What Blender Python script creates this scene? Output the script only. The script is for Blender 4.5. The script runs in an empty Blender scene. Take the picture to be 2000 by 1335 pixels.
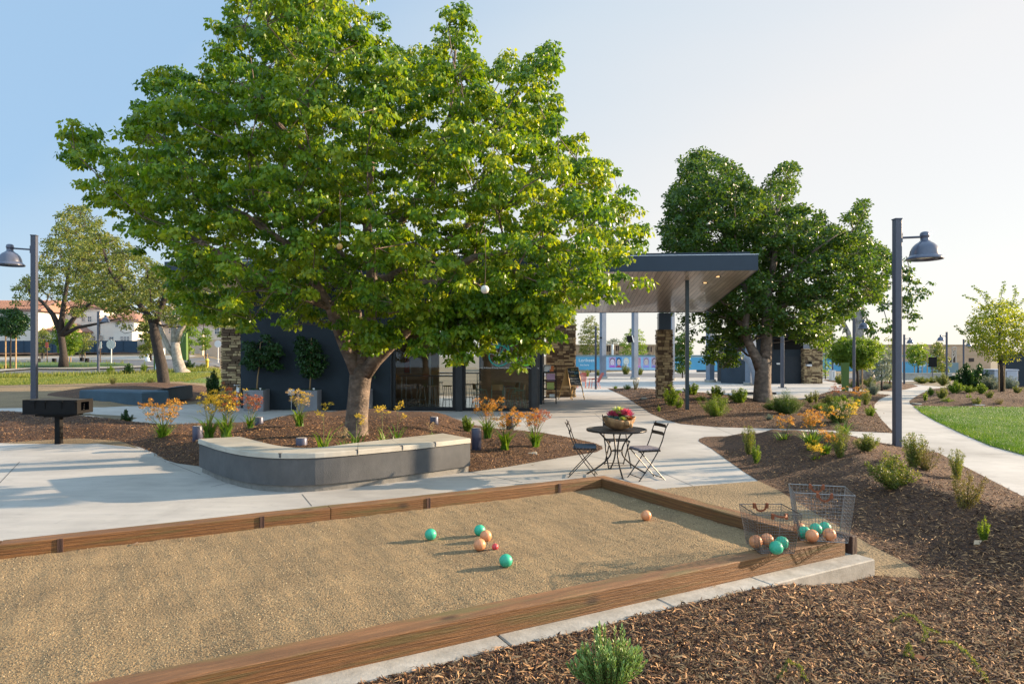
import bpy, bmesh, math, random
import numpy as np
from mathutils import Vector, Matrix
random.seed(7)
R = math.radians
scene = bpy.context.scene
COL = scene.collection
# ------------------------------------------------------------------ camera, sky, sun, exposure
FPX, HY, EYE = 1290.0, 694.0, 1.88          # focal length and horizon in photo pixels, eye height in metres
cam = bpy.data.cameras.new("camera"); camo = bpy.data.objects.new("camera", cam); COL.objects.link(camo)
camo.location = (0, 0, EYE); camo.rotation_euler = (R(90), 0, 0)
cam.sensor_width = 36; cam.lens = FPX/2000*36; cam.shift_y = (HY-667.5)/2000
cam.clip_start = .05; cam.clip_end = 6000
scene.camera = camo
SUN_AZ, SUN_EL = 17.0, 14.5                  # degrees from +X towards +Y, and up
sv = Vector((math.cos(R(SUN_EL))*math.cos(R(SUN_AZ)), math.cos(R(SUN_EL))*math.sin(R(SUN_AZ)), math.sin(R(SUN_EL))))
w = bpy.data.worlds.new("World"); scene.world = w; w.use_nodes = True
nt = w.node_tree; nt.nodes.clear()
sky = nt.nodes.new('ShaderNodeTexSky'); sky.sky_type = 'NISHITA'; sky.sun_disc = False
sky.sun_elevation = R(SUN_EL); sky.sun_rotation = R(90-SUN_AZ)
sky.altitude = 20; sky.air_density = 1.0; sky.dust_density = .6; sky.ozone_density = 1.5
bgn = nt.nodes.new('ShaderNodeBackground'); bgn.inputs[1].default_value = 0.012
wo = nt.nodes.new('ShaderNodeOutputWorld'); nt.links.new(sky.outputs[0], bgn.inputs[0])
# bright thin overcast veil over the clear sky: whiter towards the sun and the horizon
tcw = nt.nodes.new('ShaderNodeTexCoord'); dt = nt.nodes.new('ShaderNodeVectorMath'); dt.operation = 'DOT_PRODUCT'
nt.links.new(tcw.outputs['Generated'], dt.inputs[0]); dt.inputs[1].default_value = (1.2*sv.x, 1.2*sv.y, 1.2*sv.z-1.75)
nw = nt.nodes.new('ShaderNodeTexNoise'); nw.inputs['Scale'].default_value = 2.2; nw.inputs['Detail'].default_value = 3
mpw = nt.nodes.new('ShaderNodeMapping'); mpw.inputs['Scale'].default_value = (1, 1, 3); nt.links.new(tcw.outputs['Generated'], mpw.inputs[0]); nt.links.new(mpw.outputs[0], nw.inputs['Vector'])
ma = nt.nodes.new('ShaderNodeMath'); ma.operation = 'MULTIPLY_ADD'; nt.links.new(nw.outputs['Fac'], ma.inputs[0]); ma.inputs[1].default_value = .2; ma.inputs[2].default_value = .62
mb_ = nt.nodes.new('ShaderNodeMath'); mb_.operation = 'ADD'; nt.links.new(dt.outputs['Value'], mb_.inputs[0]); nt.links.new(ma.outputs[0], mb_.inputs[1])
crw = nt.nodes.new('ShaderNodeValToRGB'); ew = crw.color_ramp.elements
ew[0].position = 0; ew[0].color = (.172, .262, .37, 1); ew[1].position = 1; ew[1].color = (.405, .392, .378, 1)
x_ = ew.new(.45); x_.color = (.305, .345, .38, 1)
nt.links.new(mb_.outputs[0], crw.inputs[0])
bg2 = nt.nodes.new('ShaderNodeBackground'); bg2.inputs[1].default_value = .765; nt.links.new(crw.outputs[0], bg2.inputs[0])
ads = nt.nodes.new('ShaderNodeAddShader'); nt.links.new(bgn.outputs[0], ads.inputs[0]); nt.links.new(bg2.outputs[0], ads.inputs[1]); 
# fill glow added to the unseen sky behind the viewer and overhead, lifting the shade
sxw = nt.nodes.new('ShaderNodeSeparateXYZ'); nt.links.new(tcw.outputs['Generated'], sxw.inputs[0])
m1 = nt.nodes.new('ShaderNodeMath'); m1.operation = 'MULTIPLY'; m1.inputs[1].default_value = -1.3; nt.links.new(sxw.outputs['Y'], m1.inputs[0])
m2 = nt.nodes.new('ShaderNodeMath'); m2.operation = 'MULTIPLY_ADD'; m2.inputs[1].default_value = 1.6; m2.inputs[2].default_value = -.9; nt.links.new(sxw.outputs['Z'], m2.inputs[0])
m3 = nt.nodes.new('ShaderNodeMath'); m3.operation = 'MAXIMUM'; m3.use_clamp = True; nt.links.new(m1.outputs[0], m3.inputs[0]); nt.links.new(m2.outputs[0], m3.inputs[1])
m4 = nt.nodes.new('ShaderNodeMath'); m4.operation = 'MULTIPLY'; m4.inputs[1].default_value = .42; nt.links.new(m3.outputs[0], m4.inputs[0])
bg3 = nt.nodes.new('ShaderNodeBackground'); bg3.inputs[0].default_value = (.62, .82, 1, 1); nt.links.new(m4.outputs[0], bg3.inputs[1])
ad2 = nt.nodes.new('ShaderNodeAddShader'); nt.links.new(ads.outputs[0], ad2.inputs[0]); nt.links.new(bg3.outputs[0], ad2.inputs[1]); nt.links.new(ad2.outputs[0], wo.inputs[0])
sl = bpy.data.lights.new("sun", 'SUN'); sl.energy = 5.0; sl.angle = R(.5); sl.color = (1, .77, .52)
so = bpy.data.objects.new("sun", sl); COL.objects.link(so); so.rotation_euler = sv.to_track_quat('Z', 'Y').to_euler(); so.location = (30, 9, 20)
vs = scene.view_settings; vs.view_transform = 'Standard'; vs.look = 'None'; vs.gamma = 1; vs.use_curve_mapping = False
vs.exposure = 1.40
scene.display_settings.display_device = 'sRGB'

# ------------------------------------------------------------------ terrain and projection helpers
def sstep(a, b, x):
    t = np.clip((x-a)/(b-a), 0, 1); return t*t*(3-2*t)
def T(x, y):
    x = np.asarray(x, float); y = np.asarray(y, float)
    u = x/np.maximum(y, 2.0)
    u1 = np.interp(y, [20, 40], [-.65, -.46])
    wl = 1-sstep(u1, -.40, u)
    tl = np.interp(y, [12.5, 17, 35, 48, 60, 72, 82, 92, 110, 400], [0, .42, .5, .66, .85, 1.15, 1.36, 2.2, 2.3, 2.3])
    tr = np.interp(y, [30, 40, 60, 110, 400], [0, -.2, -.4, -.9, -.9])
    return wl*tl+(1-wl)*tr
_YS = np.concatenate([np.linspace(1.5, 40, 1600), np.linspace(40.05, 400, 4000)])
def G(px, py, off=0.0):
    """photo pixel -> point on the terrain"""
    k = (px-1000)/FPX; z = EYE-(py-HY)/FPX*_YS
    d = z-(T(k*_YS, _YS)+off)
    idx = np.where(d <= 0)[0]
    y = _YS[idx[0]] if len(idx) else 300.0
    return Vector((k*y, y, float(T(k*y, y))+off))
def Z(px, py, z):
    y = FPX*(EYE-z)/(py-HY); return Vector(((px-1000)/FPX*y, y, z))
def W(px, py, y):
    return Vector(((px-1000)/FPX*y, y, EYE-(py-HY)/FPX*y))
def nz(x, y):
    return (.5*np.sin(1.7*x+.6*y+1)+.35*np.sin(-1.1*x+2.3*y+2)+.25*np.sin(4.1*x+1.3*y)+.2*np.sin(-3.3*x+4.7*y+.5)+.15*np.sin(7.9*x-6.1*y))/1.2

# ------------------------------------------------------------------ materials
def lin(h):
    h = h.lstrip('#'); o = []
    for i in (0, 2, 4):
        c = int(h[i:i+2], 16)/255; o.append(c/12.92 if c <= .04045 else ((c+.055)/1.055)**2.4)
    return o
MATS = {}
def mat(name, c1, c2=None, scale=5, rough=.7, bump=0, bscale=None, metal=0, spec=.5, attr=False, stretch=None, detail=6,
        coat=0, emit=0, extra=None, c3=None, mscale=None, dist=.02):
    if name in MATS: return MATS[name]
    m = bpy.data.materials.new(name); m.use_nodes = True; MATS[name] = m
    n = m.node_tree.nodes; l = m.node_tree.links; p = n['Principled BSDF']
    p.inputs['Roughness'].default_value = rough; p.inputs['Metallic'].default_value = metal
    p.inputs['Specular IOR Level'].default_value = spec; p.inputs['Coat Weight'].default_value = coat
    c2 = c2 or [v*.8 for v in c1]
    tc = n.new('ShaderNodeTexCoord'); mp = n.new('ShaderNodeMapping'); l.new(tc.outputs['Object'], mp.inputs[0])
    if stretch: mp.inputs['Scale'].default_value = stretch
    ns = n.new('ShaderNodeTexNoise'); ns.inputs['Scale'].default_value = scale; ns.inputs['Detail'].default_value = detail
    ns.inputs['Roughness'].default_value = .65 if detail < 9 else .85
    l.new(mp.outputs[0], ns.inputs['Vector'])
    cr = n.new('ShaderNodeValToRGB'); e = cr.color_ramp.elements
    e[0].position = .3; e[0].color = (*c2, 1); e[1].position = .7; e[1].color = (*c1, 1)
    if c3: x = e.new(.5); x.color = (*c3, 1)
    if attr:
        at = n.new('ShaderNodeAttribute'); at.attribute_name = 'var'
        if bump == 0 and not mscale: l.new(at.outputs['Fac'], cr.inputs[0])
        else:
            mm = n.new('ShaderNodeMath'); mm.operation = 'MULTIPLY_ADD'; l.new(ns.outputs['Fac'], mm.inputs[0]); mm.inputs[1].default_value = .6
            ad = n.new('ShaderNodeMath'); ad.operation = 'SUBTRACT'; l.new(at.outputs['Fac'], ad.inputs[0]); ad.inputs[1].default_value = .3
            l.new(ad.outputs[0], mm.inputs[2]); l.new(mm.outputs[0], cr.inputs[0])
    else: l.new(ns.outputs['Fac'], cr.inputs[0])
    out = cr.outputs[0]
    if mscale:   # large soft blotches
        n2 = n.new('ShaderNodeTexNoise'); n2.inputs['Scale'].default_value = mscale; n2.inputs['Detail'].default_value = 4; l.new(tc.outputs['Object'], n2.inputs['Vector'])
        mr = n.new('ShaderNodeMapRange'); mr.inputs[1].default_value = .3; mr.inputs[2].default_value = .7; mr.inputs[3].default_value = .78; mr.inputs[4].default_value = 1.12
        l.new(n2.outputs['Fac'], mr.inputs[0])
        vm = n.new('ShaderNodeVectorMath'); vm.operation = 'SCALE'; l.new(out, vm.inputs[0]); l.new(mr.outputs[0], vm.inputs['Scale']); out = vm.outputs[0]
    l.new(out, p.inputs['Base Color'])
    if bump:
        bn = n.new('ShaderNodeBump'); bn.inputs['Strength'].default_value = bump; bn.inputs['Distance'].default_value = dist
        b = n.new('ShaderNodeTexNoise'); b.inputs['Scale'].default_value = bscale or scale*4; b.inputs['Detail'].default_value = 5
        l.new(mp.outputs[0], b.inputs['Vector']); l.new(b.outputs['Fac'], bn.inputs['Height']); l.new(bn.outputs[0], p.inputs['Normal'])
    if emit:
        p.inputs['Emission Color'].default_value = (*c1, 1); p.inputs['Emission Strength'].default_value = emit
    if extra: extra(m, n, l, p, tc, out)
    return m
def leafmat(name, cols, trans=.42, rough=.42, tcol=None):
    if name in MATS: return MATS[name]
    m = bpy.data.materials.new(name); m.use_nodes = True; MATS[name] = m
    n = m.node_tree.nodes; l = m.node_tree.links; p = n['Principled BSDF']; o = n['Material Output']
    at = n.new('ShaderNodeAttribute'); at.attribute_name = 'var'
    cr = n.new('ShaderNodeValToRGB'); e = cr.color_ramp.elements
    e[0].position = 0; e[0].color = (*cols[0], 1); e[1].position = 1; e[1].color = (*cols[-1], 1)
    for i, c in enumerate(cols[1:-1]): x = e.new((i+1)/(len(cols)-1)); x.color = (*c, 1)
    l.new(at.outputs['Fac'], cr.inputs[0]); l.new(cr.outputs[0], p.inputs['Base Color'])
    p.inputs['Roughness'].default_value = rough; p.inputs['Specular IOR Level'].default_value = .4
    tr = n.new('ShaderNodeBsdfTranslucent'); g = n.new('ShaderNodeVectorMath'); g.operation = 'MULTIPLY'
    g.inputs[1].default_value = tcol or (1.5, 1.35, .5); l.new(cr.outputs[0], g.inputs[0]); l.new(g.outputs[0], tr.inputs['Color'])
    mx = n.new('ShaderNodeMixShader'); mx.inputs[0].default_value = trans
    l.new(p.outputs[0], mx.inputs[1]); l.new(tr.outputs[0], mx.inputs[2]); l.new(mx.outputs[0], o.inputs['Surface'])
    return m

def concrete_x(m, n, l, p, tc, out):
    v = out
    for sc, lo, hi, k in ((1.3, .52, .70, .86), (7, .58, .72, .90), (.22, .45, .6, .93)):
        q = n.new('ShaderNodeTexNoise'); q.inputs['Scale'].default_value = sc; q.inputs['Detail'].default_value = 8; q.inputs['Distortion'].default_value = .6; l.new(tc.outputs['Object'], q.inputs['Vector'])
        r = n.new('ShaderNodeMapRange'); r.inputs[1].default_value = lo; r.inputs[2].default_value = hi; r.inputs[3].default_value = 1; r.inputs[4].default_value = k; l.new(q.outputs['Fac'], r.inputs[0])
        s_ = n.new('ShaderNodeVectorMath'); s_.operation = 'SCALE'; l.new(v, s_.inputs[0]); l.new(r.outputs[0], s_.inputs['Scale']); v = s_.outputs[0]
    l.new(v, p.inputs['Base Color'])
M_conc = mat('concrete_paving', (.49, .455, .41), (.40, .375, .345), 3.5, .8, .35, 60, mscale=.5, dist=.006, stretch=(.35, 1.6, 1), extra=concrete_x)
M_conc2 = mat('cast_concrete', (.46, .42, .36), (.27, .245, .205), 9, .8, .35, 60, mscale=1.5, dist=.006)
M_cap = mat('concrete_cap', (.49, .45, .375), (.41, .37, .305), 5, .75, .2, 120, mscale=1.2, dist=.003)
M_stucco = mat('grey_stucco', (.098, .096, .094), (.076, .076, .077), 12, .85, .6, 130, mscale=2.0, dist=.006, stretch=(1, 1, .6))
M_joint = mat('joint_dark', (.10, .095, .09), rough=.9)
M_navy = mat('navy_stucco', (.016, .026, .036), (.013, .021, .030), 6, .8, .4, 140, mscale=1, dist=.004)
M_navy2 = mat('navy_stucco_light', (.035, .050, .068), (.028, .042, .058), 6, .8, .3, 100, mscale=1, dist=.004)
M_fascia = mat('fascia_metal', (.014, .026, .042), (.012, .022, .036), 3, .35, metal=.3)
M_frame = mat('window_frame', (.035, .038, .042), rough=.45, metal=.3)
M_framedk = mat('window_frame_black', (.006, .007, .009), rough=.4)
M_steel = mat('painted_steel', (.07, .075, .10), (.062, .067, .09), 12, .45, metal=.2)
M_steelb = mat('plaza_post_paint', (.20, .24, .30), (.17, .21, .27), 4, .55, mscale=.7)
M_lampb = mat('lamp_bell_enamel', (.075, .085, .13), (.065, .075, .115), 6, .28, coat=.4)
M_black = mat('black_iron', (.012, .011, .011), (.02, .017, .015), 18, .5, metal=.2)
M_brz = mat('bronze_paint', (.030, .024, .020), (.022, .018, .016), 18, .42, metal=.4)
M_char = mat('charred_steel', (.004, .004, .005), (.008, .007, .007), 14, .7, spec=.2)
M_white = mat('white_paint', (.75, .74, .71), (.70, .69, .66), 4, .6)
M_whiteh = mat('house_stucco', (.60, .55, .48), (.54, .49, .43), .8, .9)
M_tanw = mat('tan_wall', (.50, .40, .30), (.44, .35, .27), .9, .9)
M_grave = mat('decomposed_granite', (.35, .25, .132), (.085, .06, .036), 32, .95, 1.0, 45, c3=(.24, .168, .088), mscale=1.3, dist=.03, detail=10)
M_gravl = mat('court_gravel_mat', (.44, .312, .155), (.070, .048, .028), 58, .95, 1.0, 75, c3=(.275, .186, .092), mscale=2.6, dist=.03, detail=10)
M_mulch = mat('mulch_ground', (.18, .088, .034), (.022, .010, .005), 26, .95, 1.0, 42, c3=(.085, .040, .020), mscale=1.1, dist=.05, stretch=(1, .5, 1))
M_chip = mat('wood_chips', (.50, .275, .12), (.030, .012, .006), rough=.85, attr=True, c3=(.16, .066, .026))
M_pebble = mat('granules', (.46, .34, .19), (.09, .062, .038), rough=.9, attr=True, c3=(.29, .20, .10))
M_ground = mat('dry_ground', (.20, .15, .095), (.11, .09, .05), .6, .95, .4, 8, mscale=.1)
M_lawn = mat('lawn_soil', (.095, .17, .02), (.055, .10, .014), 9, .9, .6, 60, mscale=.5)
M_grass = leafmat('grass_blades', [(.035, .10, .008), (.07, .17, .012), (.15, .23, .03)], .35, .5)
M_grassl = leafmat('grass_blades_dry', [(.09, .13, .015), (.16, .20, .03), (.24, .23, .06)], .35, .5)
M_asph = mat('asphalt', (.12, .125, .135), (.09, .095, .105), 3, .9, mscale=.2)
M_wood = mat('timber_beam', (.235, .12, .055), (.085, .042, .022), 3.2, .75, .5, 6, stretch=(.35, 7, 7), c3=(.17, .085, .04), mscale=1.6, dist=.01)
M_woodin = mat('timber_inner', (.20, .125, .05), (.08, .045, .022), 3.0, .8, .4, 6, stretch=(.35, 7, 7), c3=(.14, .08, .035), mscale=2, dist=.01)
M_woodk = mat('dark_post_wood', (.075, .032, .02), (.02, .01, .008), 6, .8, .5, 10, stretch=(4, 4, .4))
M_stone = mat('ledger_stone', (.50, .36, .19), (.13, .08, .045), 9, .9, .5, 30, attr=True, c3=(.31, .215, .115), dist=.02)
M_bark = mat('smooth_bark', (.27, .195, .145), (.06, .042, .032), 4.2, .85, .9, 16, c3=(.135, .098, .074), stretch=(1, 1, 1.6), mscale=1.6, dist=.035)
M_barkd = mat('dark_bark', (.055, .042, .035), (.02, .016, .014), 8, .9, .8, 14, dist=.03)
M_barkw = mat('pale_bark', (.40, .36, .31), (.14, .12, .10), 5, .85, .7, 12, c3=(.27, .24, .21), dist=.02)
M_twig = mat('brown_stem', (.12, .075, .045), (.07, .045, .03), 14, .9)
M_stake = mat('lodge_stake', (.42, .27, .13), (.30, .19, .09), 8, .85)
M_gstem = mat('green_stem', (.10, .14, .03), (.14, .11, .03), 14, .7)

# ------------------------------------------------------------------ mesh helpers
ORG = {}
def raw(name, verts, faces, m, parent=None, smooth=False, local=False, var=None, loc=None):
    verts = np.asarray(verts, dtype=np.float64).reshape(-1, 3)
    if loc is not None: base = Vector(loc)
    elif parent is not None and not local: base = ORG[parent.name]
    else: base = Vector((0, 0, 0))
    sub = base if not (local or loc is not None) else Vector((0, 0, 0))
    v = verts-np.array(sub)
    me = bpy.data.meshes.new(name)
    if isinstance(faces, np.ndarray):
        nf, k = faces.shape
        me.vertices.add(len(v)); me.vertices.foreach_set('co', v.astype(np.float32).ravel())
        me.loops.add(nf*k); me.loops.foreach_set('vertex_index', faces.astype(np.int32).ravel())
        me.polygons.add(nf); me.polygons.foreach_set('loop_start', (np.arange(nf)*k).astype(np.int32))
        try: me.polygons.foreach_set('loop_total', np.full(nf, k, np.int32))
        except Exception: pass
        me.update(calc_edges=True)
    else:
        me.from_pydata([tuple(a) for a in v], [], faces); me.update()
    if var is not None:
        a = me.attributes.new('var', 'FLOAT', 'POINT'); a.data.foreach_set('value', np.asarray(var, np.float32))
    if smooth: me.polygons.foreach_set('use_smooth', np.ones(len(me.polygons), bool))
    me.materials.append(m)
    o = bpy.data.objects.new(name, me); COL.objects.link(o)
    if loc is not None: o.location = base
    if parent is not None:
        o.parent = parent
        if loc is not None: o.location = base-ORG[parent.name]
        ORG[o.name] = ORG[parent.name] if loc is None else base
    else: ORG[o.name] = base
    return o
class MB:
    def __init__(s): s.v = []; s.f = []; s.a = []; s.cur = .5
    def add(s, vs, fs):
        b = len(s.v); s.v += [tuple(p) for p in vs]; s.f += [tuple(b+i for i in f) for f in fs]; s.a += [s.cur]*len(vs); return s
    def obox(s, c, ux, uy, uz):
        c = Vector(c); ux = Vector(ux); uy = Vector(uy); uz = Vector(uz)
        p = [c, c+ux, c+ux+uy, c+uy, c+uz, c+ux+uz, c+ux+uy+uz, c+uy+uz]
        fl = ux.cross(uy).dot(uz) < 0
        F = [(3, 2, 1, 0), (4, 5, 6, 7), (0, 1, 5, 4), (1, 2, 6, 5), (2, 3, 7, 6), (3, 0, 4, 7)]
        return s.add(p, [tuple(reversed(f)) for f in F] if fl else F)
    def box(s, x0, x1, y0, y1, z0, z1): return s.obox((x0, y0, z0), (x1-x0, 0, 0), (0, y1-y0, 0), (0, 0, z1-z0))
    def bbox(s, x0, x1, y0, y1, z0, z1, b=.01, ax=None):
        """box with chamfered vertical and top edges (ax: optional (origin, ux, uy) frame)"""
        def ring(i, z): return [(x0+i, y0+i+b, z), (x0+i+b, y0+i, z), (x1-i-b, y0+i, z), (x1-i, y0+i+b, z), (x1-i, y1-i-b, z), (x1-i-b, y1-i, z), (x0+i+b, y1-i, z), (x0+i, y1-i-b, z)]
        rs = [ring(0, z0), ring(0, z1-b), ring(b*.8, z1)]
        if ax:
            o, ux, uy = Vector(ax[0]), Vector(ax[1]), Vector(ax[2])
            rs = [[o+ux*p[0]+uy*p[1]+Vector((0, 0, p[2])) for p in r] for r in rs]
        vs = [p for r in rs for p in r]; fs = [tuple(range(7, -1, -1)), tuple(range(16, 24))]
        for k in range(2):
            for i in range(8): j = (i+1) % 8; fs.append((k*8+i, k*8+j, k*8+8+j, k*8+8+i))
        return s.add(vs, fs)
    def tube(s, pts, r, n=8, cap=True, closed=False, flat=1.0):
        pts = [Vector(p) for p in pts]; m = len(pts)
        rr = r if isinstance(r, (list, tuple)) else [r]*m
        rings = []; prev = None
        for i, p in enumerate(pts):
            if closed: t = pts[(i+1) % m]-pts[i-1]
            else: t = pts[min(i+1, m-1)]-pts[max(i-1, 0)]
            if t.length < 1e-9: t = Vector((0, 0, 1))
            t.normalize()
            if prev is None:
                a = Vector((0, 0, 1)) if abs(t.z) < .9 else Vector((1, 0, 0)); x = t.cross(a).normalized()
            else:
                x = prev-t*prev.dot(t); x = x.normalized() if x.length > 1e-6 else t.orthogonal().normalized()
            prev = x; y = t.cross(x)
            rings.append([p+(x*math.cos(2*math.pi*k/n)+y*math.sin(2*math.pi*k/n)*flat)*rr[i] for k in range(n)])
        vs = [q for g in rings for q in g]; fs = []
        for i in range(m if closed else m-1):
            j = (i+1) % m
            for k in range(n): k2 = (k+1) % n; fs.append((i*n+k, i*n+k2, j*n+k2, j*n+k))
        if cap and not closed: fs += [tuple(range(n-1, -1, -1)), tuple(range((m-1)*n, m*n))]
        return s.add(vs, fs)
    def lathe(s, prof, c=(0, 0, 0), n=24):
        c = Vector(c); vs = []; fs = []
        for r, z in prof: vs += [c+Vector((r*math.cos(2*math.pi*k/n), r*math.sin(2*math.pi*k/n), z)) for k in range(n)]
        for i in range(len(prof)-1):
            for k in range(n): k2 = (k+1) % n; fs.append((i*n+k, i*n+k2, (i+1)*n+k2, (i+1)*n+k))
        return s.add(vs, fs)
    def prism(s, poly, z0, z1):
        """vertical prism from 2-D polygon"""
        m = len(poly); z0f = z0 if callable(z0) else (lambda p: z0); z1f = z1 if callable(z1) else (lambda p: z1)
        vs = [(p[0], p[1], z0f(p)) for p in poly]+[(p[0], p[1], z1f(p)) for p in poly]
        a = sum(poly[i][0]*poly[(i+1) % m][1]-poly[(i+1) % m][0]*poly[i][1] for i in range(m))
        fs = [tuple(range(m-1, -1, -1)), tuple(range(m, 2*m))]+[(i, (i+1) % m, m+(i+1) % m, m+i) for i in range(m)]
        if a < 0: fs = [tuple(reversed(f)) for f in fs]
        return s.add(vs, fs)
    def ball(s, c, r, n=16, sq=(1, 1, 1)):
        c = Vector(c); vs = [c+Vector((0, 0, r*sq[2]))]; h = n//2
        for i in range(1, h):
            t = math.pi*i/h
            vs += [c+Vector((r*math.sin(t)*math.cos(2*math.pi*k/n)*sq[0], r*math.sin(t)*math.sin(2*math.pi*k/n)*sq[1], r*math.cos(t)*sq[2])) for k in range(n)]
        vs.append(c-Vector((0, 0, r*sq[2]))); fs = [(0, 1+k, 1+(k+1) % n) for k in range(n)]
        for i in range(h-2):
            for k in range(n): a = 1+i*n; fs.append((a+k, a+n+k, a+n+(k+1) % n, a+(k+1) % n))
        e = len(vs)-1; a = 1+(h-2)*n; fs += [(a+(k+1) % n, a+k, e) for k in range(n)]
        return s.add(vs, fs)
    def build(s, name, m, parent=None, smooth=False, local=False, loc=None, attr=False):
        return raw(name, s.v, s.f, m, parent, smooth, local, s.a if attr else None, loc)
def thing(name, label, cat, loc=(0, 0, 0), rz=0, group=None):
    o = bpy.data.objects.new(name, None); COL.objects.link(o); o.empty_display_size = .2
    o.location = loc; o.rotation_euler = (0, 0, rz); o['label'] = label; o['category'] = cat
    if group: o['group'] = group
    ORG[o.name] = Vector(loc); return o
def tag(o, label, cat, group=None):
    o['label'] = label; o['category'] = cat
    if group: o['group'] = group
    return o
def struct(o, kind='structure'): o['kind'] = kind; return o
KIDS = {}
def dup(src, loc=None, rz=None, label=None, scale=None, group=None, parent=None):
    c = src.copy(); COL.objects.link(c)
    if parent is not None: c.parent = parent
    if loc is not None: c.location = loc; ORG[c.name] = Vector(loc)
    if rz is not None: c.rotation_euler = (0, 0, rz)
    if scale is not None: c.scale = (scale,)*3 if not isinstance(scale, (tuple, list)) else scale
    if label: c['label'] = label
    if group: c['group'] = group
    for ch in [q for q in COL.objects if q.parent == src]: dup(ch, parent=c)
    return c

# ------------------------------------------------------------------ draped ground sheets
def pdist(poly, x, y):
    P = np.array(poly, float); Q = np.roll(P, -1, 0); d = np.full(x.shape, 1e9)
    for a, b in zip(P, Q):
        ab = b-a; L = (ab**2).sum()
        if L < 1e-12: continue
        t = np.clip(((x-a[0])*ab[0]+(y-a[1])*ab[1])/L, 0, 1)
        d = np.minimum(d, np.hypot(x-a[0]-t*ab[0], y-a[1]-t*ab[1]))
    return d
def inside(poly, x, y):
    P = np.array(poly, float); c = np.zeros(x.shape, bool); n = len(P)
    for i in range(n):
        x0, y0 = P[i]; x1, y1 = P[i-1]
        if y0 == y1: continue
        c ^= ((y0 > y) != (y1 > y)) & (x < (x1-x0)*(y-y0)/(y1-y0)+x0)
    return c
def sheet(name, poly, m, off=.004, hmax=0, edge=1.0, grid=.5, rough=0, kind='structure', smoothcorner=0):
    """a sheet lying on the terrain inside a world-space polygon, rising by hmax away from its edge"""
    bm = bmesh.new(); vs = [bm.verts.new((p[0], p[1], 0)) for p in poly]; bm.faces.new(vs)
    bmesh.ops.triangulate(bm, faces=bm.faces[:])
    xs = [p[0] for p in poly]; ys = [p[1] for p in poly]
    def cuts(a, b, g):
        n = max(1, int((b-a)/g)); return [a+(b-a)*i/n for i in range(1, n)]
    for c in cuts(min(xs), max(xs), grid): bmesh.ops.bisect_plane(bm, geom=bm.verts[:]+bm.edges[:]+bm.faces[:], plane_co=(c, 0, 0), plane_no=(1, 0, 0))
    for c in cuts(min(ys), max(ys), grid): bmesh.ops.bisect_plane(bm, geom=bm.verts[:]+bm.edges[:]+bm.faces[:], plane_co=(0, c, 0), plane_no=(0, 1, 0))
    co = np.array([v.co[:] for v in bm.verts]); z = hgt(poly, co[:, 0], co[:, 1], off, hmax, edge, rough)
    for v, zz in zip(bm.verts, z): v.co.z = zz
    for f in bm.faces:
        if f.normal.z < 0: f.normal_flip()
    bmesh.ops.recalc_face_normals(bm, faces=bm.faces[:])
    if sum(f.normal.z for f in bm.faces) < 0: bmesh.ops.reverse_faces(bm, faces=bm.faces[:])
    me = bpy.data.meshes.new(name); bm.to_mesh(me); bm.free(); me.materials.append(m)
    me.polygons.foreach_set('use_smooth', np.ones(len(me.polygons), bool))
    o = bpy.data.objects.new(name, me); COL.objects.link(o); o['kind'] = kind; ORG[o.name] = Vector((0, 0, 0))
    return o
def hgt(poly, x, y, off, hmax, edge, rough):
    z = T(x, y)+off
    if hmax or rough:
        s = sstep(0, edge, pdist(poly, x, y)); z = z+s*(hmax+rough*nz(x*1.3, y*1.3))
    return z
def gp(pts): return [tuple(G(*p)[:2]) for p in pts]
def spline(pts, n=4):
    """Catmull-Rom through points (closed)"""
    P = [np.array(p, float) for p in pts]; m = len(P); o = []
    for i in range(m):
        a, b, c, d = P[i-1], P[i], P[(i+1) % m], P[(i+2) % m]
        for k in range(n):
            t = k/n; o.append(.5*((2*b)+(c-a)*t+(2*a-5*b+4*c-d)*t*t+(3*b-a-3*c+d)*t**3))
    return [tuple(q) for q in o]

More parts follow.
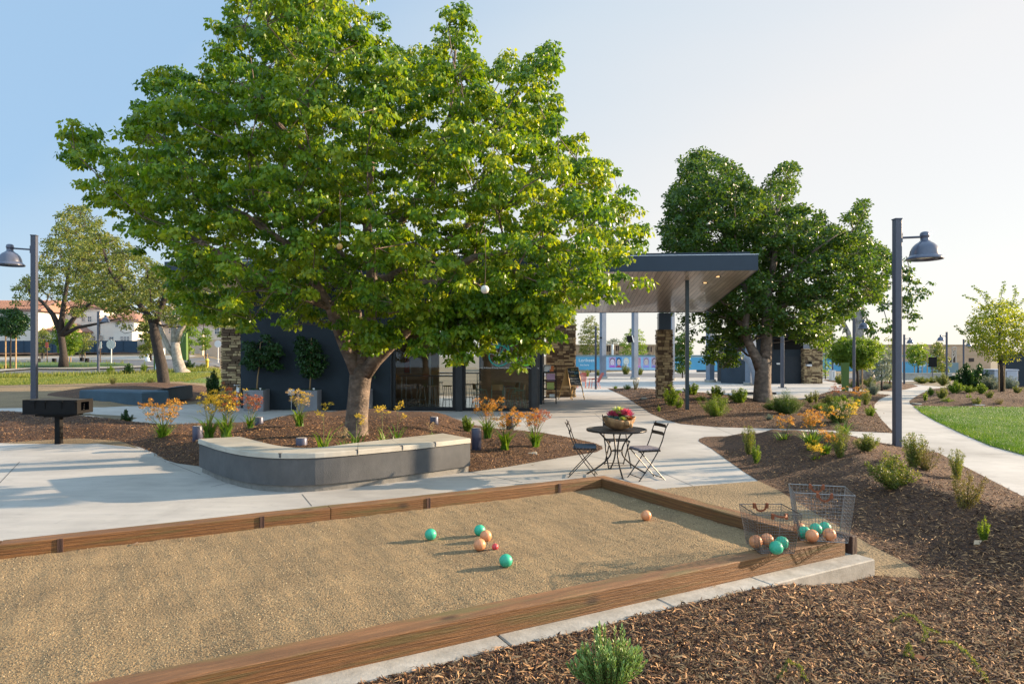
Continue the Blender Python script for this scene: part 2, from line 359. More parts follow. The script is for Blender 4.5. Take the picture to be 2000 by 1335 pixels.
# ------------------------------------------------------------------ foliage
def ragged(poly, amp, step, rng):
    out = []
    for i in range(len(poly)):
        a = np.array(poly[i], float); b = np.array(poly[(i+1) % len(poly)], float); n = max(1, int(np.linalg.norm(b-a)/step))
        for k in range(n): out.append(tuple(a+(b-a)*k/n+(rng.normal(0, amp, 2) if k else 0)))
    return out
def subclumps(C, k, sig, rng, zf=.6):
    return (np.repeat(C, k, 0)+rng.normal(0, 1, (len(C)*k, 3))*np.array([sig, sig, sig*zf]))
def leaves(cent, rad, per, L, wr=.6, droop=.8, rng=None, zsq=.8, up=(-.35, 1), lv=.35, fold=.12, cvar=None, inner=.35, spread=.45):
    """kite-shaped folded leaves on clumps; returns verts, faces, var"""
    rng = rng or np.random.default_rng(1)
    cent = np.asarray(cent); n = len(cent)*per
    c = np.repeat(cent, per, 0); r = np.repeat(np.broadcast_to(rad, (len(cent),)), per)
    ph = rng.random(n)*2*np.pi; cz = up[0]+(up[1]-up[0])*rng.random(n); sz = np.sqrt(np.clip(1-cz*cz, 0, 1))
    d = np.stack([sz*np.cos(ph), sz*np.sin(ph), cz], 1)
    rr = inner+(1-inner)*rng.random(n)**.6
    p = c+d*(r*rr)[:, None]*np.array([1, 1, zsq])
    a = d*.55+np.array([0, 0, -droop])+rng.normal(0, spread, (n, 3)); a /= np.linalg.norm(a, axis=1)[:, None]
    q = d+rng.normal(0, .5, (n, 3))+np.array([0, 0, .25]); q -= a*(q*a).sum(1)[:, None]; q /= np.linalg.norm(q, axis=1)[:, None]+1e-9
    s = np.cross(a, q); l = L*(1-lv+2*lv*rng.random(n)); wd = l*wr*.5
    v0 = p; v1 = p+a*(l*.42)[:, None]+s*wd[:, None]-q*(l*fold)[:, None]; v2 = p+a*l[:, None]-q*(l*fold*.8)[:, None]; v3 = p+a*(l*.42)[:, None]-s*wd[:, None]-q*(l*fold)[:, None]
    V = np.stack([v0, v1, v2, v3], 1).reshape(-1, 3)
    b = np.arange(n)*4; F = np.concatenate([np.stack([b, b+1, b+2], 1), np.stack([b, b+2, b+3], 1)])
    cv = rng.random(len(cent)) if cvar is None else cvar
    var = np.clip(np.repeat(cv, per)*.55+rng.random(n)*.45, 0, 1)
    return V, F, np.repeat(var, 4)
def skeleton(limbs, tips, rng, step=.5, droop=0.0, rtip=.006, pw=.5, jit=.06, pathw=.25):
    """limbs: list of polylines [(x,y,z,r)...], first is the trunk. Joins every tip to the tree; returns MB of tubes."""
    mb = MB(); P = []; par = []; plen = []
    for L in limbs:
        prev = None
        for k, q in enumerate(L):
            p = np.array(q[:3])
            if k == 0 and P:
                D = np.linalg.norm(np.array(P)-p, axis=1); prev = int(D.argmin()); continue
            P.append(p); par.append(prev if prev is not None else -1)
            plen.append((plen[prev]+np.linalg.norm(P[prev]-p)) if prev is not None else 0); prev = len(P)-1
        mb.tube([q[:3] for q in L], [q[3] for q in L], 14 if L is limbs[0] else 9)
    nl = len(P); base = len(limbs[0])-1
    tips = np.asarray(tips); cnt0 = None
    A = np.array(P[base:]); order = np.argsort([np.linalg.norm(A-t, axis=1).min() for t in tips])
    PA = np.zeros((len(P)+len(tips)*14, 3)); PA[:len(P)] = P; PL = np.zeros(len(PA)); PL[:len(P)] = plen; n = len(P)
    for ti in order:
        t = tips[ti]; D = np.linalg.norm(PA[base:n]-t, axis=1)+pathw*PL[base:n]; j = int(D.argmin())+base
        d = np.linalg.norm(PA[j]-t); m = min(max(1, int(d/step)), 12); a = PA[j].copy(); cur = j
        for k in range(1, m+1):
            f = k/m; q = a+(t-a)*f+rng.normal(0, jit*d/m if k < m else 0, 3); q[2] += droop*d*math.sin(math.pi*f)*.3
            PA[n] = q; PL[n] = PL[cur]+np.linalg.norm(q-PA[cur]); par.append(cur); cur = n; n += 1
    cnt = np.zeros(n); child = np.zeros(n)
    kids = [0]*n
    for i in range(n): 
        if par[i] >= 0: kids[par[i]] += 1
    for i in range(n-1, -1, -1):
        if kids[i] == 0: cnt[i] += 1
        if par[i] >= 0: cnt[par[i]] += cnt[i]
    # chains
    rad = rtip*np.power(np.maximum(cnt, 1), pw)
    used = np.zeros(n, bool)
    big = {}
    for i in range(nl, n):
        if par[i] in big:
            if cnt[i] > cnt[big[par[i]]]: big[par[i]] = i
        else: big[par[i]] = i
    for i in range(nl, n):
        p = par[i]
        if p < nl or big[p] != i:      # start of a chain
            ch = [p, i]; c = i
            while c in big: c = big[c]; ch.append(c)
            rs = [min(rad[q], rad[i]*1.15, .075) for q in ch]
            mb.tube([PA[q] for q in ch], rs, 6 if rad[i] > .02 else 4, cap=False)
    return mb
def outline_pts(poly, yc, half, n, rng, Rpx=90, minpx=6, shell=.55, reject=None, gap=0, gapscale=.9, bias=0):
    poly = [tuple(p) for p in poly]; P = np.array(poly); lo = P.min(0); hi = P.max(0); out = []
    while len(out) < n:
        k = n*3; x = lo[0]+(hi[0]-lo[0])*rng.random(k); y = lo[1]+(hi[1]-lo[1])*rng.random(k)
        ok = inside(poly, x, y); x = x[ok]; y = y[ok]; d = pdist(poly, x, y); ok = d > minpx; x = x[ok]; y = y[ok]; d = d[ok]
        h = half*np.sqrt(np.clip(1-(1-np.clip(d/Rpx, 0, 1))**2, 0.02, 1))
        s = rng.random(len(x))**shell*np.where(rng.random(len(x)) < .5+bias, -1, 1)
        Y = yc+h*s; p = np.stack([(x-1000)/FPX*Y, Y, EYE-(y-HY)/FPX*Y], 1)
        if reject is not None: p = p[~reject(p)]
        if gap:
            g = np.sin(p[:, 0]*2.1/gapscale+p[:, 2]*1.3)*np.sin(p[:, 1]*1.9/gapscale+1.7)*np.sin(p[:, 2]*2.6/gapscale+p[:, 0])
            p = p[g < gap]
        out += list(p)
    return np.array(out[:n])
def poisson(pts, r):
    keep = []; K = np.zeros((len(pts), 3)); m = 0
    for p in pts:
        if m == 0 or ((K[:m]-p)**2).sum(1).min() > r*r: K[m] = p; m += 1
    return K[:m].copy()
# ================================================================== GROUND
def build_ground():
    xs = np.unique(np.concatenate([np.linspace(-30, 30, 61), np.linspace(-160, 160, 81), np.array([-1800, -900, -400, 400, 900, 1800])]))
    ys = np.unique(np.concatenate([np.linspace(-6, 60, 67), np.linspace(60, 140, 41), np.array([-60, 200, 300, 500, 1000, 2500])]))
    X, Y = np.meshgrid(xs, ys); Zz = T(X, Y)-.035
    V = np.stack([X, Y, Zz], -1).reshape(-1, 3); nx = len(xs); F = []
    for j in range(len(ys)-1):
        for i in range(nx-1): a = j*nx+i; F.append((a, a+1, a+nx+1, a+nx))
    struct(raw('ground', V, np.array(F), M_ground, smooth=True))
build_ground()
PAVE = gp([(-500, 815), (-80, 798), (200, 795), (470, 783), (600, 768)])+[(-9, 31), (1.5, 31)]+gp([(1130, 742), (1400, 736), (1606, 738), (1690, 744), (1790, 751), (1850, 756), (2300, 744)])+[(30, 5), (14, 1.5), (-12, 1.5)]
struct(sheet('pavement', PAVE, M_conc, .004, grid=2.0))
# plaza and street surfaces further off
struct(sheet('plaza', gp([(1120, 741), (1132, 728), (1420, 716), (1520, 716), (1640, 738), (1604, 742), (1400, 737)]), M_conc, .002, grid=3))
struct(sheet('far_path', gp([(1700, 738), (1800, 731), (1960, 733), (1960, 741), (1850, 741), (1760, 746), (1690, 742)]), M_conc, .003, grid=3))
struct(sheet('asphalt_street', [(1.5+22, 70), (60, 62), (90, 66), (90, 98), (-4, 98), (-4, 84)], M_asph, .004, grid=6))
struct(sheet('asphalt_road', gp([(-400, 742), (20, 733), (75, 731), (180, 728), (300, 724), (430, 717), (430, 703), (300, 703), (-400, 705)]), M_asph, .003, grid=3))
struct(sheet('kerb_walk', gp([(-400, 724), (0, 723), (60, 719.5), (160, 719.5), (262, 716), (297, 715.3), (303, 717), (262, 719.5), (160, 722.5), (60, 722), (0, 727), (-400, 728)]), M_conc2, .10, grid=3))
struct(sheet('footpath', gp([(-400, 702.4), (430, 701.8), (430, 702.9), (300, 703.2), (-400, 704.6)]), M_conc2, .05, grid=4))
MED = spline(gp([(-300, 722), (-10, 722), (60, 718), (160, 718.5), (255, 715), (238, 710.5), (100, 709.5), (-10, 709), (-300, 709)]), 3)
struct(sheet('planted_median', MED, M_lawn, .09, .1, 1.0, 1.0))
struct(sheet('embankment', gp([(-400, 702), (-400, 690.5), (290, 690), (490, 690), (490, 701.5)]), M_mulch, .02, .15, 2.0, 1.6, .08))
LAWNL = gp([(-250, 739), (60, 737), (200, 731), (440, 729), (470, 752), (430, 757), (-250, 758)])
struct(sheet('left_lawn', LAWNL, M_lawn, .012, grid=2))
struct(sheet('dirt_yard', gp([(-400, 759), (430, 757), (470, 783), (200, 795.5), (-80, 798.5), (-400, 808)]), M_grave, .006, grid=1.5))
ML = spline(gp([(92, 772), (130, 762), (190, 755), (300, 751.5), (395, 753), (415, 764), (445, 776), (320, 786), (200, 780)]), 3)
struct(sheet('left_mulch', ML, M_mulch, .01, .16, 1.2, .6, .03))
LAWNR = spline(gp([(1784, 794), (1900, 795), (2100, 797)]), 1)+gp([(2300, 800), (2300, 990), (2100, 925), (2000, 889.5), (1934, 871), (1880, 848), (1826, 822), (1800, 807)])
struct(sheet('right_lawn', LAWNR, M_lawn, .012, .02, .3, 1.0))
EDGEL = sheet('dirt_edging', gp([(1283, 956), (1481, 939.5), (1500, 930), (1660, 1000), (1850, 1090), (1850, 1180), (1680, 1200), (1560, 1150), (1310, 1010)]), M_grave, .008, grid=.6)
struct(sheet('dirt_grill_pad', gp([(-300, 895), (-300, 862), (0, 868), (60, 862), (150, 857), (232, 862), (262, 872), (281, 884.5), (140, 889)]), M_grave, .016, grid=.5))
# mulch beds: polygon, rise, edge width, roughness
BEDS = {}
def bed(name, poly, hmax, edge, rough, grid=.25, off=.008):
    BEDS[name] = (poly, off, hmax, edge, rough); return sheet(name, poly, M_mulch, off, hmax, edge, grid, rough)
B1a = gp([(-80, 812), (60, 806), (160, 813), (240, 822), (330, 832), (430, 830), (505, 827), (560, 825), (720, 820.5), (860, 822), (950, 836), (1060, 845), (1110, 854), (1160, 865), (1176, 872), (1177, 877), (1165, 883), (1100, 893), (990, 912), (920, 922)])
B1b = gp([(880, 915), (760, 935), (640, 940), (540, 945), (470, 935), (420, 921), (391, 911), (345, 905), (278, 884.5), (262, 872), (232, 862), (150, 857), (60, 862), (0, 868), (-80, 870)])
bed('column_bed', spline(gp([(1186, 758), (1280, 761), (1400, 771), (1500, 782)]), 1)+gp([(1556, 783), (1592, 773), (1628, 762), (1700, 768), (1739, 771), (1718, 780), (1708, 790), (1708, 801), (1722, 820), (1747, 846), (1640, 841), (1400, 834), (1330, 828), (1300, 820), (1272, 808)]), .12, 1.2, .04, .35)
bed('lamp_bed', spline(gp([(1606, 741), (1642, 749), (1655, 757), (1696, 762), (1747, 763.5), (1785, 756), (1792, 753.5), (1763, 747.5), (1680, 742)]), 2), .10, 1.2, .04, .7)
bed('hedge_bed', gp([(1776, 783), (1786, 776), (1802, 767), (1822, 759), (1855, 756), (1900, 748), (2100, 742), (2300, 740), (2300, 799), (2000, 795), (1784, 793), (1777, 788)]), .22, 1.6, .05, .5)
B3 = gp([(1364, 861), (1366, 857), (1376, 853.5), (1410, 852), (1520, 855), (1610, 862), (1718, 869), (1748, 869), (1790, 876), (1832, 884), (1895, 917), (1950, 945), (2000, 971), (2080, 1015)])+[(8, 4.2), (7, 1.6), (-1.2, 1.6)]
B3b = gp([(1800, 1132), (1795, 1118), (1760, 1096), (1700, 1066), (1650, 1036), (1600, 1008), (1560, 983), (1520, 958), (1481, 939.5), (1450, 920), (1420, 899), (1390, 877), (1368, 864)])
# ------------------------------------------------------------------ court frame geometry
v1 = Vector((math.cos(R(28.66)), math.sin(R(28.66)), 0)); v2 = Vector((-v1.y, v1.x, 0)); ZT = .30; ZG = .18
Cc = Vector((1.152, 8.49, 0)); BW = .17; CW = 3.11
def ct(a, b): p = Cc-v1*a-v2*b; return (p.x, p.y)      # a: metres left along the court, b: metres towards the camera from the far inner edge
curbfront = [ct(-BW-.13, CW+BW+.18), ct(4.5, CW+BW+.21), ct(9, CW+BW+.21)]
BERM = B3+[ct(9, CW+BW+.19), ct(4.5, CW+BW+.19), ct(-BW-.125, CW+BW+.175)]+B3b
def berm_h(poly, x, y, off, hmax, edge, rough):
    z = T(x, y)+off; s = sstep(0, edge, pdist(poly, x, y)); z = z+s*(hmax+rough*nz(x*1.5, y*1.5))
    # along the concrete kerb the mulch is heaped almost to the kerb's top
    p = np.array(ct(0, CW+BW+.18)); q = np.array(v1[:2]); nrm = np.array(v2[:2])
    along = -((x-p[0])*q[0]+(y-p[1])*q[1]); perp = -((x-p[0])*nrm[0]+(y-p[1])*nrm[1])
    near = (1-sstep(.0, 3.0, np.clip(perp, 0, 9)))*(perp > -.25)
    tgt = .02+.138*sstep(-.15, 1.35, along)
    k = near*sstep(-1.2, .2, along)
    out = z*(1-k)+(tgt+.012*nz(x*3, y*3))*k
    return np.where(perp > -.02, out, z)
_h0 = hgt
def hgt(poly, x, y, off, hmax, edge, rough):
    if poly is BERM: return berm_h(poly, x, y, off, hmax, edge, rough)
    if hmax == .36:      # the tree bed is heaped behind the seat wall and flatter at both ends
        return _h0(poly, x, y, off, 0, edge, 0)+sstep(0, edge, pdist(poly, x, y))*(.36*(1-.72*sstep(-2.0, -.8, x))*(1-.6*(1-sstep(-6.6, -5.3, x)))+.05*nz(x*1.6, y*1.6))
    return _h0(poly, x, y, off, hmax, edge, rough)
bed('tree_bed', B1a+B1b, .36, .8, .05, .2)
bed('berm_mulch', BERM, .40, 2.1, .11, .14)
# expansion joints of the paving
jb = MB()
for a, b in [((-40, 985), (48, 892)), ((330, 903), (392, 927)), ((590, 966), (609, 989)), ((412, 951), (470, 938)), ((1162, 808), (1181, 824)), ((1278, 917), (1362, 953)), ((1392, 833), (1437, 851)), ((915, 922), (1020, 942)),
             ((1150, 890), (1278, 917)), ((300, 800), (560, 797)), ((1709, 800), (1790, 799)), ((1718, 818), (1816, 816)), ((1742, 845), (1872, 845)), ((1832, 884), (1990, 888)), ((1080, 842), (1262, 803)), ((700, 812), (900, 818))]:
    p = G(*a); q = G(*b); d = (q-p).normalized(); s = Vector((-d.y, d.x, 0))*.006
    n = 6
    for i in range(n):
        A = p.lerp(q, i/n); B = p.lerp(q, (i+1)/n)
        A.z = float(T(A.x, A.y))+.0055; B.z = float(T(B.x, B.y))+.0055
        jb.add([A-s, B-s, B+s, A+s], [(0, 1, 2, 3)])
struct(jb.build('paving_joints', M_joint))

# ================================================================== BOCCE COURT
def frame_obj(mb, name, m, parent, o, ang, **k):
    """mesh whose own local X runs along the timber so the grain follows it"""
    ob = mb.build(name, m, parent, local=True, **k); ob.location = Vector(o)-ORG[parent.name]; ob.rotation_euler = (0, 0, ang); return ob
def beam_mesh(L, w, z0, z1, joints=(), seed=0):
    mb = MB(); rng = random.Random(seed); xs = [0]+list(joints)+[L]
    for a, b in zip(xs[:-1], xs[1:]):
        g = .004; n = max(2, int((b-a)/.25)); bev = .008
        prof = [(0, z0), (0, z1-bev), (bev, z1), (w-bev, z1), (w, z1-bev), (w, z0)]
        rings = []
        for i in range(n+1):
            x = a+g+(b-a-2*g)*i/n; j = lambda: rng.uniform(-.0018, .0018)
            rings.append([(x, p[0]+j(), p[1]+(j() if p[1] > z0 else 0)) for p in prof])
        vs = [p for r in rings for p in r]; k = len(prof); fs = []
        for i in range(n):
            for q in range(k): q2 = (q+1) % k; fs.append((i*k+q, i*k+q2, (i+1)*k+q2, (i+1)*k+q))
        fs += [tuple(range(k-1, -1, -1)), tuple(range(n*k, n*k+k))]; mb.add(vs, [tuple(reversed(f)) for f in fs])
    return mb
a1 = R(28.66)
court = thing('bocce_court_frame', 'low brown timber border around the gravel bocce court', 'court border', (*ct(0, 0), 0))
LEN = 14.0
def grainx(m, n, l, p, tc, out):
    """long timber figure: wavy growth rings plus rare knots, and green-grey weathering"""
    mp = n.new('ShaderNodeMapping'); mp.inputs['Scale'].default_value = (.55, 6, 9); l.new(tc.outputs['Object'], mp.inputs[0])
    wv = n.new('ShaderNodeTexWave'); wv.wave_type = 'BANDS'; wv.bands_direction = 'Z'; wv.inputs['Scale'].default_value = 1.3; wv.inputs['Distortion'].default_value = 14; wv.inputs['Detail'].default_value = 4; wv.inputs['Detail Scale'].default_value = .5
    l.new(mp.outputs[0], wv.inputs['Vector'])
    mr = n.new('ShaderNodeMapRange'); mr.inputs[3].default_value = .72; mr.inputs[4].default_value = 1.1; l.new(wv.outputs['Fac'], mr.inputs[0])
    vm = n.new('ShaderNodeVectorMath'); vm.operation = 'SCALE'; l.new(out, vm.inputs[0]); l.new(mr.outputs[0], vm.inputs['Scale'])
    m2 = n.new('ShaderNodeMapping'); m2.inputs['Scale'].default_value = (.9, 5, 14); l.new(tc.outputs['Object'], m2.inputs[0])
    ng = n.new('ShaderNodeTexNoise'); ng.inputs['Scale'].default_value = 1.3; ng.inputs['Detail'].default_value = 5; l.new(m2.outputs[0], ng.inputs['Vector'])
    r2 = n.new('ShaderNodeMapRange'); r2.inputs[1].default_value = .52; r2.inputs[2].default_value = .68; r2.inputs[4].default_value = .8; l.new(ng.outputs['Fac'], r2.inputs[0])
    mx = n.new('ShaderNodeMix'); mx.data_type = 'RGBA'; l.new(r2.outputs[0], mx.inputs['Factor']); l.new(vm.outputs[0], mx.inputs['A']); mx.inputs['B'].default_value = (.12, .115, .04, 1)
    vk = n.new('ShaderNodeTexVoronoi'); vk.inputs['Scale'].default_value = 1.0; mk = n.new('ShaderNodeMapping'); mk.inputs['Scale'].default_value = (1.5, 3.3, 3.3); l.new(tc.outputs['Object'], mk.inputs[0]); l.new(mk.outputs[0], vk.inputs['Vector'])
    rk = n.new('ShaderNodeMapRange'); rk.inputs[1].default_value = .04; rk.inputs[2].default_value = .13; rk.inputs[3].default_value = .35; rk.inputs[4].default_value = 1; l.new(vk.outputs['Distance'], rk.inputs[0])
    v3 = n.new('ShaderNodeVectorMath'); v3.operation = 'SCALE'; l.new(mx.outputs['Result'], v3.inputs[0]); l.new(rk.outputs[0], v3.inputs['Scale'])
    # upward faces are tinted lighter, the sides darker and greenish
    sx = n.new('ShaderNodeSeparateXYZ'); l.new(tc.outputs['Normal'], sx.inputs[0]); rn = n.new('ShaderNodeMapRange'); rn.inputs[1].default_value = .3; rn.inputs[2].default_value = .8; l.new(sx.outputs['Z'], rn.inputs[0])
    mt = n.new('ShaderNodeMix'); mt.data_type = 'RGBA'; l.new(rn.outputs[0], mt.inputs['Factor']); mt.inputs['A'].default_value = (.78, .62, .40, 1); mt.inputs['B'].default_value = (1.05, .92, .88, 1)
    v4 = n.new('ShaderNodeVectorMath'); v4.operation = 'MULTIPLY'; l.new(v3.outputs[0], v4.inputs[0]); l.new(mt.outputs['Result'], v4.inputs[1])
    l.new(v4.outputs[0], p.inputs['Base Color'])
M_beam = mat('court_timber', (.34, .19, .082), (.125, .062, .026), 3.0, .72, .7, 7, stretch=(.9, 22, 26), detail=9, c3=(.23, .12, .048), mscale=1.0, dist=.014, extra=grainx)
# local x to the left along the court
def along(name, a, b, L, z0, z1, w, m, joints=(), seed=0):
    p = ct(a, b); return frame_obj(beam_mesh(L, w, z0, z1, joints, seed), name, m, court, (p[0], p[1], 0), a1+math.pi)
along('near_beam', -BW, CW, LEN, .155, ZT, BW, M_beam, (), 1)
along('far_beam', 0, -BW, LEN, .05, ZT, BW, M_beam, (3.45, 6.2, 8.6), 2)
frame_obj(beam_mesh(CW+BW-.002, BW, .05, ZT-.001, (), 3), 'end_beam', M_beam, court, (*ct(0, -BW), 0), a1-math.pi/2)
mbp = MB(); mbp.bbox(0, .075, 0, .19, .155, ZT+.012, .006)
frame_obj(mbp, 'corner_post', M_woodk, court, (*ct(-BW-.075, CW+BW+.012), 0), a1)
for a in (.62, 2.35, 4.1, 5.75, 7.4):
    mbp = MB(); mbp.bbox(a, a+.045, 0, .012, .17, ZT-.004, .002)
    frame_obj(mbp, 'cleat', M_woodk, court, (*ct(0, .004-.006), 0), a1+math.pi)
# concrete kerb below the near beam
kb = thing('concrete_curb', 'pale concrete kerb under the near timber of the gravel court', 'curb', (*ct(-BW-.2, CW+BW+.2), 0))
kx = MB(); segs = [(-BW-.13, .98), (.99, 1.93), (1.94, 3.2), (3.21, 4.6), (4.61, 8), (8.01, LEN)]
for s0, s1 in segs: kx.bbox(s0, s1, 0, .42, -.25, .158, .009)
ko = kx.build('kerb_body', M_conc2, kb, local=True); ko.location = Vector((*ct(0, CW+BW+.185), 0))-ORG[kb.name]; ko.rotation_euler = (0, 0, a1+math.pi); ko.scale = (1, -1, 1)
# flip so the kerb runs under the beam
GR = [ct(-.02, -.02), ct(LEN, -.02), ct(LEN, CW+.02), ct(-.02, CW+.02)]
def gravel():
    nx, ny = 520, 170; A, B = np.meshgrid(np.linspace(-.02, 11.5, nx), np.linspace(-.02, CW+.02, ny))
    X = Cc.x-v1.x*A-v2.x*B; Y = Cc.y-v1.y*A-v2.y*B
    Zz = ZG+gravz(X, Y)
    V = np.stack([X, Y, Zz], -1).reshape(-1, 3); j, i = np.meshgrid(np.arange(ny-1), np.arange(nx-1), indexing='ij'); a = (j*nx+i).ravel()
    F = np.stack([a, a+nx, a+nx+1, a+1], 1)
    o = raw('gravel_court', V, F, M_gravl, smooth=True); o['kind'] = 'structure'
def gravz(X, Y): return .005*nz(X*2.2, Y*2.2)+.004*nz(X*7.3+2, Y*6.7)+.0028*nz(X*19+Y*5, Y*21-X*4)-.012*np.clip(nz(X*3.7+5, Y*4.1)-.75, 0, 1)
gravel()
# loose granules on the court
def granules():
    rng = np.random.default_rng(5); out = []
    P = [(0, 1050), (1175, 940), (1600, 1050), (1500, 1100), (150, 1340), (-60, 1340)]
    n = 110000; x = rng.random(n)*1700-60; y = 940+rng.random(n)*410; ok = inside(P, x, y); x = x[ok]; y = y[ok]
    g = nz(x*.012, y*.03); ok = rng.random(len(x)) < .42+.45*g; x = x[ok]; y = y[ok]
    Y = FPX*(EYE-ZG)/(y-HY); X = (x-1000)/FPX*Y
    q = np.stack([X, Y], 1)-np.array(Cc[:2]); a = -(q@np.array(v1[:2])); b = -(q@np.array(v2[:2])); ok = (a > .01)&(b > .01)&(b < CW-.01); X = X[ok]; Y = Y[ok]
    N = len(X); s = (.0016+.0030*rng.random(N)**2.5)*(1+Y*.09); Zg = ZG+gravz(X, Y)
    c = np.stack([X, Y, Zg+s*.35], 1); base = np.array([[1, 0, -.6], [-.5, .87, -.6], [-.5, -.87, -.6], [.1, 0, .9]])
    th = rng.random(N)*6.28; rot = np.stack([np.cos(th), -np.sin(th), np.sin(th), np.cos(th)], 1).reshape(N, 2, 2)
    b2 = base[None]+rng.normal(0, .22, (N, 4, 3)); b2[:, :, :2] = np.einsum('nij,nkj->nki', rot, b2[:, :, :2])
    V = (c[:, None]+b2*s[:, None, None]).reshape(-1, 3); k = np.arange(N)*4
    F = np.concatenate([np.stack([k, k+1, k+3], 1), np.stack([k+1, k+2, k+3], 1), np.stack([k+2, k, k+3], 1)])
    o = raw('gravel_granules', V, F, M_pebble, var=np.repeat(rng.random(N), 4)); o['kind'] = 'stuff'
    tag(o, 'loose tan stone granules strewn over the gravel court', 'gravel')
granules()
# mulch chips as real slivers
def chips():
    rng = np.random.default_rng(11); VV = []; FF = []; AA = []; nb = 0
    for name, n, mn in (('berm_mulch', 190000, 0), ('tree_bed', 42000, 0), ('column_bed', 26000, 0), ('hedge_bed', 7000, 0)):
        poly, off, hm, ed, ro = BEDS[name]; P = np.array(poly)
        px = 1000+P[:, 0]/P[:, 1]*FPX; py = HY+EYE/P[:, 1]*FPX
        x0, x1 = max(-200, px.min()), min(2350, px.max()); y0, y1 = py.min(), min(1480, py.max())
        x = x0+(x1-x0)*rng.random(n*3); y = y0+(y1-y0)*rng.random(n*3)
        Y = FPX*(EYE-off-hm*.7)/(y-HY); X = (x-1000)/FPX*Y; ok = inside(poly, X, Y); X = X[ok][:n]; Y = Y[ok][:n]; N = len(X)
        Zz = hgt(poly, X, Y, off, hm, ed, ro)
        L = np.maximum(.014+.055*rng.random(N)**2.2, 2.6*Y/FPX*(.6+.9*rng.random(N))); wd = np.maximum(L*(.06+.16*rng.random(N)), .7*Y/FPX)
        big = rng.random(N) < .012; L = np.where(big & (Y < 9), .05+.06*rng.random(N), L)
        th = rng.random(N)*6.28; tilt = rng.normal(.05, .30, N); roll = rng.normal(0, .5, N)
        d = np.stack([np.cos(th)*np.cos(tilt), np.sin(th)*np.cos(tilt), np.sin(tilt)], 1)
        s = np.stack([-np.sin(th)*np.cos(roll), np.cos(th)*np.cos(roll), np.sin(roll)], 1); up = np.cross(d, s)
        sp = rng.random(N) < .05; X = np.where(sp, X+rng.normal(0, .13, N), X); Y = np.where(sp, Y+rng.normal(0, .13, N), Y)
        ins = inside(poly, X, Y); Zz = np.where(ins, hgt(poly, X, Y, off, hm, ed, ro), T(X, Y)+.012)
        c = np.stack([X, Y, Zz+.003+.010*rng.random(N)], 1); bend = rng.normal(0, .14, N)
        a = c-d*(L/2)[:, None]; b = c+d*(L/2)[:, None]; mid = c+up*(L*bend)[:, None]
        h = (s*wd[:, None]*.5)
        V = np.stack([a-h*.5, a+h*.5, mid+h, b+h*.4, b-h*.4, mid-h], 1); k = nb+np.arange(N)*6
        VV.append(V.reshape(-1, 3)); FF.append(np.concatenate([np.stack([k, k+1, k+2, k+5], 1), np.stack([k+5, k+2, k+3, k+4], 1)]))
        v = rng.random(N)**1.1; v = np.where(rng.random(N) < .06, 1.0, v*.85); AA.append(np.repeat(v, 6)); nb += N*6
    o = raw('mulch_chips', np.concatenate(VV), np.concatenate(FF), M_chip, var=np.concatenate(AA)); o['kind'] = 'stuff'
    tag(o, 'loose brown shredded bark chips covering the planting beds', 'mulch')
chips()
# grass blades
def blades(name, poly, n, h, m, pmin, pmax, wpx=1.1, label='', off=.014, hm=0, ed=.3, seed=3):
    rng = np.random.default_rng(seed); x = pmin[0]+(pmax[0]-pmin[0])*rng.random(n); y = pmin[1]+(pmax[1]-pmin[1])*rng.random(n)
    Zm = float(np.mean([float(T(*p)) for p in poly])); Y = FPX*(EYE-Zm)/(y-HY)
    for _ in range(6): Y = FPX*(EYE-T((x-1000)/FPX*Y, Y))/(y-HY)
    X = (x-1000)/FPX*Y; ok = inside(poly, X, Y); X = X[ok]; Y = Y[ok]; N = len(X); Zz = T(X, Y)+off
    hh = h*(.5+.8*rng.random(N)); wd = np.maximum(.006, wpx*Y/FPX)*.5; th = rng.random(N)*6.28; l = rng.random(N)*.6
    s = np.stack([np.cos(th), np.sin(th), 0*th], 1)*wd[:, None]; ln = np.stack([np.sin(th+1)*l, np.cos(th+1)*l, np.ones(N)], 1)*hh[:, None]
    c = np.stack([X, Y, Zz], 1); V = np.stack([c-s, c+s, c+ln], 1).reshape(-1, 3); k = np.arange(N)*3
    o = raw(name, V, np.stack([k, k+1, k+2], 1), m, var=np.repeat(np.clip(rng.normal(.5, .25, N)+.38*nz(X*.7, Y*.7)+.15*nz(X*2.9, Y*2.7), 0, 1), 3)); o['kind'] = 'stuff'
    tag(o, label, 'grass'); return o
blades('lawn_grass', LAWNR, 190000, .05, M_grass, (1780, 792), (2320, 990), 1.0, 'short bright green turf on the right lawn')
blades('far_lawn_grass', LAWNL, 50000, .06, M_grassl, (-60, 728), (480, 759), 1.0, 'sunlit pale green turf on the left lawn', seed=4)
blades('groundcover', gp([(-250, 739), (60, 738), (200, 732), (430, 730), (430, 724), (300, 727), (180, 731), (60, 734), (-250, 736)]), 22000, .26, M_grassl, (-60, 722), (440, 742), 1.6, 'low tufted ground cover along the far edge of the left lawn', seed=6)
blades('median_groundcover', MED, 16000, .35, M_grassl, (-60, 700), (300, 726), 1.6, 'low tufted ground cover on the planted road median', off=.1, seed=7)

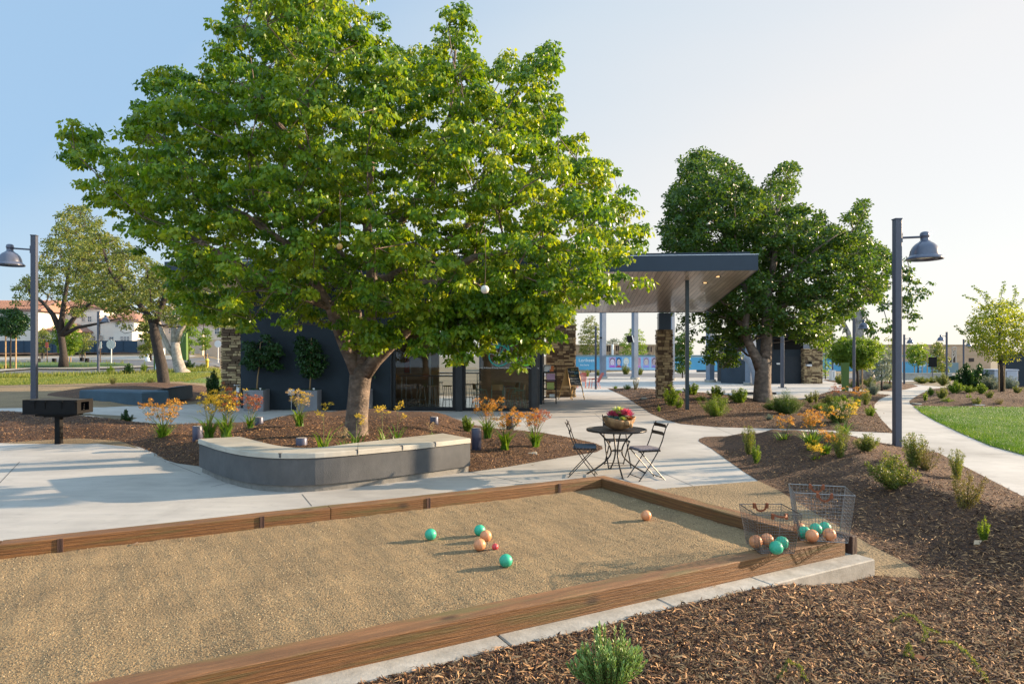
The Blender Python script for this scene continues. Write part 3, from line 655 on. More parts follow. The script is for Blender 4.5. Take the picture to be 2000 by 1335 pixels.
# ================================================================== FURNITURE AND FITTINGS NEAR THE COURT
# --- balls
def ballmat(name, c1, c2):
    def ex(m, n, l, p, tc, out):
        wv = n.new('ShaderNodeTexVoronoi'); wv.feature = 'DISTANCE_TO_EDGE'; wv.inputs['Scale'].default_value = 16; l.new(tc.outputs['Object'], wv.inputs['Vector'])
        mr = n.new('ShaderNodeMapRange'); mr.inputs[1].default_value = 0; mr.inputs[2].default_value = .05; mr.inputs[3].default_value = .82; mr.inputs[4].default_value = 1; l.new(wv.outputs[0], mr.inputs[0])
        vm = n.new('ShaderNodeVectorMath'); vm.operation = 'SCALE'; l.new(out, vm.inputs[0]); l.new(mr.outputs[0], vm.inputs['Scale']); l.new(vm.outputs[0], p.inputs['Base Color'])
    return mat(name, c1, c2, 9, .42, .15, 30, spec=.4, extra=ex, dist=.003)
M_bg = ballmat('ball_green', (.03, .42, .25), (.05, .33, .20)); M_bo = ballmat('ball_orange', (.68, .30, .14), (.62, .22, .09)); M_br = ballmat('ball_red', (.55, .06, .07), (.45, .05, .05))
def ball(px, py, zc, r, m, label, cat='bocce ball', group=None, name='bocce_ball'):
    c = Z(px, py, zc); mb = MB(); mb.ball((0, 0, 0), r, 28)
    o = mb.build(name, m, smooth=True, loc=c); o.rotation_euler = (px*.7, py*.3, px*.13); tag(o, label, cat, group)
rb = .0535; zc = ZG+rb-.002; zb_ = ZT+rb+.006
for px, py, m, lb in [(841, 1043, M_bg, 'green bocce ball lying alone furthest left on the gravel'), (937, 1035, M_bg, 'green bocce ball touching behind the two orange balls on the gravel'),
                      (988, 1094, M_bg, 'green bocce ball nearest to the camera on the gravel'), (949, 1046, M_bo, 'orange bocce ball between the green one and its orange twin'),
                      (937, 1063, M_bo, 'orange bocce ball just left of the small red target ball'), (1262, 1006, M_bo, 'orange bocce ball alone in the shade near the end timber')]:
    ball(px, py, zc, rb, m, lb, group='bocce balls lying on the court')
ball(967, 1067, ZG+.027, .029, M_br, 'small red target ball beside the orange ball on the gravel', 'target ball', name='target_ball')
for px, py, m, lb in [(1476, 1057, M_bo, 'orange bocce ball at the left corner of the front wire basket'), (1498, 1053.6, M_bo, 'orange bocce ball second from the left in the front wire basket'),
                      (1516, 1068.6, M_bg, 'green bocce ball nearest to the camera in the front wire basket'), (1527, 1059.5, M_bg, 'green bocce ball at the back right of the front wire basket'),
                      (1586, 1045.5, M_bo, 'orange bocce ball at the front middle of the tall wire basket'), (1620, 1043, M_bo, 'orange bocce ball at the front right corner of the tall wire basket'),
                      (1571, 1039, M_bg, 'green bocce ball at the left of the tall wire basket'), (1593, 1033, M_bg, 'green bocce ball in the back row middle of the tall wire basket'),
                      (1611, 1030.5, M_bg, 'green bocce ball in the back right of the tall wire basket'), (1561, 1031.5, M_bo, 'orange bocce ball at the back left of the tall wire basket')]:
    ball(px, py, zb_, rb, m, lb, group='bocce balls stored in the wire baskets')
# --- wire baskets
M_wire = mat('galvanised_wire', (.20, .18, .17), (.13, .115, .11), 30, .42, metal=.75)
M_wirel = mat('bright_wire', (.30, .29, .28), (.2, .2, .2), 30, .4, metal=.7)
M_leather = mat('tan_leather', (.26, .075, .025), (.19, .05, .018), 20, .5)
def basket(name, label, c, rz, tw, td, bw, bd, h, mw, hang):
    t = thing(name, label, 'wire basket', c, rz, 'wire ball baskets on the court timber')
    rng = random.Random(int(tw*1000)); mb = MB(); r = .0013
    def pt(u, v, k):   # u,v in -1..1, k height 0..1
        return (u*(bw+(tw-bw)*k)/2, v*(bd+(td-bd)*k)/2, .004+h*k)
    def J(p, a=.0015): return (p[0]+rng.uniform(-a, a), p[1]+rng.uniform(-a, a), p[2]+rng.uniform(-a, a))
    N = 15; K = 14
    for i in range(N+1):
        u = -1+2*i/N
        for v in (-1, 1):
            mb.tube([J(pt(u, v, k/6)) for k in range(7)], r, 3, False)
            mb.tube([J(pt(v, u, k/6)) for k in range(7)], r, 3, False)
        mb.tube([pt(u, -1, 0), J(pt(u, 0, 0)), pt(u, 1, 0)], r, 3, False); mb.tube([pt(-1, u, 0), J(pt(0, u, 0)), pt(1, u, 0)], r, 3, False)
    for k in range(1, K):
        kk = k/K; mb.tube([J(pt(u, v, kk)) for u, v in [(-1, -1), (-.3, -1), (.4, -1), (1, -1), (1, -.3), (1, .4), (1, 1), (.4, 1), (-.3, 1), (-1, 1), (-1, .3), (-1, -.4)]], r, 3, False, True)
    mb.build('wire_mesh', mw, t, local=True)
    mb = MB(); mb.tube([pt(-1, -1, 1), pt(1, -1, 1), pt(1, 1, 1), pt(-1, 1, 1)], .0045, 6, closed=True)
    mb.tube([pt(-1, -1, 0), pt(1, -1, 0), pt(1, 1, 0), pt(-1, 1, 0)], .003, 6, closed=True)
    for a, b in ((-1, -1), (1, -1), (1, 1), (-1, 1)): mb.tube([pt(a, b, 0), pt(a, b, 1)], .003, 6)
    mb.build('rim', M_wirel if hang else mw, t, local=True)
    for v in (-1, 1):
        mb = MB(); q = .055; pts = []
        for k in range(9):
            a = math.pi*k/8; x = -q*math.cos(a); dz = -.065*math.sin(a)**.8 if (hang or v > 0) else -.012*math.sin(a); pts.append((x, v*td/2-.008-(.0 if hang else (0 if v > 0 else .05*math.sin(a))), h+.004+dz))
        for k in range(8):
            a, b = Vector(pts[k]), Vector(pts[k+1]); mb.obox(a+Vector((0, -.002, -.0)), b-a, (0, .004, 0), (0, .0, .0) if False else ((b-a).cross(Vector((0, 1, 0)))).normalized()*.016)
        for x in (-q, q): mb.box(x-.009, x+.009, v*td/2-.014, v*td/2+.008, h-.03, h+.014)
        mb.build('handle', M_leather, t, local=True)
basket('wire_basket', 'low wire basket with leather handles and four balls on the near timber', (2.11, 5.41, ZT+.003), R(1), .36, .38, .27, .30, .315, M_wire, False)
basket('wire_basket', 'tall bright wire basket with leather handles and six balls at the timber corner', (2.69, 5.76, ZT+.003), R(-16), .47, .40, .37, .34, .405, M_wirel, True)

# --- seat wall
bp = [(389, 923), (425, 940), (460, 951), (491, 957.5), (542, 962.5), (599, 963), (640, 959.5), (680, 955), (800, 939.5), (918.5, 921.5)]
outer = [Vector(G(*p)) for p in bp]; CT = .545
inner = [Z(px, py, CT) for px, py in [(468, 852), (500, 860), (530, 867.5), (560, 872.5), (590, 875), (620, 874), (650, 870.5), (680, 866), (780, 855), (866, 845.5)]]
def resamp(P, n):
    P = [np.array(p[:2]) for p in P]; d = [0]
    for a, b in zip(P[:-1], P[1:]): d.append(d[-1]+np.linalg.norm(b-a))
    s = np.linspace(0, d[-1], n); xs = np.interp(s, d, [p[0] for p in P]); ys = np.interp(s, d, [p[1] for p in P])
    for _ in range(3):
        xs[1:-1] = (xs[:-2]+2*xs[1:-1]+xs[2:])/4; ys[1:-1] = (ys[:-2]+2*ys[1:-1]+ys[2:])/4
    return [Vector((x, y, 0)) for x, y in zip(xs, ys)]
n_ = 48; O = resamp(outer, n_); I = resamp(inner, n_)
# outward normals
def offs(Pp, d):
    o = []
    for i, p in enumerate(Pp):
        t = (Pp[min(i+1, len(Pp)-1)]-Pp[max(i-1, 0)]).normalized(); o.append(p+Vector((t.y, -t.x, 0))*d)
    return o
bench = thing('seat_wall', 'curved grey stucco seat wall with pale concrete cap in front of the big tree', 'seat wall', tuple(O[n_//2]))
def ribbon(a, b, z0, z1, bev=0, ends=(0, None)):
    mb = MB(); m = len(a); rings = []
    for p, q in zip(a, b):
        d = (q-p).normalized()*bev
        rings.append([(p.x, p.y, z0), (p.x, p.y, z1-bev), (p.x+d.x, p.y+d.y, z1), (q.x-d.x, q.y-d.y, z1), (q.x, q.y, z1-bev), (q.x, q.y, z0)])
    vs = [p for r in rings for p in r]; fs = []
    for i in range(m-1):
        for k in range(6): k2 = (k+1) % 6; fs.append((i*6+k, (i+1)*6+k, (i+1)*6+k2, i*6+k2))
    fs += [tuple(range(6)), tuple(range(m*6-1, (m-1)*6-1, -1))]; mb.add(vs, fs); return mb
ribbon(offs(O, -.045), I, 0, .10).build('plinth', mat('plinth_concrete', (.24, .225, .20), (.15, .14, .125), 9, .85, .4, 60, dist=.006), bench)
ribbon(offs(O, 0), [p for p in offs(I, .01)], .10, CT-.085, .004).build('wall_body', M_stucco, bench)
ribbon(offs(O, -.012), offs(I, .02), CT-.085, CT-.072).build('shadow_gap', M_joint, bench)
cuts = [0, 4, 11, 21, 30, 36, 41, 47]; Oc = offs(O, .018); Ic = offs(I, -.012)
def lerpP(P, s): i = min(int(s), len(P)-2); return P[i].lerp(P[i+1], s-i)
for a, b in zip(cuts[:-1], cuts[1:]):
    ss = [a+.03]+list(range(a+1, b))+[b-.03]; ribbon([lerpP(Oc, s) for s in ss], [lerpP(Ic, s) for s in ss], CT-.072, CT, .012).build('cap_slab', M_cap, bench)
for a in cuts[3:-1]:      # notches with small metal skate stops at the joints
    mb = MB(); p = lerpP(Oc, a); d = (I[a]-O[a]).normalized(); t = Vector((-d.y, d.x, 0)); mb.prism([(p+t*.035-d*.004)[:2], (p-t*.01-d*.004)[:2], (p+d*.05)[:2]], CT-.06, CT+.002)
    mb.build('joint_notch', M_stucco, bench)

# --- bollard lights
M_boll = mat('bollard_paint', (.075, .08, .13), (.06, .065, .105), 10, .4, metal=.2)
M_bolltop = mat('bollard_top', (.50, .42, .36), rough=.4)
def bollard(px, py, zt, label):
    q = Z(px, py, zt); t = thing('bollard_light', label, 'bollard light', (q.x, q.y, float(T(q.x, q.y))), 0, 'round bollard lights around the tree bed'); h = zt-t.location.z
    mb = MB(); mb.lathe([(.001, -.05), (.094, -.05), (.094, h-.012), (.09, h-.004), (.084, h-.002)], n=28); mb.build('post', M_boll, t, True, local=True)
    mb = MB(); mb.lathe([(.085, h-.003), (.07, h-.001), (.001, h)], n=28); mb.build('top_lens', M_bolltop, t, local=True)
bollard(386, 831, .50, 'blue grey bollard light at the left end of the seat wall')
bollard(506, 814, .51, 'blue grey bollard light beside the flowers behind the curved wall')
bollard(589, 854, .50, 'blue grey bollard light behind the bend of the seat wall')
bollard(848, 813, .49, 'blue grey bollard light right of the big trunk by the doors')
bollard(930.5, 835, .50, 'blue grey bollard light at the right end of the seat wall')
bollard(996, 805, .50, 'blue grey bollard light hidden among the orange flowers')

# --- park grill
g = G(115, 868); grill = thing('park_grill', 'wide black steel barbecue grill on a single post', 'barbecue grill', tuple(g))
sG = g.y/FPX
def gx(px): return (px-115)*sG+.15
mb = MB(); mb.bbox(-.055, .055, -.055, .055, 0, .68, .006); mb.build('post', M_char, grill, local=True)
zt = 1.88-(779-694)*sG-g.z; zb = 1.88-(806-694)*sG-g.z; xl, xr = gx(47), gx(152); dp = .50; th = .008
mb = MB(); mb.box(xl, xr, -.25, -.25+th, zb, zt); mb.box(xl, xr, dp-.25-th, dp-.25, zb, zt)
mb.box(xl+th, xr-th, -.25+th, dp-.25-th, zb, zb+th); mb.box(xl-.02, xr+.02, -.275, -.255, zb-.012, zb-.002)
for x in (xl, xr-th):
    mb.box(x, x+th, -.25+th, -.13, zb, zt); mb.box(x, x+th, .12, dp-.25-th, zb, zt); mb.box(x, x+th, -.13, .12, zb, zb+.06); mb.box(x, x+th, -.13, .12, zt-.05, zt)
    for k in range(3): mb.box(x, x+th, -.06+.01*k, -.02, zb+.07+.045*k, zb+.095+.045*k)
mb.build('firebox', M_char, grill, local=True)
mb = MB(); mb.box(-.34, .36, -.2, .2, zb-.05, zb-.014); mb.box(-.22, .22, -.12, .12, zb-.075, zb-.051); mb.build('ash_pan', M_char, grill, local=True)
for x0, x1 in ((xl+.02, gx(103)), (gx(107), xr-.02)):
    mb = MB()
    for k in range(26): x = x0+(x1-x0)*k/25; mb.tube([(x, -.235, zt-.012), (x, .235, zt-.012)], .006, 5)
    for y in (-.235, .235): mb.box(x0-.01, x1+.01, y-.008, y+.008, zt-.022, zt-.004)
    mb.build('grate', mat('grate_steel', (.07, .08, .09), (.05, .055, .06), 20, .4, metal=.6), grill, local=True)
for x in (gx(70), gx(90), gx(122), gx(148)):
    mb = MB(); mb.tube([(x-.05, -.29, zt-.03), (x+.05, -.29, zt-.03)], .012, 8); mb.tube([(x, -.29, zt-.03), (x, -.24, zt-.015)], .006, 6)
    mb.box(x-.012, x+.012, -.262, -.254, zt-.17, zt-.03); mb.build('grate_handle', M_char, grill, local=True)

# --- lamp posts
def lampproto(H=4.4, sw=.0, side=1):
    t = thing('street_lamp', 'x', 'street lamp', (0, 0, 0))
    mb = MB(); mb.bbox(-.062, .062, -.062, .062, 0, H-.02, .008); mb.bbox(-.07, .07, -.07, .07, H-.02, H, .004); mb.build('pole', M_steel, t, local=True)
    mb = MB(); mb.bbox(-.14, .14, -.14, .14, 0, .022, .004)
    for a in (-1, 1):
        for b in (-1, 1): mb.lathe([(.001, .05), (.014, .05), (.014, .02)], (a*.105, b*.105, 0), 8)
    mb.build('base_plate', M_steel, t, local=True)
    za = H-.36; L = .52
    mb = MB(); mb.tube([(.06*side, 0, za), (L*side, 0, za+.02)], .021, 10); mb.box(min(.062*side, .085*side), max(.062*side, .085*side), -.04, .04, za-.09, za+.09); mb.build('arm', M_steel, t, local=True)
    c = (L*side, 0, 0); z0 = za-.41
    mb = MB(); mb.lathe([(.001, z0+.53), (.045, z0+.525), (.072, z0+.505), (.082, z0+.475), (.078, z0+.46), (.085, z0+.455), (.085, z0+.44), (.074, z0+.432), (.072, z0+.36), (.088, z0+.35), (.10, z0+.335), (.155, z0+.30), (.205, z0+.245), (.238, z0+.17), (.252, z0+.095), (.256, z0+.075), (.275, z0+.065), (.305, z0+.035), (.312, z0+.015), (.306, z0), (.295, z0+.008), (.24, z0+.07), (.22, z0+.16), (.15, z0+.26), (.001, z0+.28)], c, 36)
    mb.build('lamp_shade', M_lampb, t, True, local=True)
    mb = MB(); mb.lathe([(.24, z0+.058), (.12, z0+.035), (.001, z0+.03)], c, 24); mb.build('lens', mat('lamp_glass', (.75, .68, .55), (.7, .62, .5), 5, .3), t, True, local=True)
    return t
lampA = lampproto(); gL = 'grey bell shaded street lamps'
def lamp(px, py, ptop, label, mirror=False, rz=0, first=None, z=None):
    q = G(px, py) if z is None else z; H = (EYE-(ptop-HY)/FPX*q.y)-q.z; s = H/4.4
    o = first or dup(lampA); o.location = q; ORG[o.name] = q; o.scale = ((-s if mirror else s), s, s); o.rotation_euler = (0, 0, rz); o['label'] = label; o['group'] = gL; return o
lamp(1752, 885, 427, 'tall grey bell lamp on square post beside the curved path at right', first=lampA)
lamp(67, 808, 459, 'grey bell lamp on square post behind the barbecue grill', True, rz=R(14))
lamp(1668, 770, 615, 'grey bell lamp standing behind the feathery green young tree')
lamp(1766, 752, 653, 'small distant bell lamp just right of the tall near lamp')
lamp(1849, 748, 648, 'small distant bell lamp whose shade points left by the far street', True)
lamp(1882, 745, 662, 'most distant bell lamp left of the yellow green tree')
lamp(1626, 741, 652, 'thin distant bell lamp beyond the stone pier', True)
lamp(192, 728, 608, 'far bell lamp on the left lawn edge by the street')
lamp(1528, 757, 560, 'slim lamp post in front of the dark restroom building with its top in the leaves')

# --- bistro table and chairs
tb = G(1204, 925); table = thing('bistro_table', 'round dark metal bistro table with curved legs', 'table', tuple(tb))
RT = .475; HT = .715
mb = MB()
mb.lathe([(RT-.02, HT-.032), (RT, HT-.03), (RT+.004, HT-.012), (RT, HT), (RT-.028, HT), (RT-.03, HT-.008), (RT-.03, HT-.03), (RT-.02, HT-.032)], n=64)
mb.build('table_rim', M_brz, table, True, local=True)
mb = MB(); nsl = 22
for k in range(nsl):      # slatted top
    x = -RT+.03+(2*RT-.06)*(k+.5)/nsl; hl = math.sqrt(max(0, (RT-.028)**2-x*x))
    mb.obox((x-.012, -hl, HT-.012), (.024, 0, 0), (0, 2*hl, 0), (0, 0, .006))
for k in range(11):
    y = -RT+.05+(2*RT-.1)*(k+.5)/11; hl = math.sqrt(max(0, (RT-.03)**2-y*y)); mb.box(-hl, hl, y-.02, y+.02, HT-.019, HT-.0125)
o = mb.build('table_top', M_brz, table, local=True); o.rotation_euler = (0, 0, R(28))
for k in range(4):
    a = R(90*k+3); ca, sa = math.cos(a), math.sin(a); pts = []
    for i in range(17):
        f = i/16; z = HT-.03-f*(HT-.045); r = .085+.22*(1-f/.5)**1.8 if f < .5 else .085+.37*((f-.5)/.5)**1.7
        pts.append((r*ca, r*sa, z))
    pts.append(((.47)*ca, .47*sa, .014)); mb = MB(); mb.tube(pts, .013, 8); mb.lathe([(.001, .0), (.022, 0), (.022, .014), (.001, .018)], (.46*ca, .46*sa, 0), 12)
    mb.build('leg', M_brz, table, True, local=True)
mb = MB(); mb.tube([(.085*math.cos(2*math.pi*k/20), .085*math.sin(2*math.pi*k/20), .37) for k in range(20)], .009, 6, closed=True); 
mb.build('leg_ring', M_brz, table, True, local=True)
# folding chair facing +X
M_pad1 = mat('blue_seat_pad', (.055, .075, .10), (.04, .06, .085), 40, .85, .3, 90); M_pad2 = mat('striped_seat_pad', (.30, .26, .28), (.04, .035, .05), 26, .85, .3, 90, stretch=(1, 6, 1))
def chairproto(name, label, pad):
    t = thing(name, label, 'chair', (0, 0, 0), 0, 'folding bistro chairs around the table')
    for y in (-.19, .19):
        mb = MB(); mb.tube([(-.27, y, .86), (-.225, y, .78), (-.17, y, .60), (-.10, y, .44), (.03, y, .24), (.22, y, 0)], .0115, 6, flat=.7); mb.build('back_leg', M_brz, t, local=True)
        mb = MB(); yy = y*.86; mb.tube([(.19, yy, .45), (.0, yy, .245), (-.23, yy, 0)], .0115, 6, flat=.7); mb.build('front_leg', M_brz, t, local=True)
    for z, x in ((.815, -.243), (.70, -.203)):
        mb = MB(); n = 8
        for k in range(n):
            y0 = -.185+.37*k/n; y1 = -.185+.37*(k+1)/n; b = lambda y: x-.02*(1-(y/.185)**2)
            mb.obox((b(y0), y0, z-.027), (b(y1)-b(y0), y1-y0, 0), (.006, 0, 0), (.012, 0, .054))
        mb.build('back_slat', M_brz, t, local=True)
    mb = MB()
    for x in np.linspace(-.13, .19, 7): mb.box(x-.017, x+.017, -.175, .175, .452, .462)
    for y in (-.165, .165): mb.box(-.15, .21, y-.012, y+.012, .436, .4515)
    mb.build('seat', M_brz, t, local=True)
    for q_ in ([(-.205, -.165, .03), (-.205, .165, .03)], [(.18, -.19, .05), (.18, .19, .05)]): mb = MB(); mb.tube(q_, .007, 6); mb.build('stretcher', M_brz, t, local=True)
    if pad:
        mb = MB(); mb.bbox(-.15, .20, -.175, .175, .463, .489, .012); mb.build('seat_pad', pad, t, local=True)
    return t
c1 = chairproto('folding_chair', 'folding metal chair with blue grey cushion left of the round table', M_pad1)
q = G(1139, 930); c1.location = (*q[:2], q.z); c1.rotation_euler = (0, 0, R(-8))
c2 = chairproto('folding_chair', 'folding metal chair with striped cushion right of the round table', M_pad2)
q = G(1262, 935); c2.location = (*q[:2], q.z); c2.rotation_euler = (0, 0, R(196))
c3 = chairproto('folding_chair', 'folding metal chair half hidden behind the round table', None)
q = G(1205, 911); c3.location = (*q[:2], q.z); c3.rotation_euler = (0, 0, R(-86))
# driftwood bowl of succulents
bc = Vector((tb.x+.035, tb.y, tb.z+HT)); bowl = thing('succulent_bowl', 'driftwood bowl planted with pink and green succulents on the bistro table', 'planter bowl', tuple(bc))
M_drift = mat('driftwood', (.38, .22, .09), (.14, .07, .03), 7, .75, .7, 14, c3=(.26, .14, .06), dist=.02)
mb = MB(); n = 30; prof = [(.02, 0), (.10, .004), (.155, .03), (.19, .075), (.205, .115), (.195, .122), (.175, .105), (.10, .09), (.001, .088)]; vs = []
for i, (r, z) in enumerate(prof):
    for k in range(n):
        a = 2*math.pi*k/n; wv = 1+.10*math.sin(3*a+1)+.06*math.sin(7*a)+.04*math.sin(11*a+z*60); zz = z*(1+.18*math.sin(2*a+.6)*(r > .12)); vs.append((r*wv*math.cos(a)*1.08, r*wv*math.sin(a)*.8, zz))
fs = [(i*n+k, i*n+(k+1) % n, (i+1)*n+(k+1) % n, (i+1)*n+k) for i in range(len(prof)-1) for k in range(n)]; mb.add(vs, fs)
mb.ball((.10, -.13, .075), .042, 10, (1, .7, .8)); mb.ball((.15, -.10, .05), .035, 10); mb.build('driftwood_bowl', M_drift, bowl, True, local=True)
def rosette(c, r, m, n=26, up=.9, wl=.28, name='rosette'):
    V = []; F = []
    for k in range(n):
        f = k/n; a = k*2.399; e = R(10+75*f*up); l = r*(1-.45*f); d = Vector((math.cos(a)*math.cos(e), math.sin(a)*math.cos(e), math.sin(e))); s = Vector((-math.sin(a), math.cos(a), 0))*l*wl; u = d.cross(s).normalized()*(-l*.12)
        c0 = Vector(c); b = len(V); V += [c0, c0+d*l*.55+s+u, c0+d*l, c0+d*l*.55-s+u, c0+d*l*.5-u*.4]; F += [(b, b+1, b+4), (b+1, b+2, b+4), (b+2, b+3, b+4), (b+3, b, b+4)]
    raw(name, V, F, m, bowl, local=True)
M_pk = leafmat('succulent_pink', [(.55, .10, .17), (.75, .28, .33)], .3, .5, (1.2, .8, .8)); M_lg = leafmat('succulent_lime', [(.42, .50, .14), (.60, .62, .25)], .2, .5); M_bg2 = leafmat('succulent_blue', [(.08, .16, .14), (.14, .24, .20)], .1, .5, (1, 1, 1))
rosette((-.085, 0, .15), .115, M_pk); rosette((.0, .02, .16), .16, M_lg, up=1.1, wl=.18); rosette((.09, -.04, .16), .14, M_pk); rosette((.13, .03, .15), .10, M_pk)
rosette((-.12, -.05, .10), .10, M_bg2); rosette((-.04, -.07, .10), .085, M_bg2); rosette((.05, .08, .12), .09, M_bg2); rosette((.155, -.03, .10), .08, mat('succulent_rust', (.5, .2, .05), rough=.6))
rosette((.04, -.075, .11), .07, M_lg)
bowl.scale = (1.12, 1.12, 1.4)

# ================================================================== MAIN BUILDING
A0 = Vector((.84, 22.05, 0)); uL = Vector((-.9965, .0837, 0)); bk = Vector((.0837, .9965, 0)); up = Vector((0, 0, 1))
def B(t, d, z): return A0+uL*t+bk*d+up*z
def tpx(px, d=0):
    k = (px-1000)/FPX; a = A0+bk*d; return (a.x-k*a.y)/(.9965+.0837*k)
bld = thing('park_building', 'dark navy community building with glass doors and a wide canopy roof', 'building', tuple(A0))
def bb(mb, t0, t1, d0, d1, z0, z1): return mb.obox(B(t0, d0, z0), uL*(t1-t0), bk*(d1-d0), up*(z1-z0))
SL = -.0974
RY0 = -1.62                     # d of the roof's front edge
def sof(d): return 4.46+SL*(d-RY0)
tR = -6.70                      # roof right end (t is negative to the right)
tL = 12.0
DW = 6.45                       # building depth
def topz(d): return sof(d)-.004
# front wall with openings
w1a, w1b, w2a, w2b = tpx(763), tpx(890), tpx(903), tpx(1038)
ZH = 2.86
mb = MB()
def wallq(mb, t0, t1, d0, d1, z0):   # wall up to the sloped soffit
    vs = [B(t0, d0, z0), B(t1, d0, z0), B(t1, d1, z0), B(t0, d1, z0), B(t0, d0, topz(d0)), B(t1, d0, topz(d0)), B(t1, d1, topz(d1)), B(t0, d1, topz(d1))]
    mb.add(vs, [(0, 1, 2, 3), (7, 6, 5, 4), (0, 4, 5, 1), (1, 5, 6, 2), (2, 6, 7, 3), (3, 7, 4, 0)])
wallq(mb, 10.29, w1a, 0, .25, 0)
wallq(mb, w1a, 0, 0, .25, ZH)
wallq(mb, 10.29, 10.04, .25, DW, 0)
mb.build('wall', M_navy, bld)
for a_ in ((w1b, w2a, -.02, .23), (w2b, 0, -.02, .16), (w1a, w1a-.03, -.02, .2)):
    mb = MB(); bb(mb, *a_, 0, ZH-.002); mb.build('door_post', M_frame, bld)
def glass(name):
    m = bpy.data.materials.new(name); m.use_nodes = True; n = m.node_tree.nodes; l = m.node_tree.links; n.clear()
    o = n.new('ShaderNodeOutputMaterial'); t = n.new('ShaderNodeBsdfTransparent'); t.inputs[0].default_value = (.80, .84, .82, 1); g = n.new('ShaderNodeBsdfGlossy'); g.inputs['Roughness'].default_value = .015
    fr = n.new('ShaderNodeFresnel'); fr.inputs[0].default_value = 1.5; mx = n.new('ShaderNodeMixShader'); l.new(fr.outputs[0], mx.inputs[0]); l.new(t.outputs[0], mx.inputs[1]); l.new(g.outputs[0], mx.inputs[2]); l.new(mx.outputs[0], o.inputs[0]); return m
M_glass = glass('window_glass')
def window(t0, t1, z0, z1, d, fr=.09, parent=None, vertical=()):
    mb = MB(); bb(mb, t0, t1, d, d+.06, z0, z0+fr); bb(mb, t0, t1, d, d+.06, z1-fr, z1); bb(mb, t0, t0-fr, d, d+.06, z0+fr, z1-fr); bb(mb, t1+fr, t1, d, d+.06, z0+fr, z1-fr)
    for v in vertical: bb(mb, v, v-.05, d, d+.06, z0+fr, z1-fr)
    f = mb.build('glass_door', M_framedk, bld)
    mb = MB(); vs = [B(t0-fr, d+.03, z0+fr), B(t1+fr, d+.03, z0+fr), B(t1+fr, d+.03, z1-fr), B(t0-fr, d+.03, z1-fr)]; mb.add(vs, [(0, 1, 2, 3)]); mb.build('pane', M_glass, f)
    return f
window(w1a-.03, w1b, .02, ZH-.01, .06, .12); window(w2a, w2b, .02, ZH-.01, .06, .10)
# right side wall: folded glass panels, then the solid rear bay
for k in range(3):
    d = .35+k*.42; mb = MB(); bb(mb, -.02, .03, d, d+.05, .05, ZH); bb(mb, -.02, .03, d+.36, d+.40, .05, ZH); bb(mb, -.02, .03, d+.05, d+.36, .05, .14); bb(mb, -.02, .03, d+.05, d+.36, ZH-.09, ZH)
    f = mb.build('folded_glass_panel', M_frame, bld)
    mb = MB(); mb.add([B(.005, d+.05, .14), B(.005, d+.36, .14), B(.005, d+.36, ZH-.09), B(.005, d+.05, ZH-.09)], [(0, 1, 2, 3)]); mb.build('pane', M_glass, f)
mb = MB(); wallq(mb, .22, 0, .25, DW, ZH); wallq(mb, .22, -.03, 3.4, 4.3, 0); wallq(mb, .22, 0, 5.9, DW, 0); mb.build('side_wall', M_navy, bld)
mb = MB(); bb(mb, -.18, .02, .05, .17, ZH+.03, ZH+.12); bb(mb, -.32, .02, 1.2, 1.3, ZH-.2, ZH-.12); mb.build('wall_bracket', M_framedk, bld)
# interior floor, rear wall with the opening to the plaza
mb = MB(); bb(mb, 10.0, .02, .26, DW-.01, .006, .02); mb.build('floor', mat('polished_floor', (.36, .36, .34), (.30, .30, .29), 1.5, .2), bld)
M_wall_in = mat('interior_plywood', (.34, .23, .13), (.27, .17, .09), 2.5, .7, stretch=(1, 1, 3))
o1, o2 = tpx(842, DW), tpx(940, DW)
mb = MB(); wallq(mb, 10.04, o1, DW-.2, DW, 0); wallq(mb, o2, .22, DW-.2, DW, 0); wallq(mb, o1, o2, DW-.2, DW, ZH+.1); mb.build('rear_wall', M_wall_in, bld)
mb = MB(); om = tpx(895, DW); bb(mb, om+.1, om-.1, DW-.18, DW-.06, .02, ZH+.1); bb(mb, o1, o1-.07, DW-.18, DW-.06, .02, ZH+.1); bb(mb, o2+.07, o2, DW-.18, DW-.06, .02, ZH+.1); mb.build('rear_door_frame', M_frame, bld)
mb = MB(); bb(mb, tpx(820, 3), tpx(858, 3.2), 3.0, 3.2, .02, 3.7); mb.build('partition', M_wall_in, bld)
mb = MB(); bb(mb, tpx(838, 2.9), tpx(841.5, 2.9), 2.9, 2.94, .02, 3.0); mb.build('steel_mullion', M_white, bld)
# roof
def slab(mb, t0, t1, d0, d1, z0, z1):
    vs = [B(t0, d0, sof(d0)+z0), B(t1, d0, sof(d0)+z0), B(t1, d1, sof(d1)+z0), B(t0, d1, sof(d1)+z0), B(t0, d0, sof(d0)+z1), B(t1, d0, sof(d0)+z1), B(t1, d1, sof(d1)+z1), B(t0, d1, sof(d1)+z1)]
    mb.add(vs, [(0, 1, 2, 3), (7, 6, 5, 4), (0, 4, 5, 1), (1, 5, 6, 2), (2, 6, 7, 3), (3, 7, 4, 0)])
RD = RY0+7.75
mb = MB(); slab(mb, tL, tR, RY0, RD, .012, .43); rf = mb.build('roof', M_fascia, bld)
mb = MB(); slab(mb, tL+.02, tR-.02, RY0-.02, RY0, -.02, .46); slab(mb, tL+.02, tR-.02, RD, RD+.02, -.02, .46); slab(mb, tR, tR-.02, RY0, RD, -.02, .46); slab(mb, tL+.02, tL, RY0, RD, -.02, .46); mb.build('fascia', M_fascia, rf)
mb = MB(); slab(mb, tL-.2, tR+.14, RY0+.25, RD-.25, .43, .60); mb.build('roof_upstand', M_fascia, rf)
mb = MB(); slab(mb, tL-.01, tR-.03, RY0-.03, RY0-.021, .452, .468); mb.build('drip_edge', mat('bright_edge', (.55, .56, .58), rough=.3, metal=.6), rf)
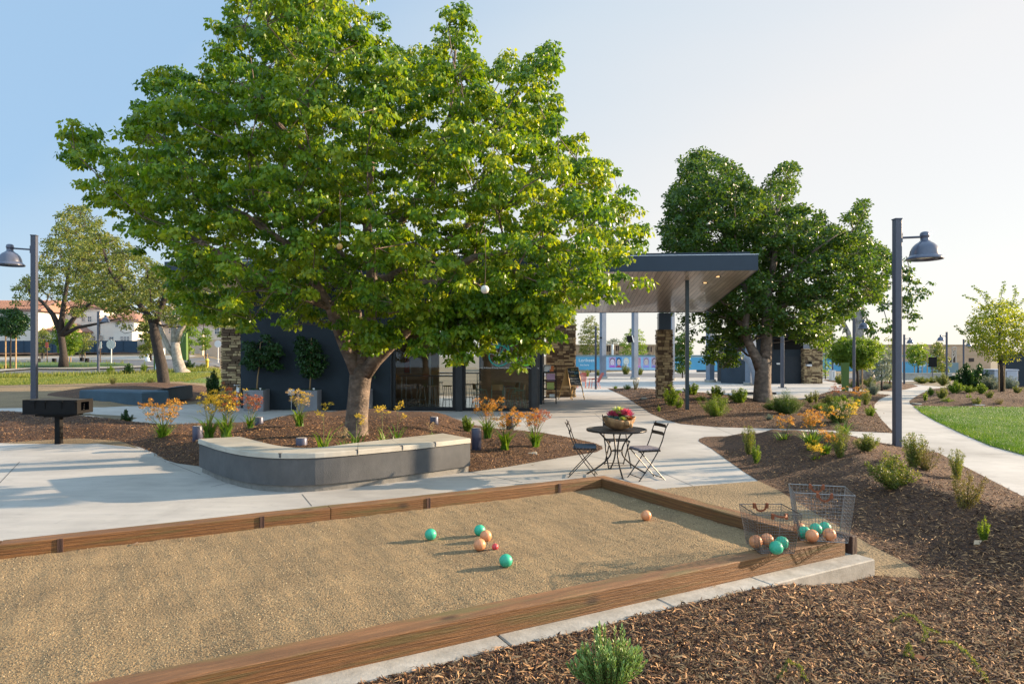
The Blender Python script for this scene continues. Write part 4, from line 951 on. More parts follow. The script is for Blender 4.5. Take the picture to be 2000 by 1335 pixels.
def soffit_x(m, n, l, p, tc, out):
    mp = n.new('ShaderNodeMapping'); mp.inputs['Rotation'].default_value = (0, 0, R(4.8)); l.new(tc.outputs['Object'], mp.inputs[0])
    sx = n.new('ShaderNodeSeparateXYZ'); l.new(mp.outputs[0], sx.inputs[0])
    def M(op, a, b=None):
        q = n.new('ShaderNodeMath'); q.operation = op
        (l.new(a, q.inputs[0]) if hasattr(a, 'links') else setattr(q.inputs[0], 'default_value', a))
        if b is not None: (l.new(b, q.inputs[1]) if hasattr(b, 'links') else setattr(q.inputs[1], 'default_value', b))
        return q.outputs[0]
    u = M('DIVIDE', sx.outputs['X'], .145); fl = M('FLOOR', u); fr = M('FRACT', u)
    gap = M('LESS_THAN', M('ABSOLUTE', M('SUBTRACT', fr, .5)), .455)
    yy = M('DIVIDE', M('ADD', sx.outputs['Y'], M('MULTIPLY', M('FRACT', M('MULTIPLY', fl, .37)), 3)), 1.7)
    wn = n.new('ShaderNodeTexWhiteNoise'); wn.noise_dimensions = '2D'; cb = n.new('ShaderNodeCombineXYZ'); l.new(fl, cb.inputs[0]); l.new(M('FLOOR', yy), cb.inputs[1]); l.new(cb.outputs[0], wn.inputs[0])
    g2 = M('GREATER_THAN', M('FRACT', yy), .008)
    bn = n.new('ShaderNodeBump'); bn.inputs['Distance'].default_value = .01; l.new(gap, bn.inputs['Height']); l.new(bn.outputs[0], p.inputs['Normal'])
    br = M('MULTIPLY', M('MULTIPLY', M('ADD', M('MULTIPLY', wn.outputs['Value'], .45), .75), M('MAXIMUM', gap, .12)), M('MAXIMUM', g2, .4))
    vm = n.new('ShaderNodeVectorMath'); vm.operation = 'SCALE'; l.new(out, vm.inputs[0]); l.new(br, vm.inputs['Scale']); l.new(vm.outputs[0], p.inputs['Base Color'])
M_sof = mat('soffit_boards', (.56, .49, .44), (.38, .325, .29), 2.5, 
 .30, 0, stretch=(9, .6, 1), spec=.5, coat=.25, extra=soffit_x)
mb = MB(); slab(mb, tL, tR, RY0, RD, -.006, .0); mb.build('soffit', M_sof, bld)
# downlights in the soffit
M_dl = mat('downlight_glow', (1.0, .62, .28), rough=.5, emit=1.5)
for px, py in [(1402, 540), (1377, 562), (1346, 590), (1325, 607), (1175, 563), (1169, 591), (1178, 541), (1050, 566)]:
    k = (px-1000)/FPX; m_ = (py-HY)/FPX; y = 20.0
    for _ in range(40):
        P = Vector((k*y, y, 0)); d = (P-A0).dot(bk); z = sof(d); y = (z-EYE)/(-m_)
    P = Vector((k*y, y, sof((Vector((k*y, y, 0))-A0).dot(bk))))
    mb = MB(); mb.lathe([(.10, -.007), (.10, -.016), (.062, -.016), (.06, -.012)], P, 20); f = mb.build('downlight', M_frame, bld, True)
    mb = MB(); mb.lathe([(.06, -.013), (.001, -.013)], P, 20); mb.build('bulb', M_dl, f)
# canopy posts and stone column
pq = G(1342, 806, .02); mb = MB(); mb.obox(pq-uL*.055-bk*.055-up*.1, uL*.11, bk*.11, up*(sof((pq-A0).dot(bk))-pq.z+.095)); mb.build('canopy_post', mat('green_black_post', (.028, .040, .042), rough=.45, metal=.2), bld)
pq2 = G(1163.5, 760, 0); mb = MB(); mb.obox(pq2-uL*.06-bk*.06-up*.1, uL*.12, bk*.12, up*(sof(min((pq2-A0).dot(bk), RD-.1))-pq2.z+.09)); mb.build('canopy_post', M_steel, bld)
# number plate beside the doors
mb = MB(); bb(mb, tpx(738), tpx(757), -.03, -.001, 2.42, 2.54); mb.build('sign_plate', M_white, bld)
# stones
def stonework(name, label, o, ux, uy, L, D, H, parent=None, seed=1, hmin=.06, hmax=.13, lmin=.14, lmax=.42):
    """stacked ledger stone: courses of separate stones round the four faces of a pier"""
    rng = random.Random(seed); mb = MB(); o = Vector(o); ux = Vector(ux); uy = Vector(uy)
    faces = [(o, ux, uy, L), (o+ux*L, uy, -ux, D), (o+ux*L+uy*D, -ux, -uy, L), (o+uy*D, -uy, ux, D)]
    mb.cur = .15; mb.obox(o+ux*.03+uy*.03, ux*(L-.06), uy*(D-.06), up*(H-.01))
    z = 0
    while z < H-.02:
        h = min(rng.uniform(hmin, hmax), H-z); 
        if H-z-h < .03: h = H-z
        for f, (c, a, b, l) in enumerate(faces):
            x = 0
            while x < l-.01:
                w_ = min(rng.uniform(lmin, lmax), l-x)
                if l-x-w_ < .06: w_ = l-x
                pr = rng.uniform(.0, .035); mb.cur = rng.random()
                p0 = c+a*(x+.004)+up*(z+.003)-b*pr; j = lambda s=.006: rng.uniform(0, s)
                vs = [p0+b*.08, p0+a*(w_-.008)+b*.08, p0+a*(w_-.008)+b*.08+up*(h-.006), p0+b*.08+up*(h-.006),
                      p0+a*(.008+j())+up*(.006+j()), p0+a*(w_-.016-j())+up*(.006+j()), p0+a*(w_-.016-j())+up*(h-.013-j()), p0+a*(.008+j())+up*(h-.013-j())]
                mb.add(vs, [(4, 5, 6, 7), (0, 1, 5, 4), (1, 2, 6, 5), (2, 3, 7, 6), (3, 0, 4, 7)]); x += w_
        z += h
    if parent: return mb.build(name, M_stone, parent, attr=True)
    t = mb.build(name, M_stone, attr=True, loc=None); tag(t, label, 'stone wall' if L > 1 else 'stone pier'); return t
q = G(1297, 781, 0)
stonework('stone_base', '', q-uL*-.31-bk*.31-up*.05 if False else q+uL*.31-bk*.31-up*.05, -uL, bk, .62, .62, 3.02, bld, 3, .07, .15, .12, .34)
mb = MB(); zc_ = sof((q-A0).dot(bk)+.2); mb.obox(q+uL*.25-bk*.25+up*2.97, -uL*.5, bk*.5, up*(zc_-2.97-.01)); mb.build('column_casing', M_fascia, bld)
q = Vector((1.55, 29.9, 0)); stonework('stone_wall', 'tall brown ledger stone wall behind the book cart and chalkboard', q, -uL, bk, 1.32, .45, 3.26, seed=5)
q = W(432, 0, 24.2); q.z = 0; stonework('stone_wall', 'tall ledger stone wall at the left corner of the dark building', q, -uL, bk, .95, .5, 2.9, seed=7)
# --- text helper
def text(name, s, p, size, ux, m, parent=None, depth=.002, uy=(0, 0, 1), align='LEFT'):
    cu = bpy.data.curves.new(name, 'FONT'); cu.body = s; cu.size = size; cu.extrude = depth; cu.align_x = align
    o = bpy.data.objects.new(name+'_tmp', cu); COL.objects.link(o); dg = bpy.context.evaluated_depsgraph_get(); me = bpy.data.meshes.new_from_object(o.evaluated_get(dg))
    bpy.data.objects.remove(o); bpy.data.curves.remove(cu); ux = Vector(ux).normalized(); uy = Vector(uy).normalized(); uz = ux.cross(uy)
    M = Matrix(((ux.x, uy.x, uz.x, p[0]), (ux.y, uy.y, uz.y, p[1]), (ux.z, uy.z, uz.z, p[2]), (0, 0, 0, 1))); me.transform(M)
    if parent: me.transform(Matrix.Translation(-ORG[parent.name]))
    me.materials.clear(); me.materials.append(m); ob = bpy.data.objects.new(name, me); COL.objects.link(ob)
    if parent: ob.parent = parent
    ORG[ob.name] = ORG[parent.name] if parent else Vector((0, 0, 0)); return ob
# --- bicycle graphic on the right-hand pane
gb = {'g': mat('decal_lime', (.20, .62, .03), rough=.5), 't': mat('decal_teal', (.02, .30, .24), rough=.5), 'w': mat('decal_white', (.75, .75, .72), rough=.5), 'b': mat('decal_blue', (.03, .14, .32), rough=.5)}
DD = .055
def dp_(px, py):
    t = tpx(px, DD); p = B(t, DD, 0); p.z = EYE-(py-HY)/FPX*p.y; return p
def ring2(cx, cy, r, w_, m, name='decal_wheel', a0=0, a1=360, parent=None):
    mb = MB(); n = 40; vs = []
    for k in range(n+1):
        a = R(a0+(a1-a0)*k/n)
        for rr in (r-w_/2, r+w_/2): vs.append(dp_(cx+rr*math.cos(a), cy-rr*math.sin(a)))
    mb.add(vs, [(2*k, 2*k+1, 2*k+3, 2*k+2) for k in range(n)]); return mb.build(name, m, bld)
def line2(mb, a, b, w_):
    ax, ay = a; bx, by = b; L = math.hypot(bx-ax, by-ay); nx, ny = -(by-ay)/L*w_/2, (bx-ax)/L*w_/2
    mb.add([dp_(ax+nx, ay+ny), dp_(bx+nx, by+ny), dp_(bx-nx, by-ny), dp_(ax-nx, ay-ny)], [(0, 1, 2, 3)])
ring2(1026, 694, 19, 3.4, gb['g']); ring2(975, 694, 20, 2.6, gb['t']); ring2(975, 694, 20, 3, gb['g'], a0=100, a1=170)
mb = MB()
for k in range(12):
    a = R(30*k+10); line2(mb, (1026, 694), (1026+17.5*math.cos(a), 694+17.5*math.sin(a)), .35)
    line2(mb, (975, 694), (975+18.5*math.cos(a), 694+18.5*math.sin(a)), .3)
line2(mb, (971, 696), (1000, 700), 1); line2(mb, (971, 692), (997, 697), .8)
for cx, cy, r in ((972, 694, 4.5), (998, 699, 5)): 
    for k in range(8): a = R(45*k); line2(mb, (cx+r*.4*math.cos(a), cy+r*.4*math.sin(a)), (cx+r*math.cos(a+.5), cy+r*math.sin(a+.5)), 1.1)
mb.build('decal_spokes', gb['w'], bld)
mb = MB(); line2(mb, (998, 697), (1018, 670), 3.2); line2(mb, (990, 667), (1018, 668), 2.6); line2(mb, (990, 667), (998, 697), 2.2); line2(mb, (975, 694), (990, 667), 1.4); line2(mb, (975, 694), (998, 697), 1.4); line2(mb, (1018, 666), (1026, 694), 2.4); mb.build('decal_frame', gb['t'], bld)
mb = MB(); line2(mb, (996, 676), (1014, 668.5), 3); line2(mb, (1000, 694), (1014, 675), 2.4); mb.build('decal_frame', gb['g'], bld)
mb = MB(); line2(mb, (960, 671), (978, 671), 4); line2(mb, (985, 664), (996, 664), 3); mb.build('decal_saddle', gb['b'], bld)
mb = MB(); line2(mb, (960, 677), (975, 678), 5); mb.build('decal_saddlebag', gb['t'], bld)
p0 = dp_(931, 719); text('decal_words', 'Learning Sculpture Knitting Running Building Playing Making Creating Imagining', p0, .066, -uL, gb['w'], bld, .0005)
bpy.context.view_layer.update()

# --- furniture behind the glass
M_int = mat('interior_metal', (.35, .36, .33), rough=.35, metal=.6); M_ply = mat('plywood_seat', (.40, .25, .10), (.34, .2, .08), 4, .5); M_tt = mat('dark_table_top', (.05, .045, .04), rough=.3); M_mint = mat('mint_metal', (.22, .34, .26), rough=.4)
def hightable(name, label, t0, t1, d, w_, h):
    c = B((t0+t1)/2, d, 0); t = thing(name, label, 'table', tuple(c)); mb = MB(); bb(mb, t0, t1, d-w_/2, d+w_/2, h-.045, h); mb.build('table_top', M_tt, t)
    for a in (t0-.08, t1+.08, (t0+t1)/2):
        for e in (-w_/2+.06, w_/2-.06): mb = MB(); mb.tube([B(a, d+e, .02), B(a, d+e, h-.045)], .02, 8); mb.build('leg', M_int, t)
hightable('high_table', 'long dark high table behind the left glass door', tpx(785, 2.6), tpx(898, 2.6), 2.6, .8, 1.14)
hightable('high_table', 'second dark high table seen between the glass doors', tpx(850, 4.4), tpx(938, 4.4), 4.4, .7, 1.2)
def stool():
    t = thing('bar_stool', 'x', 'bar stool', (0, 0, 0), 0, 'bar stools at the high tables')
    mb = MB(); mb.lathe([(.001, .73), (.16, .73), (.175, .75), (.17, .765), (.001, .765)], n=20); mb.build('seat', M_ply, t, local=True)
    for k in range(4):
        a = R(45+90*k); mb = MB(); mb.tube([(.11*math.cos(a), .11*math.sin(a), .74), (.2*math.cos(a), .2*math.sin(a), 0)], .011, 6); mb.build('leg', M_int, t, local=True)
    mb = MB(); mb.tube([(.165*math.cos(R(18*k)), .165*math.sin(R(18*k)), .25) for k in range(20)], .008, 5, closed=True); mb.build('foot_ring', M_int, t, True, local=True); return t
st = stool(); stt = [(798, 1.9, 'bar stool furthest left behind the left glass door'), (822, 1.9, 'second bar stool from the left behind the left glass door'), (846, 1.9, 'third bar stool from the left behind the left glass door'), (874, 1.9, 'bar stool beside the dark post inside the left glass door'),
       (914, 3.4, 'bar stool behind the left edge of the right glass door'), (934, 3.5, 'bar stool left of the wooden chairs in the right glass door'), (858, 5.0, 'distant bar stool silhouetted against the rear opening')]
for i, (px, d, lb) in enumerate(stt):
    o = st if i == 0 else dup(st); p = B(tpx(px, d), d, .02); o.location = p; o.rotation_euler = (0, 0, i*.7); o['label'] = lb
def cafechair():
    t = thing('cafe_chair', 'x', 'chair', (0, 0, 0), 0, 'plywood chairs behind the right glass door')
    mb = MB(); mb.bbox(-.2, .2, -.2, .2, .445, .462, .01); mb.build('seat', M_ply, t, local=True)
    mb = MB(); n = 8
    for k in range(n): y0 = -.2+.4*k/n; y1 = y0+.05; f = lambda y: -.21-.04*(1-(y/.2)**2); mb.obox((f(y0), y0, .66), (f(y1)-f(y0), y1-y0, 0), (.012, 0, 0), (-.03, 0, .2))
    mb.build('backrest', M_ply, t, local=True)
    for y in (-.2, .2):
        mb = MB(); mb.tube([(-.23, y, .84), (-.2, y, .46), (-.27, y, 0)], .013, 6); mb.build('rear_leg', M_mint, t, local=True)
        mb = MB(); mb.tube([(-.2, y, .64), (.14, y, .64), (.2, y, .46), (.26, y, 0)], .013, 6); mb.build('front_leg', M_mint, t, local=True)
    return t
cc = cafechair()
for i, (px, d, rz, lb) in enumerate([(971, .95, 95, 'plywood cafe chair seen from behind through the right glass door'), (1012, 1.1, 170, 'mint legged cafe chair side on at the right edge of the glass'), (938, 1.6, 20, 'cafe chair facing right behind the right glass door'), (1000, 2.6, 200, 'cafe chair in the dim back behind the bicycle graphic')]):
    o = cc if i == 0 else dup(cc); o.location = B(tpx(px, d), d, .02); o.rotation_euler = (0, 0, R(rz)); o['label'] = lb
c = B(tpx(985, 2.0), 2.0, .02); t = thing('cafe_table', 'small round cafe table among the plywood chairs behind glass', 'table', tuple(c)); mb = MB(); mb.lathe([(.001, .72), (.38, .72), (.38, .745), (.001, .745)], n=28); mb.build('table_top', M_tt, t, local=True)
mb = MB(); mb.lathe([(.03, 0), (.03, .72)], n=10); mb.lathe([(.001, .02), (.25, .012), (.25, 0)], n=20); mb.build('pedestal', M_int, t, local=True)
c = B(tpx(792, 4.2), 4.2, .02); t = thing('red_artwork', 'narrow red and yellow figure panel on the interior wall left of the doors', 'wall panel', tuple(c)); mb = MB(); bb(mb, tpx(790, 4.2), tpx(799, 4.2), 4.2, 4.24, 1.2, 2.1); mb.build('panel', mat('red_panel', (.38, .03, .015), rough=.6), t)
mb = MB(); bb(mb, tpx(788, 4.2), tpx(801, 4.2), 4.25, 4.29, 1.15, 2.15); mb.build('frame', M_tt, t)

# --- planters with young trees in front of the wall
M_plc = mat('planter_concrete', (.235, .235, .255), (.20, .20, .215), 5, .75, .3, 60, mscale=1.5, dist=.004)
M_soil = mat('potting_soil', (.05, .032, .02), rough=.95)
PLS = []
for (x0, xm, x1, yt, yb, lb) in [(475, 514, 532, 761.5, 803.5, 'square grey concrete planter nearest the stone wall corner'), (579, 619, 635, 762, 804, 'square grey concrete planter in the middle of the dark wall'), (683, 721, 736, 761, 805, 'square grey concrete planter half hidden by the big trunk')]:
    f = G(x0, yb); g2 = G(xm, yb); s = (g2-f).length; ang = math.atan2((g2-f).y, (g2-f).x)-R(1.0)
    H = (yb-yt)*f.y/FPX; D = s*1.0; t = thing('concrete_planter', lb, 'planter', tuple(f), 0, 'grey planters along the dark wall')
    a = Vector((math.cos(R(2)), math.sin(R(2)), 0)); b_ = Vector((-a.y, a.x, 0)); mb = MB(); wv = .035
    mb.bbox(0, s, 0, wv, 0, H, .006, (f, a, b_)); mb.bbox(0, s, D-wv, D, 0, H, .006, (f, a, b_)); mb.bbox(0, wv, wv, D-wv, 0, H-.001, .006, (f, a, b_)); mb.bbox(s-wv, s, wv, D-wv, 0, H-.001, .006, (f, a, b_))
    mb.build('planter_box', M_plc, t); mb = MB(); mb.obox(f+a*wv+b_*wv+up*(H-.12), a*(s-2*wv), b_*(D-2*wv), up*.04); mb.build('soil', M_soil, t); PLS.append((f+a*(s/2)+b_*(D/2)+up*(H-.08), s))

# --- chalkboard A-frame, book cart, red chairs
M_pine = mat('pine_frame', (.55, .34, .13), (.46, .27, .10), 10, .6); M_cb = mat('chalkboard', (.018, .024, .028), (.035, .04, .042), 6, .8)
fa = G(1091, 779.5); fb = G(1118, 781); fc = G(1141.5, 780.5)
cbt = thing('chalkboard_sign', 'pine A-frame chalkboard sign with yellow blue and white chalk writing', 'sign', tuple(fb))
# front frame faces the camera and right; leaning back to the ridge
rx = (fc-fb).normalized(); H = 1.12; ridge_l = W(1107, 717, fb.y+.32); ridge_r = ridge_l+rx*((fc-fb).length*.93)
def legbar(mb, a, b, w_=.035): mb.tube([a, b], w_/2*1.2, 4)
mb = MB(); legbar(mb, fb, ridge_l); legbar(mb, fc, ridge_r); mb.tube([ridge_l, ridge_r], .02, 4); mid = lambda f, k: f.lerp(ridge_l if f is fb else ridge_r, k); mb.tube([mid(fb, .43), mid(fc, .43)], .02, 4); mb.build('front_frame', M_pine, cbt)
ba = fa; bd = fa+(fc-fb); mb = MB(); legbar(mb, ba, ridge_l+Vector((-.02, .01, 0))); legbar(mb, bd, ridge_r+Vector((0, .02, 0))); mb.tube([ba.lerp(ridge_l, .43), bd.lerp(ridge_r, .43)], .02, 4); mb.build('rear_frame', M_pine, cbt)
nrm = rx.cross(ridge_l-fb).normalized(); nrm = nrm if nrm.y < 0 else -nrm
a0_, a1_, a2_, a3_ = mid(fb, .45), mid(fc, .45), mid(fc, .985), mid(fb, .985); mb = MB(); vs = [a0_, a1_, a2_, a3_]; mb.add(vs+[v-nrm*.01 for v in vs], [(0, 1, 2, 3), (7, 6, 5, 4), (0, 4, 5, 1), (1, 5, 6, 2), (2, 6, 7, 3), (3, 7, 4, 0)]); cbo = mb.build('board', M_cb, cbt)
mb = MB(); vs = [ba.lerp(ridge_l, .45), bd.lerp(ridge_r, .45), bd.lerp(ridge_r, .98), ba.lerp(ridge_l, .98)]; mb.add(vs, [(0, 1, 2, 3)]); mb.build('rear_board', M_pine, cbt)
up2 = (ridge_l-fb).normalized(); cw = (a1_-a0_).length
def chalk(s, u, v, size, m): p = a0_+rx*(cw*u)+up2*((a3_-a0_).length*v)+nrm*.006; text('chalk_writing', s, p, size, rx, m, cbo, .0005, up2)
mY = mat('chalk_yellow', (.65, .50, .12), rough=.9); mW = mat('chalk_white', (.7, .7, .66), rough=.9); mB2 = mat('chalk_blue', (.10, .42, .55), rough=.9)
chalk('Join us', .32, .86, .11, mY); chalk('Today', .05, .72, .12, mW); chalk('OPEN', .52, .64, .13, mB2); chalk('come in', .2, .52, .08, mY); chalk('Like a book', .1, .34, .085, mW); chalk('Get a treat', .15, .2, .085, mW); chalk('Thanks', .42, .07, .1, mW)
# cart
cp = G(1074, 788); cart = thing('book_cart', 'black wheeled cart holding tilted books beside the side glass', 'cart', tuple(cp))
mb = MB()
for x in (-.24, .24):
    for y in (-.14, .14): mb.tube([(x, y, .14), (x, y, 1.42), (x*.8, y, 1.50)], .014, 6)
mb.tube([(-.2, .14, 1.5), (.2, .14, 1.5)], .014, 6); mb.tube([(-.2, -.14, 1.5), (.2, -.14, 1.5)], .014, 6); mb.build('cart_frame', M_black, cart, local=True)
for k, z in enumerate((.22, .55, .88, 1.2)):
    mb = MB(); mb.obox((-.235, -.13, z), (.47, 0, 0), (0, .22, .02), (0, 0, .012)); mb.obox((-.235, -.13, z), (.47, 0, 0), (0, .0, .06), (0, .008, 0)); mb.build('shelf', M_black, cart, local=True)
for x in (-.24, .24):
    for y in (-.14, .14):
        mb = MB(); mb.tube([(x-.012, y, .055), (x+.012, y, .055)], .055, 14); mb.tube([(x, y, .055), (x, y, .15)], .014, 6); mb.build('wheel', M_black, cart, local=True)
bc_ = [((.75, .74, .70), -.12, 1.22, .30, .30), ((.70, .18, .03), .06, 1.23, .16, .24), ((.06, .22, .45), -.02, 1.22, .14, .2), ((.55, .32, .45), .03, .90, .32, .28), ((.42, .48, .10), .02, .57, .28, .26), ((.75, .74, .70), .08, .24, .2, .14)]
for k, (c_, x, z, w_, h) in enumerate(bc_):
    mb = MB(); mb.obox((cp.x+x-w_/2, cp.y-.12-.004*k, z), (w_, 0, 0), (0, .025, 0), (0, .06, h)); o = mb.build('picture_book', mat('book_%d' % k, c_, [v*.7 for v in c_], 12, .5)); 
    lbs = ['white picture book standing tallest on the top cart shelf', 'orange book on the top shelf of the black cart', 'small blue book on the top shelf of the black cart', 'pink and purple picture book on the second cart shelf', 'yellow green book on the third shelf of the black cart', 'small white book on the lowest shelf of the black cart']
    tag(o, lbs[k], 'book')
# red metal lounge chairs
M_red = mat('red_chair_paint', (.50, .085, .045), (.44, .07, .04), 9, .45)
def lounge():
    t = thing('lounge_chair', 'x', 'chair', (0, 0, 0), 0, 'red slatted metal lounge chairs')
    mb = MB()
    for k in range(7): y = -.24+.08*k; mb.obox((-.25, y-.028, .38), (.52, 0, -.04 if False else .05), (0, .056, 0), (0, 0, .012))
    mb.build('seat', M_red, t, local=True)
    mb = MB()
    for k in range(7): y = -.25+.083*k; h = .56+.05*math.cos(y*5); mb.obox((-.25, y-.03, .40), (-.30*h/.56, 0, h), (0, .06, 0), (.012, 0, .004))
    mb.obox((-.53, -.24, .86), (0, .48, 0), (-.03, 0, .06), (.015, 0, .003)); mb.build('backrest', M_red, t, local=True)
    for y in (-.30, .30):
        mb = MB(); mb.tube([(.3, y, 0), (.24, y, .60), (-.36, y, .64)], .017, 6); mb.obox((-.36, y-.035, .63), (.68, 0, -.02), (0, .07, 0), (0, 0, .015)); mb.build('arm', M_red, t, local=True)
        for q_ in ([(-.2, y*.85, .42), (-.34, y*.85, 0)], [(.22, y*.85, .42), (.3, y*.85, 0)]): mb = MB(); mb.tube(q_, .016, 6); mb.build('leg', M_red, t, local=True)
    return t
lc = lounge(); q = G(1136, 757); lc.location = q; lc.rotation_euler = (0, 0, R(-100)); lc['label'] = 'red metal lounge chair with its back to the chalkboard sign'
o = dup(lc); q = G(1161, 758); o.location = q; o.rotation_euler = (0, 0, R(190)); o['label'] = 'red metal lounge chair leaning back seen from the side right of the sign'

# ================================================================== TREES
def bedz(x, y):
    for k, (poly, off, hm, ed, ro) in BEDS.items():
        X = np.array([x]); Y = np.array([y])
        if inside(poly, X, Y)[0]: return float(hgt(poly, X, Y, off, hm, ed, ro)[0])
    return float(T(x, y))
def GB(px, py):
    """pixel -> point on the mulch surface"""
    p = G(px, py)
    for _ in range(8):
        z = bedz(p.x, p.y); y = FPX*(EYE-z)/(py-HY); p = Vector(((px-1000)/FPX*y, y, z))
    return p
def limb(pts, Y0=None):
    """[(px,py,Y,r)...] -> world"""
    return [(*W(a, b, y), r) for a, b, y, r in pts]
LM_main = leafmat('leaf_bright_green', [(.028, .10, .012), (.12, .232, .012), (.29, .36, .024)], .48, .36, (1.75, 1.4, .42))
LM_right = leafmat('leaf_deep_green', [(.022, .06, .012), (.052, .115, .018), (.11, .17, .03)], .42, .4, (1.9, 1.6, .5))
LM_olive = leafmat('leaf_olive', [(.06, .095, .02), (.12, .165, .03), (.22, .22, .05)], .42, .5, (1.6, 1.4, .6))
LM_lime = leafmat('leaf_yellow_green', [(.06, .13, .012), (.12, .21, .018), (.21, .28, .03)], .48, .45, (1.6, 1.4, .5))
LM_dark = leafmat('leaf_dark', [(.012, .04, .010), (.022, .07, .014), (.045, .11, .02)], .3, .4)
LM_gray = leafmat('leaf_grey_green', [(.12, .155, .11), (.20, .24, .18), (.30, .33, .25)], .3, .6, (1, 1, .8))
LM_brown = leafmat('leaf_brownish', [(.09, .06, .025), (.13, .12, .03), (.16, .17, .05)], .35, .6)
def tree(name, label, base, limbs, outline, yc, half, npts, pr, per, crad, L, lm, bark, seed, Rpx=90, reject=None, gap=.3, gapscale=.9, group=None, cat='tree', rtip=.006, minpx=4, wr=.66, droop=.8, pathw=.25, extra=None, spread=.45, step=.5, zsq=.8, maxn=None, upr=(-.35, 1), sub=None, szf=.95):
    rng = np.random.default_rng(seed); t = thing(name, label, cat, tuple(base), 0, group)
    outline = ragged(outline, .09*FPX/yc, .3*FPX/yc, rng) if sub else outline
    C = outline_pts(outline, yc, half, npts, rng, Rpx, minpx, reject=reject, gap=gap, gapscale=gapscale)
    C = poisson(C, pr)
    if maxn: C = C[:maxn]
    tips = C-np.array([0, 0, crad*.2])
    if extra is not None: C = np.concatenate([C, extra])
    sk = skeleton(limbs, tips, rng, rtip=rtip, pathw=pathw, step=step)
    if sub:
        k, sg = sub; C2 = subclumps(C, k, sg, rng, szf)
        qx = 1000+C2[:, 0]/C2[:, 1]*FPX; qy = HY+(EYE-C2[:, 2])/C2[:, 1]*FPX; q_in = inside(outline, qx, qy) & (pdist(outline, qx, qy) > crad*.55*FPX/yc)
        if extra is not None: q_in |= (np.arange(len(C2)) >= (len(C)-len(extra))*k)
        if reject is not None: keep = ~reject(C2) & q_in
        else: keep = q_in
        for i in range(0, len(C2), 2):
            if keep[i]: sk.tube([C[i//k], C2[i]], [rtip*.9, rtip*.45], 3, False)
        C = C2[keep]
    sk.build('trunk', bark, t, True)
    rad = crad*(.75+.5*rng.random(len(C))); V, F, A = leaves(C, rad, per, L, wr, droop, rng, spread=spread, zsq=zsq, up=upr)
    raw('crown', V, F, lm, t, var=A); return t
# --- the big tree behind the seat wall
MAIN = [(104, 252), (140, 228), (194, 228), (200, 268), (228, 288), (236, 240), (262, 224), (258, 190), (276, 150), (312, 120), (350, 116), (366, 140), (395, 118), (402, 70), (392, 40), (400, 22), (430, 30), (445, -10), (465, -70), (560, -140), (680, -120), (735, -30), (745, 20), (775, 55), (800, 92), (845, 70), (848, 28), (872, -10), (905, -12), (932, 30), (942, 70), (930, 105), (968, 98), (1000, 92), (1022, 106), (1050, 84), (1078, 68), (1096, 84), (1106, 130), (1096, 165), (1112, 210), (1112, 248), (1140, 252), (1150, 285), (1190, 300), (1200, 325), (1234, 335), (1226, 362), (1256, 372), (1260, 410), (1270, 432), (1300, 440), (1305, 468), (1262, 492), (1232, 520), (1185, 548), (1158, 592), (1120, 616), (1092, 596), (1066, 604), (1068, 650), (1050, 668), (1020, 650), (990, 622), (955, 612), (932, 592), (915, 620), (886, 650), (860, 640), (838, 604), (812, 626), (790, 676), (768, 700), (735, 706), (700, 694), (660, 672), (612, 656), (560, 662), (538, 630), (490, 652), (425, 658), (366, 640), (336, 604), (322, 552), (290, 528), (258, 498), (226, 456), (184, 430), (152, 386), (144, 338), (112, 310)]
Ym = 12.5
mb0 = GB(696, 857); mb0.y = 12.45; mb0.x = (696-1000)/FPX*12.45
limbsM = [limb([(696, 866, 12.45, .27), (695, 845, 12.45, .23), (697, 815, 12.45, .205), (700, 780, 12.45, .198), (703, 745, 12.45, .20), (706, 722, 12.45, .21), (708, 706, 12.45, .15)]),
          limb([(702, 735, 12.42, .16), (688, 702, 12.4, .14), (676, 676, 12.35, .135), (664, 648, 12.2, .12), (645, 600, 12.0, .10), (610, 545, 11.6, .08), (560, 480, 11.2, .06), (480, 420, 10.8, .045), (380, 380, 10.6, .03)]),
          limb([(710, 732, 12.42, .15), (733, 702, 12.3, .135), (757, 678, 12.2, .125), (785, 652, 12.1, .115), (812, 626, 12.0, .105), (832, 603, 11.9, .095), (852, 572, 11.8, .08), (885, 528, 11.6, .07), (925, 502, 11.5, .06), (985, 492, 11.4, .045), (1060, 480, 11.4, .03)]),
          limb([(708, 712, 12.45, .19), (716, 672, 12.5, .14), (722, 620, 12.6, .125), (728, 560, 12.7, .11), (722, 500, 12.7, .10), (716, 430, 12.7, .085), (722, 350, 12.6, .07), (732, 250, 12.5, .05), (705, 110, 12.4, .03)]),
          limb([(707, 712, 12.5, .17), (700, 650, 13.2, .12), (690, 565, 13.9, .10), (655, 470, 14.4, .08), (590, 370, 14.9, .06), (500, 260, 15.0, .04)]),
          limb([(724, 510, 12.7, .085), (780, 440, 13.0, .07), (840, 350, 13.2, .055), (880, 220, 13.2, .04), (892, 60, 13.2, .025)]),
          limb([(717, 440, 12.7, .075), (650, 350, 12.2, .06), (560, 260, 11.8, .045), (470, 160, 11.6, .03)]),
          limb([(728, 560, 12.7, .09), (830, 500, 13.8, .07), (940, 420, 14.4, .055), (1040, 330, 14.6, .04), (1070, 200, 14.6, .025)]),
          limb([(645, 600, 12.0, .075), (540, 560, 11.0, .055), (440, 500, 10.4, .04), (330, 440, 10.2, .03)])]
